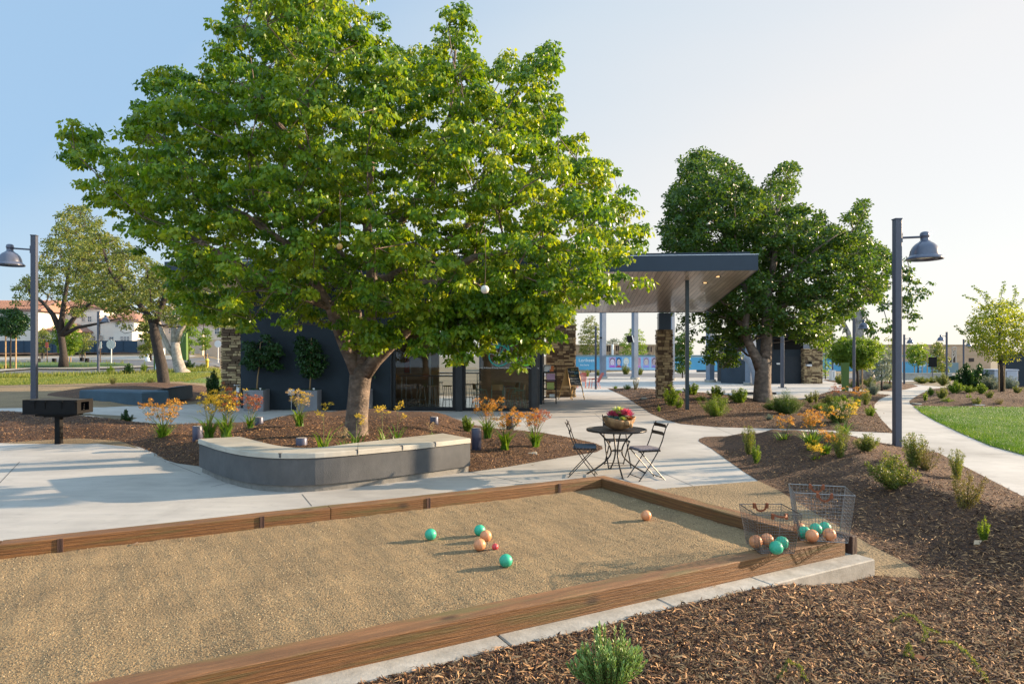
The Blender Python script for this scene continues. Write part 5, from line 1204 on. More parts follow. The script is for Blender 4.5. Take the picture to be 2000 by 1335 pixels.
# hand-placed hanging clumps under the crown
hang = np.array([W(px, py, y)[:] for px, py, y in [(868, 652, 10.8), (896, 648, 11.0), (884, 672, 10.9), (1012, 655, 10.8), (1046, 640, 10.8), (1025, 628, 10.7), (1008, 640, 10.9), (935, 618, 11.0), (975, 628, 11.1), (1052, 662, 10.7), (845, 625, 11.2), (1000, 600, 11.0), (920, 630, 11.1), (880, 655, 10.9), (868, 636, 10.9), (893, 632, 11.1), (905, 612, 11.0), (1020, 640, 10.8), (1003, 622, 10.9), (1038, 612, 10.8), (985, 606, 11.0), (1034, 652, 10.8), (1060, 596, 10.9), (960, 640, 11.0), (765, 655, 11.5), (725, 642, 11.3), (745, 660, 11.5), (1140, 580, 10.5), (1150, 560, 10.5)]])
tree('shade_tree', 'broad bright green tree filling the view behind the curved seat wall', mb0, limbsM, MAIN, Ym, 3.3, 7000, .80, 66, .185, .080, LM_main, M_bark, 21, Rpx=150, gap=.35, gapscale=.9, rtip=.0085, wr=.74, droop=1.15, extra=hang, minpx=26, sub=(9, .26), zsq=.8, upr=(-.1, 1))
# white globe lanterns hanging in it
M_globe = mat('paper_globe', (.62, .58, .50), (.52, .48, .42), 30, .8)
for px, py, y, r, lb in [(947, 565, 8.7, .055, 'pale round lantern hanging on a cord below the big tree at right'), (663, 481, 8.9, .042, 'small ochre globe lantern hidden in the middle of the big tree')]:
    p = W(px, py, y); t = thing('hanging_globe', lb, 'lantern', tuple(p)); mb = MB(); mb.ball((0, 0, 0), r, 20); mb.build('globe', M_globe if px > 900 else mat('ochre_globe', (.45, .28, .08), rough=.7), t, True, local=True)
    mb = MB(); mb.tube([(0, 0, r), (.01, .02, .35), (0, 0, .75)], .005, 5); mb.build('cord', M_twig, t, local=True)
# --- right-hand tree
RT_ = [(1284, 442), (1300, 412), (1292, 385), (1322, 345), (1318, 308), (1345, 290), (1378, 288), (1408, 308), (1440, 314), (1456, 345), (1486, 352), (1508, 335), (1528, 312), (1552, 314), (1566, 345), (1562, 380), (1574, 402), (1600, 412), (1640, 432), (1668, 400), (1682, 385), (1696, 392), (1702, 440), (1712, 470), (1742, 500), (1750, 556), (1726, 592), (1694, 608), (1662, 624), (1632, 644), (1616, 694), (1582, 690), (1560, 668), (1520, 664), (1478, 664), (1450, 690), (1432, 722), (1398, 728), (1366, 708), (1338, 668), (1318, 640), (1272, 632), (1258, 612), (1300, 560), (1290, 500)]
def rejR(p): return ((p[:, 0] < 8.3) & (p[:, 1] < 28.9) & (p[:, 2] < 5.1))
rb0 = GB(1490, 784)
yb = rb0.y
limbsR = [limb([(1490, 790, yb, .42), (1490, 776, yb, .36), (1489, 755, yb, .315), (1490, 735, yb, .30), (1491, 712, yb, .29), (1494, 700, yb, .22)]),
          limb([(1487, 722, yb, .24), (1478, 700, yb, .20), (1468, 682, yb, .175), (1459, 662, yb, .155), (1455, 635, yb, .14), (1460, 600, yb+.2, .12), (1450, 540, yb+1, .10), (1420, 470, yb+1.6, .08), (1385, 400, yb+2, .06), (1362, 330, yb+2, .035)]),
          limb([(1494, 712, yb, .24), (1497, 670, yb+.1, .21), (1498, 625, yb+.2, .19), (1500, 570, yb+.4, .16), (1512, 510, yb+.8, .12), (1512, 440, yb+1, .09), (1532, 350, yb+1, .05)]),
          limb([(1500, 570, yb+.4, .10), (1545, 530, yb, .07), (1590, 490, yb-.4, .045), (1640, 455, yb-.5, .018)]),
          limb([(1498, 610, yb+.2, .10), (1560, 585, yb+.3, .06), (1620, 560, yb+.5, .04), (1670, 545, yb+.6, .016)]),
          limb([(1455, 635, yb, .10), (1420, 620, yb+2.5, .08), (1370, 600, yb+4, .06), (1310, 600, yb+4.5, .03)]),
          limb([(1512, 510, yb+.8, .08), (1480, 440, yb+3, .06), (1440, 380, yb+4, .04)])]
tree('plaza_tree', 'large deep green tree with forked trunk beside the canopy roof', rb0, limbsR, RT_, 27.5, 3.6, 7000, .98, 56, .27, .115, LM_right, M_bark, 31, Rpx=90, reject=rejR, gap=.40, gapscale=1.3, rtip=.012, wr=.8, droop=.4, sub=(10, .38))
# --- left group
A_ = [(128, 500), (140, 455), (165, 425), (198, 440), (250, 470), (330, 520), (400, 560), (432, 600), (428, 640), (398, 655), (372, 640), (330, 650), (300, 632), (262, 622), (258, 648), (232, 650), (205, 612), (170, 600), (150, 560)]
la = G(321, 752); ya = la.y
tree('leaning_tree', 'dark trunked olive green tree leaning behind the dark bench', la,
     [limb([(322, 760, ya, .30), (320, 748, ya, .27), (316, 715, ya, .25), (308, 680, ya, .23), (302, 650, ya, .22), (300, 630, ya, .18)]),
      limb([(300, 636, ya, .17), (310, 610, ya, .14), (322, 580, ya, .12), (345, 560, ya, .08), (400, 560, ya, .04)]),
      limb([(301, 640, ya, .16), (290, 615, ya, .13), (268, 590, ya, .11), (240, 565, ya, .09), (215, 530, ya, .07), (200, 480, ya, .04)]),
      limb([(322, 580, ya, .10), (300, 540, ya+1, .08), (260, 500, ya+1, .05)])], A_, ya, 2.6, 4200, .95, 30, .24, .105, LM_olive, M_barkd, 41, Rpx=70, gap=.30, gapscale=1.1, sub=(8, .36), rtip=.014, wr=.7, minpx=2)
Bo = [(255, 560), (300, 520), (370, 520), (440, 560), (470, 605), (475, 645), (440, 652), (405, 630), (385, 634), (362, 622), (340, 612), (325, 630), (300, 632), (280, 615)]
lb_ = G(350, 727); yb2 = lb_.y
tree('sycamore_tree', 'stout white barked sycamore left of the stone wall', lb_,
     [limb([(356, 731, yb2, .60), (352, 722, yb2, .42), (346, 700, yb2, .35), (343, 680, yb2, .31), (342, 668, yb2, .29)]),
      limb([(340, 694, yb2, .19), (329, 678, yb2, .17), (319, 655, yb2, .16), (312, 635, yb2, .14), (300, 600, yb2, .12)]),
      limb([(341, 672, yb2, .25), (340, 650, yb2, .21), (338, 620, yb2, .16), (330, 580, yb2, .13), (320, 550, yb2, .06)]),
      limb([(343, 672, yb2, .22), (352, 645, yb2, .22), (365, 625, yb2, .18), (400, 600, yb2, .12), (450, 590, yb2, .06)])], Bo, yb2, 4, 2500, 1.5, 34, .42, .17, LM_olive, M_barkw, 42, Rpx=60, gap=.3, rtip=.022, minpx=2, sub=(8, .6))
Co = [(22, 560), (30, 540), (60, 535), (78, 500), (82, 465), (108, 440), (105, 412), (135, 400), (165, 392), (195, 420), (240, 470), (268, 540), (262, 600), (225, 622), (190, 600), (150, 628), (110, 600), (85, 570), (60, 600), (45, 608), (20, 612)]
lc_ = G(120, 712); yc2 = 56
tree('spreading_tree', 'broad spreading olive tree farthest left behind the street', Vector(W(124, 710, yc2)),
     [limb([(124, 716, yc2, .40), (124, 690, yc2, .28), (120, 660, yc2, .25), (115, 640, yc2, .22)]), limb([(116, 642, yc2, .25), (104, 615, yc2, .2), (88, 595, yc2, .14), (50, 560, yc2, .08)]),
      limb([(118, 650, yc2, .26), (122, 610, yc2, .2), (130, 560, yc2, .15), (140, 480, yc2, .08)]), limb([(120, 655, yc2, .26), (145, 620, yc2, .18), (180, 590, yc2, .12), (230, 560, yc2, .07)]), limb([(121, 655, yc2, .2), (150, 640, yc2, .15), (190, 632, yc2, .1), (240, 620, yc2, .06)])],
     Co, yc2, 5, 3200, 1.6, 30, .42, .18, LM_olive, M_barkd, 43, Rpx=70, gap=.30, gapscale=1.6, rtip=.024, minpx=2, sub=(8, .65))
# --- generic smaller trees
def ell(cx, cy, rx, ry, seed=0, n=18, j=.16):
    r = random.Random(seed); return [(cx+rx*math.cos(2*math.pi*k/n)*(1+r.uniform(-j, j)), cy+ry*math.sin(2*math.pi*k/n)*(1+r.uniform(-j, j))) for k in range(n)]
def ytree(label, px, py, cx, cy, rx, ry, lm, seed, trunk=.05, stakes=(), y=None, per=60, L=.12, pr=.35, bark=None, name='young_tree', n=700, crad=.3, gap=.5, group='young street trees', half=None, outline=None, wr=.6, droop=.6, base=None, spread=.45, minpx=1):
    b = G(px, py) if y is None else W(px, py, y); 
    if base: b = GB(px, py)
    y = b.y; s = y/FPX; Lm = [limb([(px, py+2, y, trunk*1.25), (px+(cx-px)*.3, py+(cy+ry*.5-py)*.6, y, trunk), (cx, cy+ry*.55, y, trunk*.8), (cx, cy, y, trunk*.55), (cx+rx*.1, cy-ry*.6, y, trunk*.25)])]
    t = tree(name, label, b, Lm, outline or ell(cx, cy, rx, ry, seed), y, half or rx*s*.95, n, pr, per, crad, L, lm, bark or M_barkd, seed, Rpx=max(6, rx*.8), gap=gap, group=group, rtip=.004, minpx=minpx, pathw=.1, step=.35, wr=wr, droop=droop, spread=spread)
    for sx, syt in stakes:
        q = G(sx, py+1) if y < 60 and base is None else W(sx, py+1, y-.2); mb = MB(); q0 = W(sx, py+2, y-.15); q1 = W(sx, syt, y-.15); mb.tube([q0, q1], .035 if y < 50 else .05, 7); mb.build('stake', M_stake, t)
    if len(stakes) >= 2:
        ym_ = stakes[0][1]*.45+py*.55; mb = MB(); mb.tube([W(stakes[0][0], ym_, y-.15), W(px, ym_, y), W(stakes[1][0], ym_, y-.15)], .012, 5); mb.build('tie', M_black, t)
    return t
ytree('young dark green tree between two tall stakes at the far left edge', 20, 722, 22, 632, 36, 27, LM_dark, 51, .05, ((11, 640), (31, 652)), per=70, L=.15, pr=.38)
ytree('bright green young tree with three short stakes on the median', 124, 710, 130, 662, 24, 34, LM_lime, 52, .16, ((129, 697), (133, 697), (138, 697)), bark=M_barkw, per=80, L=.16, pr=.42, crad=.38)
ytree('small pale olive street tree against the dark fence behind the left lamp', 82, 702, 84, 662, 14, 24, LM_olive, 53, .06, ((78, 690), (86, 690)), per=50, L=.22, pr=.6, crad=.45)
ytree('small olive street tree right of the bright green one', 160, 700, 162, 668, 15, 20, LM_olive, 54, .06, ((156, 688), (166, 688)), per=50, L=.22, pr=.6, crad=.45)
ytree('small upright yellow green tree on the bank left of the stone wall', 402, 699, 401, 664, 11, 21, LM_lime, 55, .05, ((399, 690), (405, 690)), per=60, L=.2, pr=.5, crad=.4)
ytree('drooping willowy tree behind the leaning trunk', 295, 702, 290, 655, 18, 40, LM_olive, 56, .08, (), y=60, per=60, L=.24, pr=.6, crad=.5, droop=1.4, group=None, name='willowy_tree')
ytree('willowy light green tree behind the green pylon', 368, 700, 368, 660, 15, 30, LM_lime, 57, .08, (), y=62, per=60, L=.22, pr=.6, crad=.5, droop=1.4, group=None, name='willowy_tree')
ytree('young olive tree seen between the plaza posts left of the stone pier', 1153, 727, 1152, 664, 24, 42, LM_olive, 58, .06, (), per=40, L=.22, pr=.65, crad=.45, gap=.3)
ytree('yellowish young tree behind the plaza post with the loudspeaker', 1238, 727, 1238, 675, 24, 34, LM_lime, 59, .06, (), per=36, L=.22, pr=.65, crad=.45, gap=.3)
ytree('dense green young tree right of the stone column', 1333, 738, 1332, 690, 15, 42, LM_right, 60, .06, (), per=90, L=.2, pr=.5, crad=.42)
ytree('yellow green young tree with stakes beyond the curved path', 1793, 737, 1794, 692, 22, 22, LM_lime, 61, .07, ((1786, 715), (1801, 715)), per=50, L=.2, pr=.5, crad=.4, gap=.35)
ytree('narrow olive young tree left of the far street lamp', 1833, 741, 1834, 705, 15, 38, LM_olive, 62, .06, ((1811, 690),), per=60, L=.18, pr=.5, crad=.4)
ytree('pale yellow sapling beside the electric cabinet', 1612, 740, 1612, 700, 10, 34, LM_lime, 63, .05, (), per=26, L=.18, pr=.5, crad=.35)
ytree('tall olive sapling left of the tall near lamp post', 1738, 758, 1738, 705, 11, 46, LM_olive, 64, .05, ((1733, 735),), per=40, L=.14, pr=.4, crad=.32)
ytree('low grey green small tree in the bed left of the tall lamp', 1722, 763, 1722, 712, 22, 34, LM_gray, 65, .05, (), per=60, L=.10, pr=.3, crad=.26, group=None, name='small_tree')
ytree('feathery lime green young tree with stakes behind the orange flowers', 1676, 766, 1672, 692, 48, 30, LM_lime, 66, .07, ((1668, 715), (1684, 712)), bark=M_barkd, per=120, L=.16, pr=.30, crad=.30, n=1500, wr=.28, droop=.35, group=None, name='feathery_tree', spread=.7)
ytree('golden green tree with bamboo stakes at the far right edge', 1957, 763, 1952, 655, 62, 52, leafmat('leaf_golden', [(.10, .17, .015), (.20, .27, .02), (.32, .36, .04)], .58, .45, (1.6, 1.35, .5)), 67, .08, ((1951, 712), (1962, 712)), per=34, L=.10, pr=.30, crad=.30, n=2500, group=None, name='golden_tree', gap=.5, base=True,
      outline=[(1886, 640), (1900, 615), (1912, 602), (1930, 596), (1950, 588), (1975, 590), (1990, 612), (2030, 620), (2060, 660), (2040, 690), (1990, 695), (1965, 712), (1950, 705), (1925, 700), (1905, 682), (1893, 665)])
# whip-like long shoots of the golden tree
def shoots(name, label, ps, y, lm, seed, L=.10):
    rng = np.random.default_rng(seed); b = W(*ps[0][0], y); t = thing(name, label, 'branch', tuple(b)); mb = MB(); C = []
    for P in ps:
        pts = [W(a, c, y) for a, c in P]; mb.tube(pts, [.016*(1-.8*i/(len(pts)-1)) for i in range(len(pts))], 5)
        for i in range(len(pts)-1):
            for f in np.linspace(.2 if i == 0 else 0, 1, 6): C.append(np.array(pts[i].lerp(pts[i+1], f)))
    return mb, np.array(C)
gt = [o for o in COL.objects if o.name == 'golden_tree'][0]; yg = gt.location.y
for s_ in [[(1930, 610), (1905, 585), (1884, 578)], [(1935, 605), (1915, 570), (1902, 560)], [(1950, 600), (1958, 570), (1962, 552)], [(1975, 600), (1985, 575), (1982, 560)], [(1985, 600), (2005, 582), (2020, 578)], [(1900, 640), (1880, 650), (1868, 638)], [(1945, 600), (1930, 582), (1926, 572)]]:
    pts = [W(a, c, yg) for a, c in s_]; mb = MB(); mb.tube(pts, [.014, .009, .005], 5); tw = mb.build('long_shoot', M_twig, gt)
    C = np.array([pts[i].lerp(pts[i+1], f)[:] for i in range(2) for f in np.linspace(.1, 1, 6)]); V, F, A = leaves(C, .07, 9, .09, .6, .4, np.random.default_rng(5)); raw('shoot_leaves', V, F, LM_lime, gt, var=A)
# --- white barked tree behind with sparse hanging twigs
wb = W(1690, 745, 44); yw = 44
t = thing('white_tree', 'leaning white barked tree with sparse hanging twigs behind the tall lamp', 'tree', tuple(wb)); rng = np.random.default_rng(9); mb = MB()
def LT(P, rs, n=10): mb.tube([W(a, b, yw) for a, b in P], rs, n)
LT([(1692, 748), (1688, 720), (1680, 680), (1676, 640), (1680, 600), (1686, 570)], [.62, .48, .36, .28, .2, .12])
LT([(1664, 690), (1657, 650), (1650, 636), (1638, 622), (1633, 610), (1636, 600)], [.16, .15, .14, .13, .11, .06])
LT([(1684, 690), (1668, 700), (1660, 690)], [.2, .16, .14])
LT([(1686, 575), (1700, 590), (1722, 592), (1752, 596), (1775, 590)], [.11, .07, .06, .04, .02])
C = []
for P in [[(1686, 575), (1710, 545), (1745, 510), (1768, 520), (1790, 560), (1800, 575)], [(1752, 596), (1772, 600), (1785, 640)], [(1722, 592), (1732, 625), (1736, 648)], [(1700, 560), (1750, 530), (1772, 540), (1778, 600)], [(1745, 596), (1762, 580), (1795, 582)], [(1640, 605), (1650, 630), (1645, 650)], [(1692, 620), (1706, 640), (1705, 655)], [(1770, 500), (1778, 530), (1772, 590), (1774, 630)], [(1686, 600), (1690, 640), (1698, 660)]]:
    LT(P, [.04*(1-.75*i/(len(P)-1)) for i in range(len(P))], 5); pts = [W(a, b, yw) for a, b in P]
    for i in range(1, len(pts)): C += [np.array(pts[i-1].lerp(pts[i], f)[:])+rng.normal(0, .25, 3) for f in rng.random(5)]
mb.build('trunk', M_barkw, t, True); V, F, A = leaves(np.array(C), .3, 16, .22, .6, 1.2, rng); raw('crown', V, F, LM_right, t, var=A)

# ================================================================== SHRUBS AND FLOWERS
def shrubproto(kind, seed=1):
    rng = np.random.default_rng(seed); P = dict(
        round=(24, .55, 8, 30, .065, .5, .1, LM_lime), dark=(26, .5, 8, 36, .07, .5, 0, LM_dark), upright=(13, .46, 10, 20, .065, .32, .6, LM_olive), feather=(60, .6, 10, 26, .06, .12, .2, LM_right),
        pale=(46, .6, 10, 34, .045, .16, .2, LM_lime), brown=(16, .5, 10, 16, .055, .3, .5, LM_brown), gray=(40, .6, 8, 40, .05, .3, .1, LM_gray), fresh=(11, .45, 9, 22, .075, .36, .5, LM_lime), olive=(20, .6, 9, 26, .065, .36, .4, LM_olive))[kind]
    ns, spread, seg, per, L, wr, st, lm = P; mb = MB(); C = []; w_ = []
    for i in range(ns):
        a = rng.random()*6.28; q0 = math.sqrt(rng.random()); r = spread*q0*(.8+.5*rng.random()); h = (.55+.5*rng.random())*(1-.55*q0**2*(1-st)); b0 = Vector((.12*spread*rng.normal(), .12*spread*rng.normal(), -.03)); pts = [b0]
        for k in range(1, 5): f = k/4; g_ = f**.7; pts.append(Vector((b0.x+r*math.cos(a)*g_+rng.normal(0, .03), b0.y+r*math.sin(a)*g_+rng.normal(0, .03), h*f**1.15)))
        mb.tube(pts, [.011, .009, .007, .005, .003], 4, False)
        for k in range(seg):
            f = .06+.94*(k+.5)/seg; q = f*4; j = min(3, int(q)); C.append(np.array(pts[j].lerp(pts[j+1], q-j)[:]))
    t = thing('shrub', 'x', 'shrub', (0, 0, 0)); mb.build('stems', M_twig if kind != 'feather' else M_gstem, t, local=True)
    V, F, A = leaves(np.array(C), .06+.05*rng.random(len(C)), per, L*1.1, wr, -.25 if kind not in ('gray',) else -.1, rng, up=(-.8, 1), spread=.6); raw('foliage', V, F, lm, t, local=True, var=A); return t
PRO = {}
def shrub(kind, px, py, hpx, label, wx=1.0, group=None, cat='shrub', wide=None):
    p = GB(px, py); s = hpx*p.y/FPX; first = kind not in PRO
    if first: PRO[kind] = shrubproto(kind, len(PRO)+3); o = PRO[kind]
    else: o = dup(PRO[kind])
    w_ = (wide*p.y/FPX if wide else s*wx); o.location = p; o.scale = (w_, w_, s); o.rotation_euler = (0, 0, (px*7.3) % 6.28); o['label'] = label; o['category'] = cat; ORG[o.name] = p
    if group: o['group'] = group
    elif 'group' in o.keys(): del o['group']
    return o
for a in [
 ('fresh', 1312, 790, 42, 'bright leafy shrub touching the right foot of the stone column'), ('round', 1352, 771, 24, 'small round leafy shrub just right of the thin canopy post'), ('round', 1400, 777, 26, 'round green shrub at the rear of the bed left of the forked tree'),
 ('round', 1444, 786, 30, 'round bright shrub immediately left of the forked tree trunk'), ('pale', 1399, 812, 46, 'pale feathery mound in the middle of the column bed', 1.0), ('feather', 1535, 808, 46, 'feathery green mound right of the forked tree trunk'),
 ('feather', 1508, 800, 18, 'low green mound at the foot of the forked tree', 1.6), ('pale', 1225, 760, 11, 'small pale tuft at the rear edge of the column bed', 1.2), ('pale', 1202, 759, 7, 'smallest pale tuft at the rear left tip of the column bed', 1.2),
 ('brown', 1240, 760, 24, 'narrow upright sprig at the rear edge of the column bed', .5), ('pale', 1368, 783, 12, 'low pale tuft between the canopy post and the feathery mound', 1.6), ('fresh', 1287, 803, 12, 'tiny sprout in front of the stone column', .8), ('fresh', 1326, 796, 22, 'yellowish sprig between stone column and canopy post'),
 ('olive', 1583, 786, 22, 'small olive shrub at the plaza edge right of the forked tree', .7), ('upright', 1594, 786, 26, 'small upright shrub next to its olive twin at the plaza edge', .5), ('feather', 1636, 823, 48, 'feathery mound behind the tall yellow flowers'), ('olive', 1618, 793, 24, 'olive mound left of the green pylon foot', 1.1),
 ('pale', 1602, 800, 16, 'low pale tuft in the bed left of the feathery tree', 1.6), ('round', 1650, 800, 30, 'leafy shrub at the foot of the green pylon'), ('upright', 1690, 790, 34, 'upright olive shrub right of the middle lamp', .7), ('fresh', 1700, 812, 22, 'fresh green sprig near the curved path edge'), ('gray', 1503, 820, 14, 'small grey sprig below the forked tree', .9),
 ('gray', 1706, 771, 30, 'bluish shrub between the middle lamp and the curved path', .6), ('gray', 1730, 760, 14, 'low grey mound in the lamp bed', 1.3), ('olive', 1640, 750, 22, 'olive shrub behind the feathery tree stakes', .8), ('olive', 1700, 756, 22, 'olive clump in the lamp bed behind the white trunk', 1.0), ('pale', 1668, 756, 14, 'pale low clump beside the white trunk', 1.6),
 ('upright', 1462, 886, 58, 'upright olive shrub at the left of the berm nearest the square paving', .55), ('fresh', 1477, 904, 44, 'green shrub in front of the upright olive one on the berm', .5), ('upright', 1640, 893, 66, 'tall olive shrub right of the orange flowers on the berm', .6), ('olive', 1692, 880, 36, 'low spreading green shrub left of the tall lamp', 1.1),
 ('upright', 1785, 912, 72, 'tall green shrub just right of the tall lamp foot', .75), ('brown', 1808, 918, 62, 'brownish twiggy shrub right of the tall green one', .75), ('olive', 1744, 952, 70, 'rounded olive shrub in front of the tall lamp', 1.0), ('brown', 1880, 990, 78, 'brownish dry shrub by the curved path at right', .75), ('upright', 1868, 935, 62, 'slim green sprigs beside the curved path at right', .55),
 ('fresh', 1922, 1056, 48, 'small bright sprig alone on the right mulch slope', .45),
 ('fresh', 1807, 782, 18, 'pale small shrub at the left tip of the hedge bed', .7), ('round', 1818, 772, 17, 'tiny dark green shrub at the rear of the hedge bed tip', .7), ('olive', 1840, 778, 24, 'olive shrub third from the left in the hedge bed', .8), ('pale', 1850, 790, 16, 'bright low tuft at the lawn edge of the hedge bed', 1.3),
 ('round', 1864, 767, 26, 'leafy shrub before the large dark bush', 1.0), ('pale', 1893, 766, 16, 'light mound between the dark bush and the grey bush', 1.4), ('round', 1917, 768, 21, 'round small shrub in front of the grey bush', .8), ('olive', 1933, 777, 16, 'thin olive shrub left of the golden tree trunk', .8),
 ('fresh', 1892, 786, 20, 'upright fresh green shrub at the centre of the hedge bed', .6), ('olive', 1909, 792, 18, 'grey green shrub close to the lawn edge', .8), ('brown', 1952, 792, 16, 'dry brown shrub close to the lawn edge', 1.0), ('olive', 1986, 767, 16, 'small shrub right of the golden tree trunk', .9),
 ('dark', 1890, 762, 56, 'large dark green bush left of the golden tree', .72), ('gray', 1932, 762, 34, 'wide silvery bush under the golden tree', 1.0), ('gray', 1973, 760, 30, 'silvery bush in front of the pale utility box', .8), ('dark', 1912, 757, 50, 'dark green bush behind the silvery one', .6),
 ('dark', 1864, 742, 10, 'low dark clump on the far bed behind the path', 2), ('olive', 1800, 748, 14, 'low olive clump in the far bed left of the dark bush', 2), ('olive', 1820, 747, 12, 'low clump in the far bed beside the narrow tree', 2), ('olive', 1842, 752, 26, 'yellow olive shrub under the narrow far tree', .8),
 ('round', 215, 729, 16, 'small round shrub left one on the street edge of the lawn', .8), ('dark', 251, 730, 22, 'dark bluish round shrub on the street edge of the lawn', .75), ('fresh', 281, 728, 22, 'light green shrub left of the leaning trunk', .8), ('brown', 220, 753, 20, 'yellowish small shrub on the near edge of the left lawn', .7), ('brown', 292, 752, 16, 'rust coloured small shrub behind the dark bench', .9),
 ('dark', 370, 722, 22, 'dark shrub right of the sycamore foot', .8), ('olive', 395, 722, 14, 'low olive shrub beside the yellow bollard', 1.2), ('dark', 247, 836, 40, 'dark compact shrub in the bed right of the grill', .5), ('round', 912, 842, 32, 'small leafy shrub left of the orange flowers by the seat wall', .6),
 ('dark', 418, 788, 70, 'tall dark shrub left of the stone wall', .4), ('dark', 452, 792, 84, 'tall dark shrub between stone wall and navy wall', .38), ('gray', 440, 798, 44, 'bluish low bush at the foot of the stone wall', .7),
 ('olive', 1168, 733, 12, 'small round shrub before the mural left of the plaza post', .9), ('olive', 1146, 735, 14, 'small shrub before the mural behind the red chairs', .9), ('olive', 1222, 731, 22, 'leafy shrub in front of the low planter wall', .7), ('olive', 1250, 732, 16, 'small shrub right of the post with the loudspeaker', .8), ('olive', 1300, 735, 10, 'low shrub behind the stone column', 1.6)]:
    shrub(*a)
# potted young trees in the planters
for (c, s), (cx, cy, rx, ry, sd, n, lb) in zip(PLS, [(507, 693, 40, 40, 71, 900, 'leafy young lemon tree in the first concrete planter'), (606, 690, 32, 50, 72, 900, 'tall dark leafy tree in the middle concrete planter'), (716, 706, 15, 52, 73, 300, 'slender tree half hidden behind the big trunk')]):
    y = c.y; r = random.Random(sd); px = 1000+c.x/y*FPX; pyb = HY+(EYE-c.z)/y*FPX
    tree('potted_tree', lb, c, [limb([(px, pyb, y, .028), (px+2, pyb-30, y, .02), (cx, cy+ry*.5, y, .018), (cx, cy, y, .012), (cx+2, cy-ry*.6, y, .006)])], [[(476, 700), (478, 668), (498, 660), (505, 668), (515, 653), (523, 650), (528, 668), (545, 672), (552, 690), (542, 703), (552, 718), (530, 724), (512, 715), (490, 722), (470, 710)], [(576, 672), (585, 655), (592, 650), (600, 668), (612, 660), (622, 668), (628, 690), (642, 700), (634, 722), (618, 738), (600, 742), (588, 728), (580, 700)], ell(cx, cy, rx, ry, sd)][sd-71], y, rx*y/FPX*.7, n, .16, 30, .13, .085, LM_dark, M_stake, sd, Rpx=20, gap=.45, rtip=.002, minpx=2, pathw=.1, step=.2, group='young trees in the planters')
    rng = np.random.default_rng(sd); C = np.array([[c.x+rng.uniform(-s*.42, s*.42), c.y+rng.uniform(-s*.42, s*.42), c.z+.06] for _ in range(26)])
    C = np.concatenate([C, [[c.x-s*.30+.02*k, c.y-s*.52, c.z-.02-.05*k] for k in range(6)]]); V, F, A = leaves(C, .07, 30, .03, .7, .6, rng); tag(raw('planter_groundcover', V, F, LM_dark, var=A), 'small leafed greenery spilling over the ' + ['first', 'middle', 'third'][sd-71]+' concrete planter', 'plant')
# --- kangaroo paws
FL = {'o': leafmat('flower_orange', [(.34, .13, .02), (.58, .29, .03), (.68, .44, .08)], .3, .6, (1.1, .9, .7)), 'y': leafmat('flower_yellow', [(.50, .34, .03), (.70, .50, .04), (.78, .62, .10)], .35, .6, (1.1, 1, .7)), 'r': leafmat('flower_red', [(.30, .06, .03), (.40, .12, .05), (.50, .22, .08)], .3, .6, (1, .8, .7)), 'd': leafmat('flower_dry', [(.40, .28, .14), (.50, .38, .22)], .3, .7, (1, 1, 1))}
LM_strap = leafmat('strap_leaf', [(.045, .12, .012), (.10, .21, .02), (.19, .28, .04)], .35, .45)
def paw(px, py, h_px, w_px, cols, nst, nlf, label, seed, y=None, lh=.58):
    rng = np.random.default_rng(seed); p = GB(px, py) if y is None else y; s = p.y/FPX; H = h_px*s; Wd = w_px*s/2
    t = thing('kangaroo_paw', label, 'flowering plant', tuple(p), 0, 'kangaroo paw plants in the mulch beds'); V = []; F = []; A = []
    for i in range(int(nlf*1.4)):       # strap leaves
        a = rng.random()*6.28; l = H*lh*(.7+.7*rng.random()); sp = (.3+.9*rng.random())*l*.7; w_ = .014+.008*rng.random(); d = np.array([math.cos(a), math.sin(a), 0]); sd = np.array([-d[1], d[0], 0])*w_; b = len(V); vv = rng.random(); o = rng.normal(0, .03, 3)*[1, 1, 0]
        for k in range(6): f = k/5; c = o+d*sp*f**1.6+np.array([0, 0, l*(f-.32*f**3)-.02]); q = sd*(1-f*.9); V += [c-q, c+q]; A += [vv, vv]
        for k in range(5): F.append((b+2*k, b+2*k+1, b+2*k+3, b+2*k+2))
    if nlf: raw('strap_leaves', V, F, LM_strap, t, local=True, var=A)
    st = MB(); fl = {c: [] for c in set(cols)}
    for i in range(nst):
        a = rng.random()*6.28; r = Wd*math.sqrt(rng.random())*(.3 if nst < 3 else 1); h = H*(.72+.28*rng.random()); top = Vector((r*math.cos(a), r*math.sin(a)*.8, h)); c = cols[i % len(cols)]
        m1 = Vector((top.x*.35, top.y*.35, h*.55)); st.tube([(0, 0, 0), m1*.6+Vector((0, 0, h*.05)), m1, top*.95+Vector((0, 0, -h*.05))], [.0055, .005, .0045, .003], 5, False)
        for b_ in range(5 if h_px > 55 else 3):
            a2 = rng.random()*6.28; f = .3+.68*rng.random(); base = m1.lerp(top, max(0, (f-.3)/.7)); tip = base+Vector((math.cos(a2)*.11, math.sin(a2)*.11, .05+.08*rng.random()))*(H/.8)**.5; st.tube([base, base.lerp(tip, .5)+Vector((0, 0, -.01)), tip], .0026, 4, False); fl[c].append(tip)
        fl[c].append(top)
    st.build('stalks', M_gstem, t, local=True)
    for c, P in fl.items():
        V, F, A = leaves(np.array([q[:] for q in P]), .040, 18, .038, .30, -.40, rng, up=(-.3, 1), inner=.25, spread=.45); raw('flowers', V, F, FL[c], t, local=True, var=A)
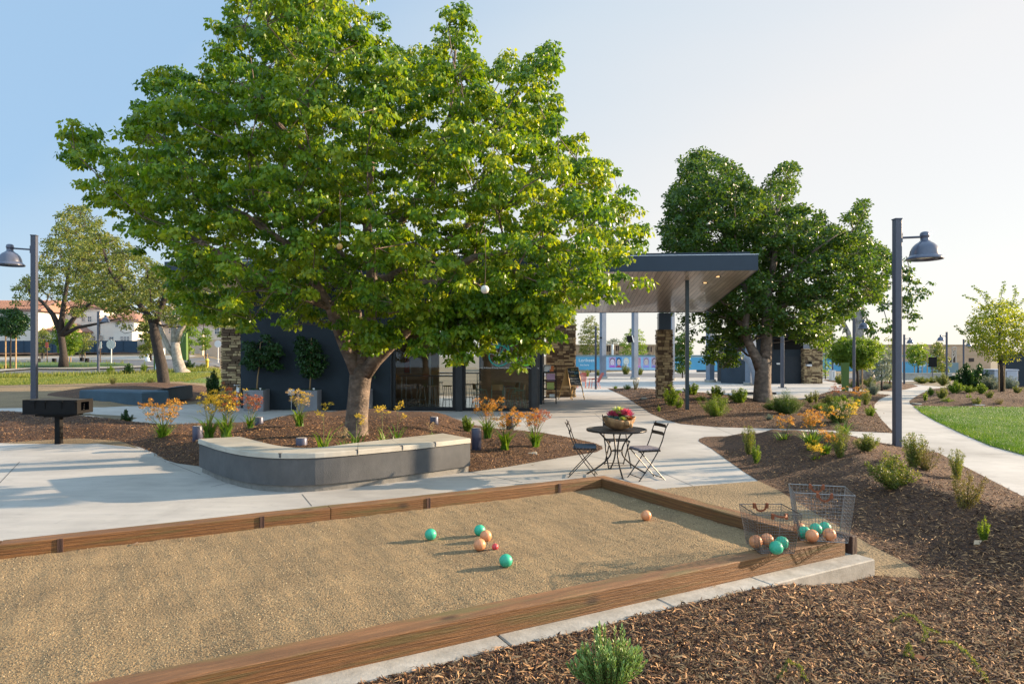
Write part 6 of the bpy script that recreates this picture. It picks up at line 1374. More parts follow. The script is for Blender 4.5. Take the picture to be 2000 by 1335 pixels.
for a in [(318, 866, 88, 78, 'oo', 14, 60, 'orange kangaroo paw left of the seat wall', 1), (408, 858, 92, 46, 'y', 9, 46, 'yellow kangaroo paw just behind the left end of the seat wall', 2), (442, 855, 96, 56, 'yry', 11, 46, 'yellow and red kangaroo paw behind the left end of the seat wall', 3),
          (488, 838, 62, 60, 'r', 7, 26, 'dark red kangaroo paw beside the bollard light', 4), (584, 830, 66, 56, 'ydd', 7, 34, 'half dried yellow kangaroo paw in front of the middle planter', 5), (952, 855, 74, 60, 'o', 10, 50, 'orange kangaroo paw left of its pair near the right end of the wall', 6),
          (988, 878, 78, 60, 'o', 11, 70, 'orange kangaroo paw in the middle of the group by the paving', 7), (1045, 872, 70, 80, 'or', 12, 60, 'orange kangaroo paw nearest the bistro table', 8), (1532, 868, 52, 30, 'o', 4, 24, 'small orange kangaroo paw at the left of the berm group', 9),
          (1585, 880, 78, 70, 'o', 8, 80, 'orange kangaroo paw in the middle of the berm', 10), (1648, 862, 76, 44, 'yd', 7, 40, 'yellow kangaroo paw left of the tall lamp', 11), (1612, 888, 46, 40, 'o', 4, 30, 'low orange kangaroo paw in front of the yellow one', 12),
          (1592, 902, 30, 34, 'y', 4, 14, 'low bright yellow kangaroo paw lowest on the berm', 13), (1674, 792, 34, 60, 'o', 9, 50, 'orange kangaroo paw at the foot of the middle lamp', 14), (1632, 790, 36, 40, 'r', 6, 40, 'rusty kangaroo paw left of the middle lamp', 15),
          (632, 880, 100, 8, 'y', 1, 8, 'single yellow flower stalk left of the big trunk', 16), (696, 880, 92, 8, 'y', 1, 14, 'single yellow flower stalk in front of the big trunk', 17), (747, 874, 82, 8, 'y', 1, 6, 'single yellow flower stalk right of the big trunk', 18), (776, 872, 82, 8, 'y', 1, 8, 'tall yellow flower stalk furthest right of the trunk', 19),
          (842, 858, 30, 10, 'd', 1, 14, 'grassy tuft without flowers behind the right part of the cap', 20), (672, 882, 44, 40, 'd', 2, 26, 'grassy tuft at the foot of the big trunk', 21)]:
    paw(*a)
# --- foreground shrub with upright fleshy leaves
def fore():
    rng = np.random.default_rng(77); p = GB(1183, 1362); p.z = p.z; t = thing('rosette_shrub', 'leafy green shrub cut by the bottom edge in front of the kerb', 'shrub', tuple(p)); s = p.y/FPX; H = 150*s; Wd = 78*s; mb = MB(); V = []; F = []; A = []
    for i in range(135):
        a = rng.random()*6.28; r = math.sqrt(rng.random()); lob = .80+.16*math.sin(2*a+.8)+.10*math.sin(5*a); r *= lob*1.08; h = H*(1-.42*r*r)*(.70+.30*rng.random())*(.86+.14*math.sin(3*a+2)); tip = Vector((r*Wd*math.cos(a), r*Wd*math.sin(a)*.8, h)); pts = [Vector((0, 0, -.05)), Vector((tip.x*.45, tip.y*.45, h*.4)), Vector((tip.x*.85, tip.y*.85, h*.72)), tip]; mb.tube(pts, [.005, .004, .003, .002], 4, False)
        nl = 30
        for k in range(nl):
            f = .30+.70*(k+.5)/nl; q = f*3; j = min(2, int(q)); c = pts[j].lerp(pts[j+1], q-j); an = k*2.4; up_ = (pts[j+1]-pts[j]).normalized(); o = up_.orthogonal().normalized(); o2 = up_.cross(o); d0 = (o*math.cos(an)+o2*math.sin(an)); d = (d0*(.75-.35*f)+up_*.8).normalized(); sd = d.cross(up_).normalized(); l = .024*(.7+.5*rng.random()); w_ = l*.19; b = len(V); vv = min(1, .25+.45*f+.3*rng.random())
            V += [c, c+d*l*.55+sd*w_-d0*.001, c+d*l, c+d*l*.55-sd*w_-d0*.001]; F += [(b, b+1, b+2), (b, b+2, b+3)]; A += [vv]*4
    mb.build('stems', M_gstem, t, local=True); raw('foliage', np.array([v[:] for v in V]), np.array(F), leafmat('fleshy_leaf', [(.06, .13, .02), (.12, .25, .045), (.26, .37, .13)], .25, .5, (1.2, 1.2, .6)), t, local=True, var=A)
fore()
# creeping stems on the near mulch
def creeper(label, P, seed):
    rng = np.random.default_rng(seed); pts = [GB(a, b) for a, b in P]; pts = [q+Vector((0, 0, .012+.05*math.sin(math.pi*i/(len(pts)-1)))) for i, q in enumerate(pts)]; t = thing('creeping_stem', label, 'plant', tuple(pts[0])); mb = MB(); mb.tube(pts, .0035, 5); mb.build('stem', M_twig, t)
    C = np.array([pts[i].lerp(pts[i+1], f)[:] for i in range(len(pts)-1) for f in np.linspace(0, 1, 9)]); V, F, A = leaves(C, .008, 12, .014, .3, -.3, rng, up=(-.2, 1)); raw('leaves', V, F, LM_olive, t, var=A)
creeper('low yellow green creeping stem arching over the near mulch', [(1742, 1218), (1765, 1214), (1785, 1222), (1803, 1238), (1812, 1252)], 1); creeper('short creeping shoot rising right of the arching stem', [(1803, 1258), (1812, 1248), (1832, 1240)], 2)
creeper('long creeping stem trailing to the bottom right corner', [(1835, 1258), (1862, 1272), (1885, 1295), (1905, 1315), (1930, 1338)], 3); creeper('small bright sprout in the near mulch below the arching stem', [(1768, 1285), (1775, 1280), (1782, 1290)], 4); creeper('creeping shoots at the bottom edge right of the fleshy shrub', [(1520, 1330), (1540, 1312), (1562, 1322), (1575, 1335)], 5)
# scattered dry leaves
M_dl2 = leafmat('dry_leaf', [(.30, .12, .05), (.50, .32, .18), (.60, .45, .30)], .2, .7, (1, .8, .6))
def fallen(px, py, s, label, z=None):
    q = Z(px, py, z+.006) if z is not None else GB(px, py)+Vector((0, 0, .012)); rng = random.Random(px); a = rng.random()*6; d = Vector((math.cos(a), math.sin(a), .12))*s; e = Vector((-math.sin(a), math.cos(a), .2))*s*.4; V = [q-d, q-d*.2+e+Vector((0, 0, s*.3)), q+d+Vector((0, 0, s*.2)), q-d*.2-e, q]; o = raw('dry_leaf', V, [(0, 1, 4), (1, 2, 4), (2, 3, 4), (3, 0, 4)], M_dl2, var=[rng.random()]*5); tag(o, label, 'leaf', 'dry fallen leaves')
for a in [(266, 1062, .045, 'pale curled dry leaf on the gravel near the far timber', ZG), (868, 995, .02, 'small rust coloured leaf on the gravel below the far timber', ZG), (1252, 1108, .02, 'tiny red leaf on the gravel beside the near timber', ZG), (1395, 1144, .022, 'yellowish dry leaf on the concrete kerb', .158), (1600, 962, .05, 'dry leaf on the mulch behind the tall basket', None), (1738, 960, .05, 'pale dry leaf in front of the rounded olive shrub', None), (1910, 1062, .06, 'red brown dry leaf below the small bright sprig', None), (1745, 1175, .045, 'tan dry leaf on the near mulch', None), (1795, 1290, .05, 'pinkish dry leaf at the bottom of the near mulch', None), (1240, 1200, .03, 'dark curled leaf on the kerb edge', .158)]: fallen(*a)
# grit and stray chips along the kerb and timber

# trees on the near side of the park, behind the viewer, which the glass doors mirror
pt = [o for o in COL.objects if o.name == 'plaza_tree'][0]
for k, (x, y, rz, sc, lb) in enumerate([(-16, -20, 40, .95, 'large tree standing behind the viewpoint to the left'), (2, -26, 160, 1.1, 'tallest tree standing straight behind the viewpoint'), (18, -19, 250, .9, 'large tree standing behind the viewpoint to the right'), (-32, -24, 300, 1.05, 'large tree standing far behind the viewpoint to the left')]):
    dup(pt, loc=(x, y, 0), rz=R(rz), scale=sc, label=lb, group='park trees behind the viewpoint')

# ================================================================== BACKGROUND
def wbox(mb, x0, x1, y0, y1, Y, D, zb=None):
    """box whose camera-side face spans the pixel rectangle at distance Y, D metres deep"""
    a = W(x0, y1, Y); b = W(x1, y0, Y); z0 = a.z if zb is None else zb
    return mb.box(a.x, b.x, Y, Y+D, z0, b.z)
def gz(px, Y): return float(T((px-1000)/FPX*Y, Y))
# --- dark bench left of the grill
db = thing('dark_bench', 'low dark blue L-shaped stucco bench on the dirt under the leaning tree', 'bench', tuple(G(270, 792)))
P = [G(155, 780), G(277, 793), G(348, 781)]; a, b, c = P
d1 = (b-a).normalized(); n1 = Vector((-d1.y, d1.x, 0)); d2 = (c-b).normalized(); hb = (EYE-(765-HY)/FPX*b.y)-b.z
def slabpoly(pts, z0, z1, m, name, par, bev=.04):
    mb = MB(); n = len(pts); ar = sum(pts[i][0]*pts[(i+1) % n][1]-pts[(i+1) % n][0]*pts[i][1] for i in range(n)); pts = pts if ar > 0 else pts[::-1]
    cx = sum(p[0] for p in pts)/n; cy = sum(p[1] for p in pts)/n; ins = [(p[0]+(cx-p[0])*.03, p[1]+(cy-p[1])*.05) for p in pts]
    vs = [(p[0], p[1], z0) for p in pts]+[(p[0], p[1], z1-bev) for p in pts]+[(p[0], p[1], z1) for p in ins]; fs = [tuple(range(n-1, -1, -1)), tuple(range(2*n, 3*n))]
    for k in range(2):
        for i in range(n): j = (i+1) % n; fs.append((k*n+i, k*n+j, k*n+n+j, k*n+n+i))
    mb.add(vs, fs); return mb.build(name, m, par)
wd = .95
M_dbench = mat('dark_bench_stucco', (.045, .085, .12), (.036, .07, .10), 5, .7, .3, 90, mscale=1)
slabpoly([a[:2], b[:2], (b+n1*wd)[:2], (a+n1*wd)[:2]], b.z-.05, b.z+hb, M_dbench, 'bench_block', db)
far = G(345, 777); s2 = Vector((far.x, far.y, 0)); e1 = (b+n1*.3-d1*.3)
slabpoly([(b.x+.02, b.y+.25), (c.x, c.y), (c.x+.1, c.y+.9), (b.x-.3, b.y+wd+.3)], b.z-.05, b.z+hb-.003, M_dbench, 'bench_wing', db)
# --- fences and walls left
M_hfence = mat('navy_screen', (.020, .045, .075), (.016, .036, .062), 2, .8)
def farwall(name, label, cat, x0, x1, y0, y1, Y, m, D=.25, posts=0, cap=False):
    a = W(x0, y1, Y); b = W(x1, y0, Y); t = thing(name, label, cat, (a.x, Y, a.z)); mb = MB(); mb.box(a.x, b.x, Y, Y+D, a.z-1.5, b.z); mb.build('screen' if posts else 'wall_body', m, t)
    if cap: mb = MB(); mb.box(a.x-.05, b.x+.05, Y-.06, Y+D+.06, b.z+.002, b.z+.1); mb.build('coping', m, t)
    if posts:
        for k in range(posts+1):
            mb = MB(); x = a.x+(b.x-a.x)*k/posts; mb.box(x-.04, x+.04, Y-.07, Y-.003, a.z-.5, b.z+.03); mb.build('post', m, t)
    return t
farwall('screened_fence', 'long navy fabric screened fence in front of the white houses', 'fence', -120, 268, 665, 688, 93, M_hfence, .06, 14)
farwall('garden_wall', 'tan stucco garden wall right of the navy screened fence', 'wall', 268.5, 440, 664, 692, 94, M_tanw, .3, 0, True)
# --- houses
M_tile = mat('roof_tiles', (.36, .20, .15), (.19, .10, .08), 40, .85, .6, 60, stretch=(1, .25, 1), c3=(.28, .155, .115))
M_tileg = mat('grey_roof_tiles', (.22, .185, .17), (.15, .13, .125), 30, .85, .5, 50)
M_win = mat('house_window_glass', (.06, .08, .10), (.04, .05, .06), 4, .12); M_ftrim = mat('house_trim', (.62, .56, .5), rough=.7)
def house(label, Y, vols, roofs, wins, m=M_whiteh, group=None, name='house'):
    x0, x1, y0, y1 = vols[0][:4]; a = W(x0, y1, Y); t = thing(name, label, 'house', tuple(a), 0, group)
    for (x0, x1, y0, y1, dy) in vols: mb = MB(); mb2 = wbox(mb, x0, x1, y0, y1, Y+dy, 8); mb.build('wall', m, t)
    for (x0, x1, ye, yr, dy, hip, mt) in roofs:     # eave y, ridge y
        A = W(x0, ye, Y+dy-.5); Bx = W(x1, ye, Y+dy-.5); zr = W(x0, yr, Y+dy+4).z; w_ = Bx.x-A.x; i = hip*min(4.2, w_/2-.1); y0_, y1_ = Y+dy-.5, Y+dy+8.5; ym_ = (y0_+y1_)/2; z = A.z
        V = [(A.x-.4, y0_, z), (Bx.x+.4, y0_, z), (Bx.x+.4, y1_, z), (A.x-.4, y1_, z), (A.x-.4+i, ym_, zr), (Bx.x+.4-i, ym_, zr)]; V += [(v[0], v[1], v[2]-.22) for v in V[:4]]
        raw('roof', V, [(0, 1, 5, 4), (1, 2, 5), (2, 3, 4, 5), (3, 0, 4), (6, 7, 1, 0), (7, 8, 2, 1), (8, 9, 3, 2), (9, 6, 0, 3), (9, 8, 7, 6)], mt, t)
        mb = MB(); nr = int((Bx.x-A.x)/.36)     # tile ribs down the front slope
        for k in range(nr):
            f = (k+.5)/nr; xa = A.x+(Bx.x-A.x)*f; k2 = min(1, max(0, (xa-A.x+.4)/max(i, .01)), max(0, (Bx.x+.4-xa)/max(i, .01))) if hip else 1
            mb.tube([(xa, y0_-.04, z+.04), (xa, y0_+(ym_-y0_)*k2, z+(zr-z)*k2+.04)], .075, 5, False)
        mb.build('tile_ribs', mt, t)
    for (x0, x1, y0, y1, dy) in wins:
        A = W(x0, y1, Y+dy); Bb = W(x1, y0, Y+dy); yy = Y+dy-.05; mb = MB(); fr = .09
        mb.box(A.x-fr, Bb.x+fr, yy-.02, yy+.045, A.z-fr, A.z); mb.box(A.x-fr, Bb.x+fr, yy-.02, yy+.045, Bb.z, Bb.z+fr); mb.box(A.x-fr, A.x, yy-.02, yy+.045, A.z, Bb.z); mb.box(Bb.x, Bb.x+fr, yy-.02, yy+.045, A.z, Bb.z); mx = (A.x+Bb.x)/2; mb.box(mx-.03, mx+.03, yy-.01, yy+.04, A.z, Bb.z); mz = (A.z+Bb.z)/2; mb.box(A.x, mx-.031, yy-.01, yy+.04, mz-.03, mz+.03); mb.box(mx+.031, Bb.x, yy-.01, yy+.04, mz-.03, mz+.03)
        f = mb.build('window', M_ftrim, t); mb = MB(); mb.box(A.x, Bb.x, yy+.02, yy+.035, A.z, Bb.z); mb.build('pane', M_win, f)
    return t
hg = 'white houses behind the navy fence'
house('white two storey house with long red tile roof behind the left lamp', 104, [(-160, 74, 603, 672, 0)], [(-165, 75, 604, 587, 0, 0, M_tile)], [(32, 40, 613, 629, 0), (45, 53, 613, 629, 0), (-20, -8, 613, 629, 0)], group=hg)
house('white house with a low tiled garage wing behind the bright median tree', 112, [(75, 196, 600, 672, 0), (88, 130, 646, 672, -7), (112, 190, 610, 672, -2)], [(74, 198, 600, 585, 0, 1, M_tile), (82, 134, 645, 632, -7, 1, M_tile)], [(181, 186, 656, 666, -2), (160, 166, 620, 627, -2), (194, 199, 655, 666, -2.2), (172, 178, 618, 628, -2)], group=hg)
house('white house with paired small windows left of the leaning trunk', 110, [(196, 262, 622, 672, 0), (222, 258, 648, 672, -4)], [(194, 266, 624, 608, 0, 1, M_tile)], [(236, 240, 657, 665, -4), (242, 246, 657, 665, -4), (248, 252, 657, 665, -4), (214, 222, 658, 666, 0), (226, 231, 630, 638, 0)], group=hg)
house('tan house with a grey brown roof behind the leaning trunk', 116, [(256, 345, 632, 672, 0)], [(250, 350, 634, 612, 0, 1, M_tileg)], [(268, 276, 652, 662, 0), (330, 336, 642, 650, 0)], mat('tan_house', (.55, .47, .38), (.5, .42, .34), .8, .9))
house('tan house with chimney like piers behind the street trees', 118, [(360, 470, 628, 680, 0)], [(355, 480, 630, 612, 0, 1, M_tileg)], [(420, 428, 640, 652, 0), (380, 386, 642, 652, 0)], mat('tan_house', (.5, .4, .3)))
for px, lb in [(339, 'tan garden wall pier left one behind the small upright tree'), (393, 'tan garden wall pier right one behind the small upright tree')]:
    a = W(px-2.5, 690, 92); b = W(px+2.5, 652, 92); t = thing('wall_pier', lb, 'pier', (a.x, 92, a.z)); mb = MB(); mb.box(a.x, b.x, 92, 92.5, a.z-1, b.z); mb.build('shaft', M_tanw, t); mb = MB(); mb.box(a.x-.08, b.x+.08, 91.9, 92.6, b.z+.002, b.z+.15); mb.build('cap', M_whiteh, t)
# --- street signs, ornate lamp, pylons, hydrant
def sign(px, pyb, pyt, label, Y=None, kind='rect', w_=.3, col=None, h=.45, pole=None, name='street_sign'):
    b = G(px, pyb) if Y is None else W(px, pyb, Y); zt = EYE-(pyt-HY)/FPX*b.y; t = thing(name, label, 'sign', tuple(b)); mb = MB(); mb.tube([b-up*.3, Vector((b.x, b.y, zt-.02))], .045, 8); mb.build('pole', pole or M_white, t)
    mb = MB(); c = Vector((b.x, b.y-.055, zt-h/2))
    if kind == 'oct': mb.add([c+Vector((math.cos(R(22.5+45*k))*h/2, -.01, math.sin(R(22.5+45*k))*h/2)) for k in range(8)]+[c+Vector((math.cos(R(22.5+45*k))*h/2, .01, math.sin(R(22.5+45*k))*h/2)) for k in range(8)], [tuple(range(8)), tuple(range(15, 7, -1))]+[(k, k+8, (k+1) % 8+8, (k+1) % 8) for k in range(8)])
    else: mb.box(c.x-w_/2, c.x+w_/2, c.y-.01, c.y+.01, c.z-h/2, c.z+h/2)
    mb.build('sign_panel', col or M_white, t); return t
M_alu = mat('sign_back', (.62, .60, .58), (.58, .56, .54), 5, .5); M_redp = mat('red_sign', (.45, .06, .03), rough=.5)
sign(217.5, 712, 663, 'back of a white octagonal sign on a white pole beside the far lamp', kind='oct', h=.95, col=M_alu); sign(196, 704, 667, 'small white rectangular sign on a dark pole behind the far lamp', w_=.34, h=.7, pole=M_twig, Y=70)
sign(426, 708, 664, 'round sign back on a pale pole next to the stone wall', kind='oct', h=.9, col=M_alu); sign(92, 702, 668, 'small red sign on a dark pole behind the left lamp', w_=.3, h=.6, col=M_redp, pole=M_twig, Y=72)
b = G(289, 705); t = thing('ornate_lamp', 'white ornate street lamp with globe left of the leaning trunk', 'street lamp', tuple(b)); s = b.y/FPX
mb = MB(); mb.lathe([(.30, 0), (.30, .25), (.2, .35), (.14, .6), (.10, 1.0), (.085, 2.6), (.08, 45*s), (.13, 46*s), (.06, 47*s)], b, 14); mb.build('pole', M_white, t, True)
mb = MB(); mb.ball(b+up*(52*s), 5.2*s, 14, (1, 1, 1.1)); mb.build('globe', M_globe, t, True); mb = MB(); mb.tube([b+up*(57*s), b+up*(61*s)], [.10, .02], 8); mb.build('finial', M_black, t)
# green pylon with a white swirl, and the white one beside the leaning trunk
M_gp = mat('pylon_green', (.07, .14, .015), (.06, .12, .012), 1, .6); M_swirl = mat('pylon_pattern', (.20, .30, .14), rough=.5)
def pylon(label, x0, x1, yt, yb_, m, taper=0, swirl=False, Y=None, thick=.35, name='pylon_sign'):
    b = G((x0+x1)/2, yb_) if Y is None else W((x0+x1)/2, yb_, Y); Yp = b.y; A = W(x0, yb_, Yp); Bq = W(x1, yb_, Yp); zt = EYE-(yt-HY)/FPX*Yp; wt = (Bq.x-A.x)*(1-taper)/2; cx = (A.x+Bq.x)/2+ (0)
    t = thing(name, label, 'sign', tuple(b)); mb = MB(); V = [(A.x, Yp, b.z-.2), (Bq.x, Yp, b.z-.2), (cx+wt, Yp, zt), (cx-wt, Yp, zt)]; V += [(v[0], v[1]+thick, v[2]) for v in V]
    mb.add(V, [(0, 1, 2, 3), (7, 6, 5, 4), (0, 4, 5, 1), (1, 5, 6, 2), (2, 6, 7, 3), (3, 7, 4, 0)]); mb.build('panel', m, t)
    if swirl:
        mb = MB(); r = (Bq.x-A.x)*.28; c = Vector((cx, Yp-.03, zt-r*1.7)); pts = [c+Vector((r*k/26*math.cos(R(24*k))*1.1, 0, r*k/26*math.sin(R(24*k))*1.4)) for k in range(4, 27)]+[c+Vector((-r*.6, 0, -r*4))]; mb.tube(pts, .035, 5); mb.build('swirl', M_swirl, t)
    return t
pylon('green pylon with a pale swirl behind the sycamore', 353, 364, 650, 699, M_gp, .1, True, Y=58)
pylon('white and green edged pylon left of the leaning trunk foot', 303, 318, 680, 722, mat('pylon_white', (.60, .66, .68), (.55, .62, .66), 1, .5)); 
pylon('slim green strip standing at the left of the white pylon', 300, 302.4, 682, 722, M_gp, name='pylon_edge')
pylon('tapering green pylon behind the feathery green tree', 1657, 1646.5, 708, 768, M_gp, -.45, name='green_pylon', thick=.12)
b = G(404.5, 719); t = thing('yellow_bollard', 'short yellow bollard on the street edge left of the stone wall', 'bollard', tuple(b)); mb = MB(); mb.lathe([(.12, -.1), (.12, .62), (.16, .64), (.16, .72), (.1, .82), (.001, .85)], b, 14); mb.build('post', mat('yellow_paint', (.62, .50, .06), rough=.5), t, True)
for px, py, lb in [(106, 707, 'dark low cube marker on the median left of the bright tree'), (160, 705, 'dark low cube marker furthest back on the median'), (170, 707, 'dark low cube marker right of the bright median tree'), (75, 707, 'dark low cube marker beside the left lamp pole')]:
    p = G(px, py); t = thing('cube_marker', lb, 'marker', tuple(p), 0, 'dark cube markers on the median'); mb = MB(); mb.bbox(-.16, .16, -.16, .16, -.1, .42, .02); mb.build('block', M_char, t, local=True)
# white sensor post by the stone wall, and the picture box between planters
b = G(463, 800); t = thing('sensor_post', 'thin white post with a small box at the left wall corner', 'post', tuple(b)); s = b.y/FPX; mb = MB(); mb.tube([b, b+up*(46*s)], .014, 6); mb.tube([b+up*(48*s)-Vector((.09, 0, 0)), b+up*(48*s)+Vector((.09, 0, 0))], .008, 6); mb.build('post_pole', M_white, t); mb = MB(); mb.box(b.x, b.x+.09, b.y-.06, b.y+.02, b.z+34*s, b.z+43*s); mb.build('sensor_box', M_white, t); mb = MB(); mb.ball(b+up*(48*s)-Vector((.09, 0, 0)), .025, 8); mb.build('sensor_cup', M_white, t)
b = G(569, 801); t = thing('plant_marker', 'small pale picture tag on a stake between the concrete planters', 'sign', tuple(b)); s = b.y/FPX; mb = MB(); mb.tube([b, b+up*(30*s)], .01, 5); mb.build('stake', M_white, t); mb = MB(); mb.box(b.x-.11, b.x+.11, b.y-.02, b.y-.005, b.z+30*s, b.z+41*s); mb.build('tag_panel', mat('pale_tag', (.55, .60, .66), (.50, .50, .58), 30, .5), t)
for (c, s_), nm in zip(PLS[:2], ('first', 'middle')):
    t = thing('plant_tag', 'tiny white plant tag stuck in the soil of the '+nm+' planter', 'tag', (c.x+.2, c.y-.2, c.z)); mb = MB(); mb.box(-.03, .03, -.005, .005, .10, .15); mb.box(-.006, .006, -.004, .004, 0, .0995); mb.build('tag_plate', M_white, t, local=True)

# --- plaza posts
def ppost(px, py, w_px, label, ytop=7.2, spk=False, base=None):
    b = G(px, py) if base is None else base; s = b.y/FPX; w_ = w_px*s; t = thing('plaza_post', label, 'post', tuple(b), 0, 'big square steel posts around the plaza'); mb = MB(); th = R(24); ca, sa = math.cos(th), math.sin(th); h = w_/2/(ca+sa)*1.0
    mb.obox(b+Vector((-h*ca+h*sa, -h*sa-h*ca, .25)), Vector((ca, sa, 0))*2*h, Vector((-sa, ca, 0))*2*h, up*(ytop-.25)); mb.build('shaft', M_steelb, t)
    mb = MB(); h2 = h*1.35; mb.obox(b+Vector((-h2*ca+h2*sa, -h2*sa-h2*ca, .2)), Vector((ca, sa, 0))*2*h2, Vector((-sa, ca, 0))*2*h2, up*.06); mb.build('base_plate', M_steelb, t)
    mb = MB(); r = h*1.9; mb.lathe([(r, -.3), (r, .16), (r-.06, .2), (.001, .2)], b, 20); mb.build('footing', M_conc2, t); mb = MB(); mb.obox(b+Vector((-h*1.5, -h*1.2, 4.1)), Vector((h*1.1, 0, 0)), Vector((0, .1, 0)), up*.14); mb.build('light_bracket', M_char, t)
    return t
ppost(1118, 735, 11, 'leftmost plaza post behind the stone wall'); ppost(1177.5, 739, 12.5, 'second plaza post seen right of the thin grey post'); ppost(1240, 740.5, 12.5, 'third plaza post carrying the black loudspeaker')
ppost(1313, 742, 9, 'fourth plaza post hidden behind the stone column'); ppost(1387, 746, 15, 'fifth plaza post half hidden by hanging leaves'); ppost(1466, 752, 19, 'sixth and widest plaza post beside the forked trunk')
b = G(1240, 740.5); t = thing('loudspeaker', 'black loudspeaker hung on the third plaza post', 'loudspeaker', tuple(W(1234, 662, b.y-.5))); Yq = b.y-.75; A = W(1229, 669, Yq); mb = MB(); mb.obox(A, (8*Yq/FPX, .1, .05), (-.1, .3, 0), (-.15, 0, 13.5*Yq/FPX)); mb.build('cabinet', M_char, t); mb = MB(); mb.obox(A+Vector((8*Yq/FPX+.01, .1, .05)), (.12, .04, 0), (-.1, .3, 0), (-.15, 0, 13.5*Yq/FPX)); mb.build('side_panel', M_white, t); mb = MB(); mb.box(A.x+.1, A.x+.5, Yq+.3, Yq+.6, A.z+.3, A.z+.4); mb.build('bracket', M_char, t)
# low planter wall, mural fence
def lowwall(label, x0, x1, yt, yb_, m, Y=None, D=.6, name='low_wall'):
    b = G(x0, yb_) if Y is None else W(x0, yb_, Y); c = W(x1, yb_, b.y); zt = EYE-(yt-HY)/FPX*b.y; t = thing(name, label, 'wall', tuple(b)); mb = MB(); mb.bbox(b.x, c.x, b.y, b.y+D, b.z-.2, zt-.09, .01); mb.build('wall_body', m, t); mb = MB(); mb.bbox(b.x-.03, c.x+.03, b.y-.03, b.y+D+.03, zt-.088, zt, .01); mb.build('cap', M_cap, t)
lowwall('low pale capped wall in front of the portrait mural', 1190, 1264, 716, 722, M_navy2); lowwall('low dark capped wall left of the restroom building', 1362, 1424, 719, 726.5, M_navy2)
lowwall('low pale block wall at the street beyond the curved path', 1680, 1860, 728, 739, M_conc2, Y=62, D=.3)
M_mb = mat('mural_blue', (.085, .31, .46), (.07, .26, .40), .5, .6); M_mt = mat('screen_grey_green', (.17, .23, .24), (.14, .20, .21), 1, .8)
Ym_ = 103; mural = thing('mural_fence', 'long bright blue construction fence printed with white script and cartoon portraits', 'fence', tuple(W(1120, 727, Ym_)))
def MR(x0, x1, y0, y1, off, m, name): a = W(x0, y1, Ym_); b = W(x1, y0, Ym_); mb = MB(); mb.box(a.x, b.x, Ym_-off-.02, Ym_-off, a.z, b.z); return mb.build(name, m, mural)
MR(1090, 1835, 693, 696.6, 0, M_mt, 'top_band'); MR(1090, 1176, 696.7, 722, 0, M_mb, 'blue_panel'); MR(1176.2, 1300, 696.7, 722, 0, mat('mural_sky', (.30, .52, .70), rough=.6), 'portrait_panel'); MR(1300.2, 1390, 697, 722, 0, M_mb, 'blue_panel'); MR(1390.2, 1575, 697, 724, 0, M_mb, 'blue_panel'); MR(1575.2, 1680, 699, 724, 0, M_mb, 'blue_panel'); MR(1680.2, 1762, 700, 726, 0, mat('mural_pale', (.50, .56, .72), (.40, .46, .70), .4, .6), 'pale_panel'); MR(1762.2, 1818, 706, 728, 0, M_mb, 'blue_panel'); MR(1818.2, 1872, 708, 728, 0, M_mt, 'screen_panel')
cols = [(.45, .34, .55), (.05, .25, .55), (.25, .44, .62), (.50, .32, .42), (.38, .36, .55), (.45, .38, .50)]; faces_ = [(.72, .60, .66), (.70, .52, .46), (.68, .66, .60), (.60, .30, .36), (.62, .50, .44), (.52, .36, .34)]; hairs = [(.22, .10, .16), (.02, .03, .07), (.70, .62, .40), (.5, .2, .3), (.3, .2, .25), (.16, .1, .12)]; shirts = [(.45, .12, .55), (.45, .05, .12), (.7, .7, .8), (.6, .2, .5), (.3, .3, .7), (.25, .2, .5)]
def disc(cx, cy, rx, ry, off, m, name, a0=0, a1=360):
    mb = MB(); vs = [W(cx+rx*math.cos(R(a0+(a1-a0)*k/24)), cy-ry*math.sin(R(a0+(a1-a0)*k/24)), Ym_) for k in range(25)]; mb.add([(v.x, Ym_-off, v.z) for v in vs], [tuple(range(25))]); return mb.build(name, m, mural)
for k, (cx, w_) in enumerate([(1196, 14), (1208.5, 12), (1223, 14), (1247, 10), (1262, 13), (1278, 13)]):
    MR(cx-w_/2+.2, cx+w_/2-.2, 697.2, 717 if k < 3 else 718, .03, mat('portrait_bg%d' % k, cols[k], [v*.8 for v in cols[k]], 2, .6), 'portrait_backdrop')
    disc(cx, 705.5, w_*.38, 7.4, .056, mat('portrait_hair%d' % k, hairs[k], rough=.7), 'portrait_hair'); disc(cx, 707, w_*.29, 6.2, .062, mat('portrait_face%d' % k, faces_[k], rough=.7), 'portrait_face'); disc(cx, 717, w_*.42, 4.2, .068, mat('portrait_shirt%d' % k, shirts[k], rough=.7), 'portrait_shirt', 0, 180)
    for sx in (-.11, .11): disc(cx+sx*w_, 706, .55, .5, .072, M_char, 'portrait_eye')
    disc(cx, 710, .9, .5, .072, mat('portrait_mouth', (.4, .08, .08)), 'portrait_mouth', 180, 360)
def mtext(s, px, py, hpx, m=M_white): p = W(px, py, Ym_); text('mural_script', s, (p.x, Ym_-.04, p.z), hpx*Ym_/FPX, (1, 0, 0), m, mural, .002)
mtext('Lorikeets', 1130, 706, 9); mtext('live here', 1133, 714, 5); mtext('play all day', 1400, 708, 7); mtext('Our Place', 1628, 712, 8); mtext('life is', 1792, 716, 7); mtext('lives', 1795, 722, 4)
disc(1684, 722, 5, 4, .05, mat('mural_purple', (.30, .06, .42), rough=.6), 'mural_blot', 0, 180); disc(1702, 722, 7, 4.5, .05, mat('mural_navy', (.06, .08, .30), rough=.6), 'mural_blot', 0, 180)
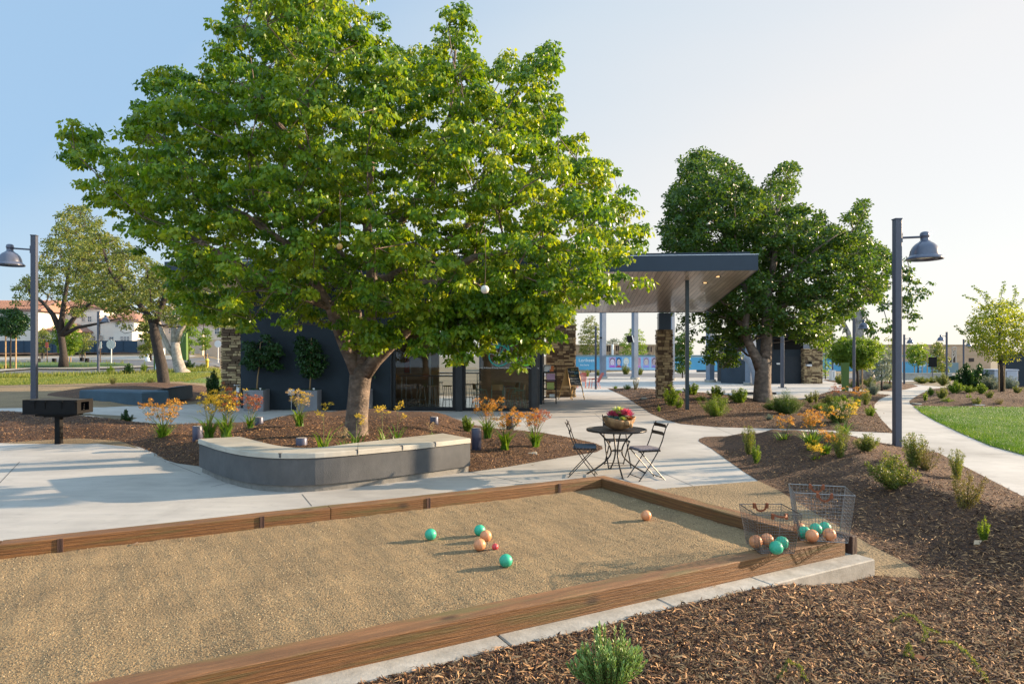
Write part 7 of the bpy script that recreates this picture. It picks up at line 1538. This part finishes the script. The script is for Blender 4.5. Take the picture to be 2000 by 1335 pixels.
# --- buildings under construction
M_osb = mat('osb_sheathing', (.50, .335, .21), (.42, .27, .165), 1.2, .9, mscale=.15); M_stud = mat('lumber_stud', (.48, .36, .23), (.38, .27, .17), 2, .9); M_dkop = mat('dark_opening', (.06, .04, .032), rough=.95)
def framed(label, x0, x1, yt, Y, bays, D=14):
    a = W(x0, 727, Y); b = W(x1, yt, Y); t = thing('framed_building', label, 'building', (a.x, Y, a.z)); z0 = a.z-.5; H = b.z-z0; mb = MB(); mb.box(a.x, b.x, Y+.35, Y+D, z0, b.z-.05); mb.build('sheathing', M_osb, t)
    mb = MB()
    for z in (z0+H*.46, z0+H*.52, z0+H-.25): mb.box(a.x, b.x, Y, Y+.3, z, z+.25)
    n = int((b.x-a.x)/.8)
    for k in range(n+1): x = a.x+(b.x-a.x-.09)*k/n; mb.box(x, x+.09, Y+.05, Y+.33, z0, b.z-.3)
    mb.build('stud_frame', M_stud, t)
    for (p0, p1, q0, q1) in bays:
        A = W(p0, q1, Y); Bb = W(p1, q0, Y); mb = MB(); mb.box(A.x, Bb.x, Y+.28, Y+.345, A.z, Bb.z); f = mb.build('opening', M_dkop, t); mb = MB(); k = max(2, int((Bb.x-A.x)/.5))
        for i in range(k): x = A.x+(Bb.x-A.x)*i/k; mb.box(x, x+.07, Y+.22, Y+.275, A.z, Bb.z)
        mb.build('studs', M_stud, f)
    return t
framed('timber framed building shell with open bays behind the portrait mural', 1090, 1330, 672, 124, [(1184, 1193, 675, 686), (1202, 1211, 675, 685), (1262, 1274, 677, 687), (1280, 1284, 677, 687), (1190, 1195, 689, 693), (1203, 1208, 690, 693.5), (1263, 1272, 691, 694), (1140, 1146, 677, 687)])
a = W(1176, 694, 123.5); t = thing('scaffold_pole', 'pale upright pole in front of the framed building', 'pole', tuple(a)); mb = MB(); mb.tube([W(1196.5, 700, 123), W(1196.5, 672, 123)], .22, 8); mb.build('pole_shaft', M_white, t)
def osb(label, x0, x1, yt, Y, wins, D=16, tower=None):
    a = W(x0, 730, Y); b = W(x1, yt, Y); t = thing('sheathed_building', label, 'building', (a.x, Y, a.z)); mb = MB(); mb.box(a.x, b.x, Y, Y+D, a.z-.5, b.z); mb.build('sheathing', M_osb, t)
    mb = MB(); mb.box(a.x-.1, b.x+.1, Y-.12, Y+D+.1, b.z+.002, b.z+.14); mb.build('top_plate', M_stud, t); zm = (a.z+b.z)/2+.8; mb = MB(); mb.box(a.x, b.x, Y-.05, Y-.003, zm, zm+.12); mb.build('floor_band', M_stud, t)
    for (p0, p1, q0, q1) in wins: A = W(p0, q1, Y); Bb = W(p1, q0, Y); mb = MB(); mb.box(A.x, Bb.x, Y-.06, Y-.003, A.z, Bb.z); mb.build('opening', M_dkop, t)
    return t
osb('long tan sheathed building shell beyond the far lamps', 1708, 1935, 674, 122, [(1850, 1859, 700, 707), (1813, 1822, 700, 707), (1892, 1902, 699, 706), (1861, 1867, 684, 707)])
for k, (p, yt) in enumerate([((1861.5, 708), 676), ((1866, 708), 676)]):
    pass
t = thing('scaffold_stair', 'pale scaffold stair against the tan building shell', 'scaffold', tuple(W(1864, 708, 120))); mb = MB()
for a, b in [((1860, 708), (1860, 678)), ((1867, 708), (1867, 678)), ((1860, 700), (1867, 690)), ((1867, 690), (1860, 682)), ((1860, 678), (1867, 678)), ((1860, 690), (1867, 690))]: mb.tube([W(*a, 120), W(*b, 120)], .13, 5)
mb.build('scaffold_frame', M_tanw, t)
house('small grey roofed house beyond the stone pier', 118, [(1572, 1640, 690, 728, 0)], [(1566, 1612, 690, 670, 0, 1, M_tileg), (1596, 1640, 690, 674, 1, 1, M_tileg)], [(1606, 1610, 684, 690, -.5)], mat('grey_house', (.40, .37, .34)))
for y_, x0_, x1_, lb in ((668, 1185, 1320, 'hazy distant roof railing line'),): pass
# --- restroom building
Yr = 52.0; zf = gz(1540, Yr); rest = thing('restroom_building', 'dark navy restroom building with stone end pier behind the forked tree', 'building', tuple(W(1510, 750, Yr)))
def rz_(py): return EYE-(py-HY)/FPX*Yr
def RB(x0, x1, y0, y1, dy, D, m, name, zb=None): a = W(x0, y1, Yr+dy); b = W(x1, y0, Yr+dy); mb = MB(); mb.box(a.x, b.x, Yr+dy, Yr+dy+D, zf-.1 if zb is None else zb, b.z); return mb.build(name, m, rest)
RB(1455, 1569, 648, 745, 0, 7, M_navy, 'wall'); RB(1528, 1566, 695, 745, -.05, .04, mat('dark_door', (.008, .014, .022), rough=.6), 'door'); RB(1512, 1569, 662, 682, -.07, .06, M_char, 'vent_louvre', rz_(682))
mb = MB(); a = W(1440, 650, Yr-1.5); b = W(1612, 650, Yr-1.5); mb.box(a.x, b.x, Yr-1.6, Yr+8, rz_(659), rz_(651)); mb.build('roof', M_char, rest)
RB(1517, 1523.5, 708.5, 711, -.06, .05, M_white, 'sign_plate', rz_(711.3))
# curved wall with window band
mb = MB(); a = W(1424, 740, Yr-1.2); b = W(1462, 740, Yr-1.2); n = 14; V = []
for k in range(n+1):
    f = k/n; ang = R(200+70*f); x = a.x+(b.x-a.x)*f; y = Yr-1.2+1.8*(1-math.sin(math.pi/2*f)) ; V += [(x, y, zf-.1), (x, y, rz_(680)), (x+.05, y+.35, rz_(680)), (x+.05, y+.35, zf-.1)]
F = []
for k in range(n): F += [(4*k, 4*k+4, 4*k+5, 4*k+1), (4*k+1, 4*k+5, 4*k+6, 4*k+2), (4*k+3, 4*k+2, 4*k+6, 4*k+7)]
mb.add(V, F); mb.build('curved_wall', M_navy2, rest)
RB(1442, 1462, 652, 658, -.5, 1, M_alu, 'window_band', rz_(660)); RB(1449, 1460, 659, 680, -.3, .25, M_char, 'louvre', rz_(681))
q = Vector((W(1571, 745, Yr-.6).x, Yr-.6, zf-.1)); stonework('stone_pier', 'ledger stone pier at the right end of the restroom building', q, Vector((1, 0, 0)), Vector((0, 1, 0)), 1.42, .9, rz_(681)-zf+.1, seed=11, hmin=.06, hmax=.13)
t = thing('drinking_fountain', 'small steel fitting on the stone pier of the restroom building', 'fountain', tuple(W(1580, 713, Yr-.7))); mb = MB(); a = W(1577, 715, Yr-.95); mb.box(a.x, a.x+.35, Yr-.95, Yr-.645, a.z, a.z+.16); mb.build('basin', M_alu, t); mb = MB(); a = W(1582, 714, Yr-.95); mb.box(a.x+.02, a.x+.2, Yr-.85, Yr-.645, a.z+.0, a.z+.34); mb.build('spout', M_char, t)
# arched tube in front of it
pts = [W(x, y, Yr-5) for x, y in [(1430, 682), (1436, 689), (1447, 692), (1460, 700), (1468, 711), (1474, 726), (1477, 742)]]
t = thing('arched_tube', 'thick curved grey steel tube bending to the ground by the forked trunk', 'sculpture', tuple(pts[-1])); P2 = []
for i in range(len(pts)-1): P2 += [pts[i].lerp(pts[i+1], f) for f in (0, .5)]
P2.append(pts[-1]-up*.3); mb = MB(); mb.tube(P2, [.05]+[.10+.16*min(1, i/4) for i in range(len(P2)-1)], 12); mb.build('tube_body', M_steelb, t, True)
# electric cabinet, bollard, right utility box and navy wall
def cab(label, x0, x1, yt, yb_, m, Y=None, D=.5, name='utility_box', cat='box'):
    b = G(x0, yb_) if Y is None else W(x0, yb_, Y); c = W(x1, yb_, b.y); zt = EYE-(yt-HY)/FPX*b.y; t = thing(name, label, cat, tuple(b)); mb = MB(); mb.bbox(b.x, c.x, b.y, b.y+D, b.z-.1, zt-.06, .02); mb.build('cabinet', m, t); mb = MB(); mb.bbox(b.x-.03, c.x+.03, b.y-.03, b.y+D+.03, zt-.058, zt, .015); mb.build('lid', m, t); mb = MB(); mx = (b.x+c.x)/2; mb.box(mx-.01, mx+.01, b.y-.012, b.y-.002, b.z+.1, zt-.12); mb.build('door_seam', M_joint, t)
M_ub = mat('utility_paint', (.42, .44, .50), (.38, .40, .46), 2, .5)
cab('pale upright electric cabinet right of the stone pier', 1624, 1632, 723, 740, M_white, Y=58); cab('long pale utility box behind the silvery bush at the right edge', 1942, 1989, 721, 757, M_ub, Y=36, D=1.2)
b = G(1623, 743); t = thing('dark_bollard', 'small dark bollard beside the pale electric cabinet', 'bollard', tuple(b)); mb = MB(); mb.lathe([(.14, -.1), (.14, .75), (.12, .8), (.001, .81)], b, 12); mb.build('post', M_char, t, True)
t = thing('navy_wall', 'dark navy wall behind the golden tree at the right edge', 'wall', tuple(W(1958, 760, 40))); a = W(1958, 760, 40); mb = MB(); mb.box(a.x, a.x+9, 40, 40.4, a.z-.3, W(1958, 690, 40).z); mb.build('wall_body', M_navy, t); mb = MB(); mb.box(a.x-.05, a.x+9, 39.93, 40.47, W(1958, 690, 40).z+.002, W(1958, 688, 40).z); mb.build('coping', M_fascia, t)
sign(1821, 741, 697, 'black sign panel on a post among the young trees beyond the path', Y=60, w_=.75, h=.9, col=M_char, pole=M_steel)
for k, (px, py, w_) in enumerate([(1838, 787.5, 16), (1872, 791, 18), (1908, 792.5, 20), (1790, 790, 10)]):
    p = G(px, py); t = thing('edging_stone', ['flat pale stone edging block third from the right at the lawn', 'flat pale stone edging block second from the right at the lawn', 'flat pale stone edging block rightmost at the lawn', 'small pale stone edging block at the tip of the hedge bed'][k], 'stone', tuple(p)); mb = MB(); mb.bbox(-w_*p.y/FPX/2, w_*p.y/FPX/2, -.2, .2, -.02, .06, .02); mb.build('block', M_conc2, t, local=True)
p = GB(1257, 779); t = thing('rock', 'small pale rock on the mulch left of the stone column', 'rock', tuple(p)); mb = MB(); mb.ball((0, 0, .02), .13, 10, (1.3, .9, .5)); mb.build('stone', M_conc2, t, True, local=True)
p = GB(1032, 890); t = thing('valve_box', 'pale concrete block half buried among the orange flowers', 'box', tuple(p)); mb = MB(); mb.bbox(-.16, .16, -.1, .1, -.05, .07, .01); mb.build('block', M_conc2, t, local=True)
# floor grates in the paving
p = G(546, 811); t = thing('drain_grate', 'flat dark drain grate in the paving before the planters', 'grate', tuple(p)); mb = MB(); s = p.y/FPX
mb.obox(p+Vector((-20*s, -.25, .006)), (40*s, 0, 0), (0, .5, 0), (0, 0, .004)); mb.build('grate_plate', M_alu if False else mat('grate_grey', (.22, .22, .22), (.16, .16, .16), 30, .6), t)
for px, lb, w_ in ((1466, 'dark bench slab left of the forked trunk foot', 20), (1506, 'dark bench slab right of the forked trunk foot', 12)):
    p = G(px, 771); t = thing('tree_grate', lb, 'slab', tuple(p)); mb = MB(); s = p.y/FPX; mb.bbox(-w_*s/2, w_*s/2, -.3, .3, .05, .13, .01); mb.build('slab', M_char, t, local=True)
# far street trees closing the horizon
for k, (px, pyb, cx, cy, rx, ry, Y, lm, lb) in enumerate([(1094, 700, 1092, 628, 32, 26, 75, LM_olive, 'pale leafy tree rising behind the stone wall top'), (1195, 690, 1196, 668, 12, 6, 140, LM_gray, 'faint distant round tree above the framed building'),
        (470, 690, 455, 640, 26, 26, 88, LM_olive, 'hazy tree behind the left stone wall')]):
    ytree(lb, px, pyb, cx, cy, rx, ry, lm, 90+k, .15, (), y=Y, per=50, L=.3, pr=.9, crad=.7, gap=.35, group=None, name='distant_tree')
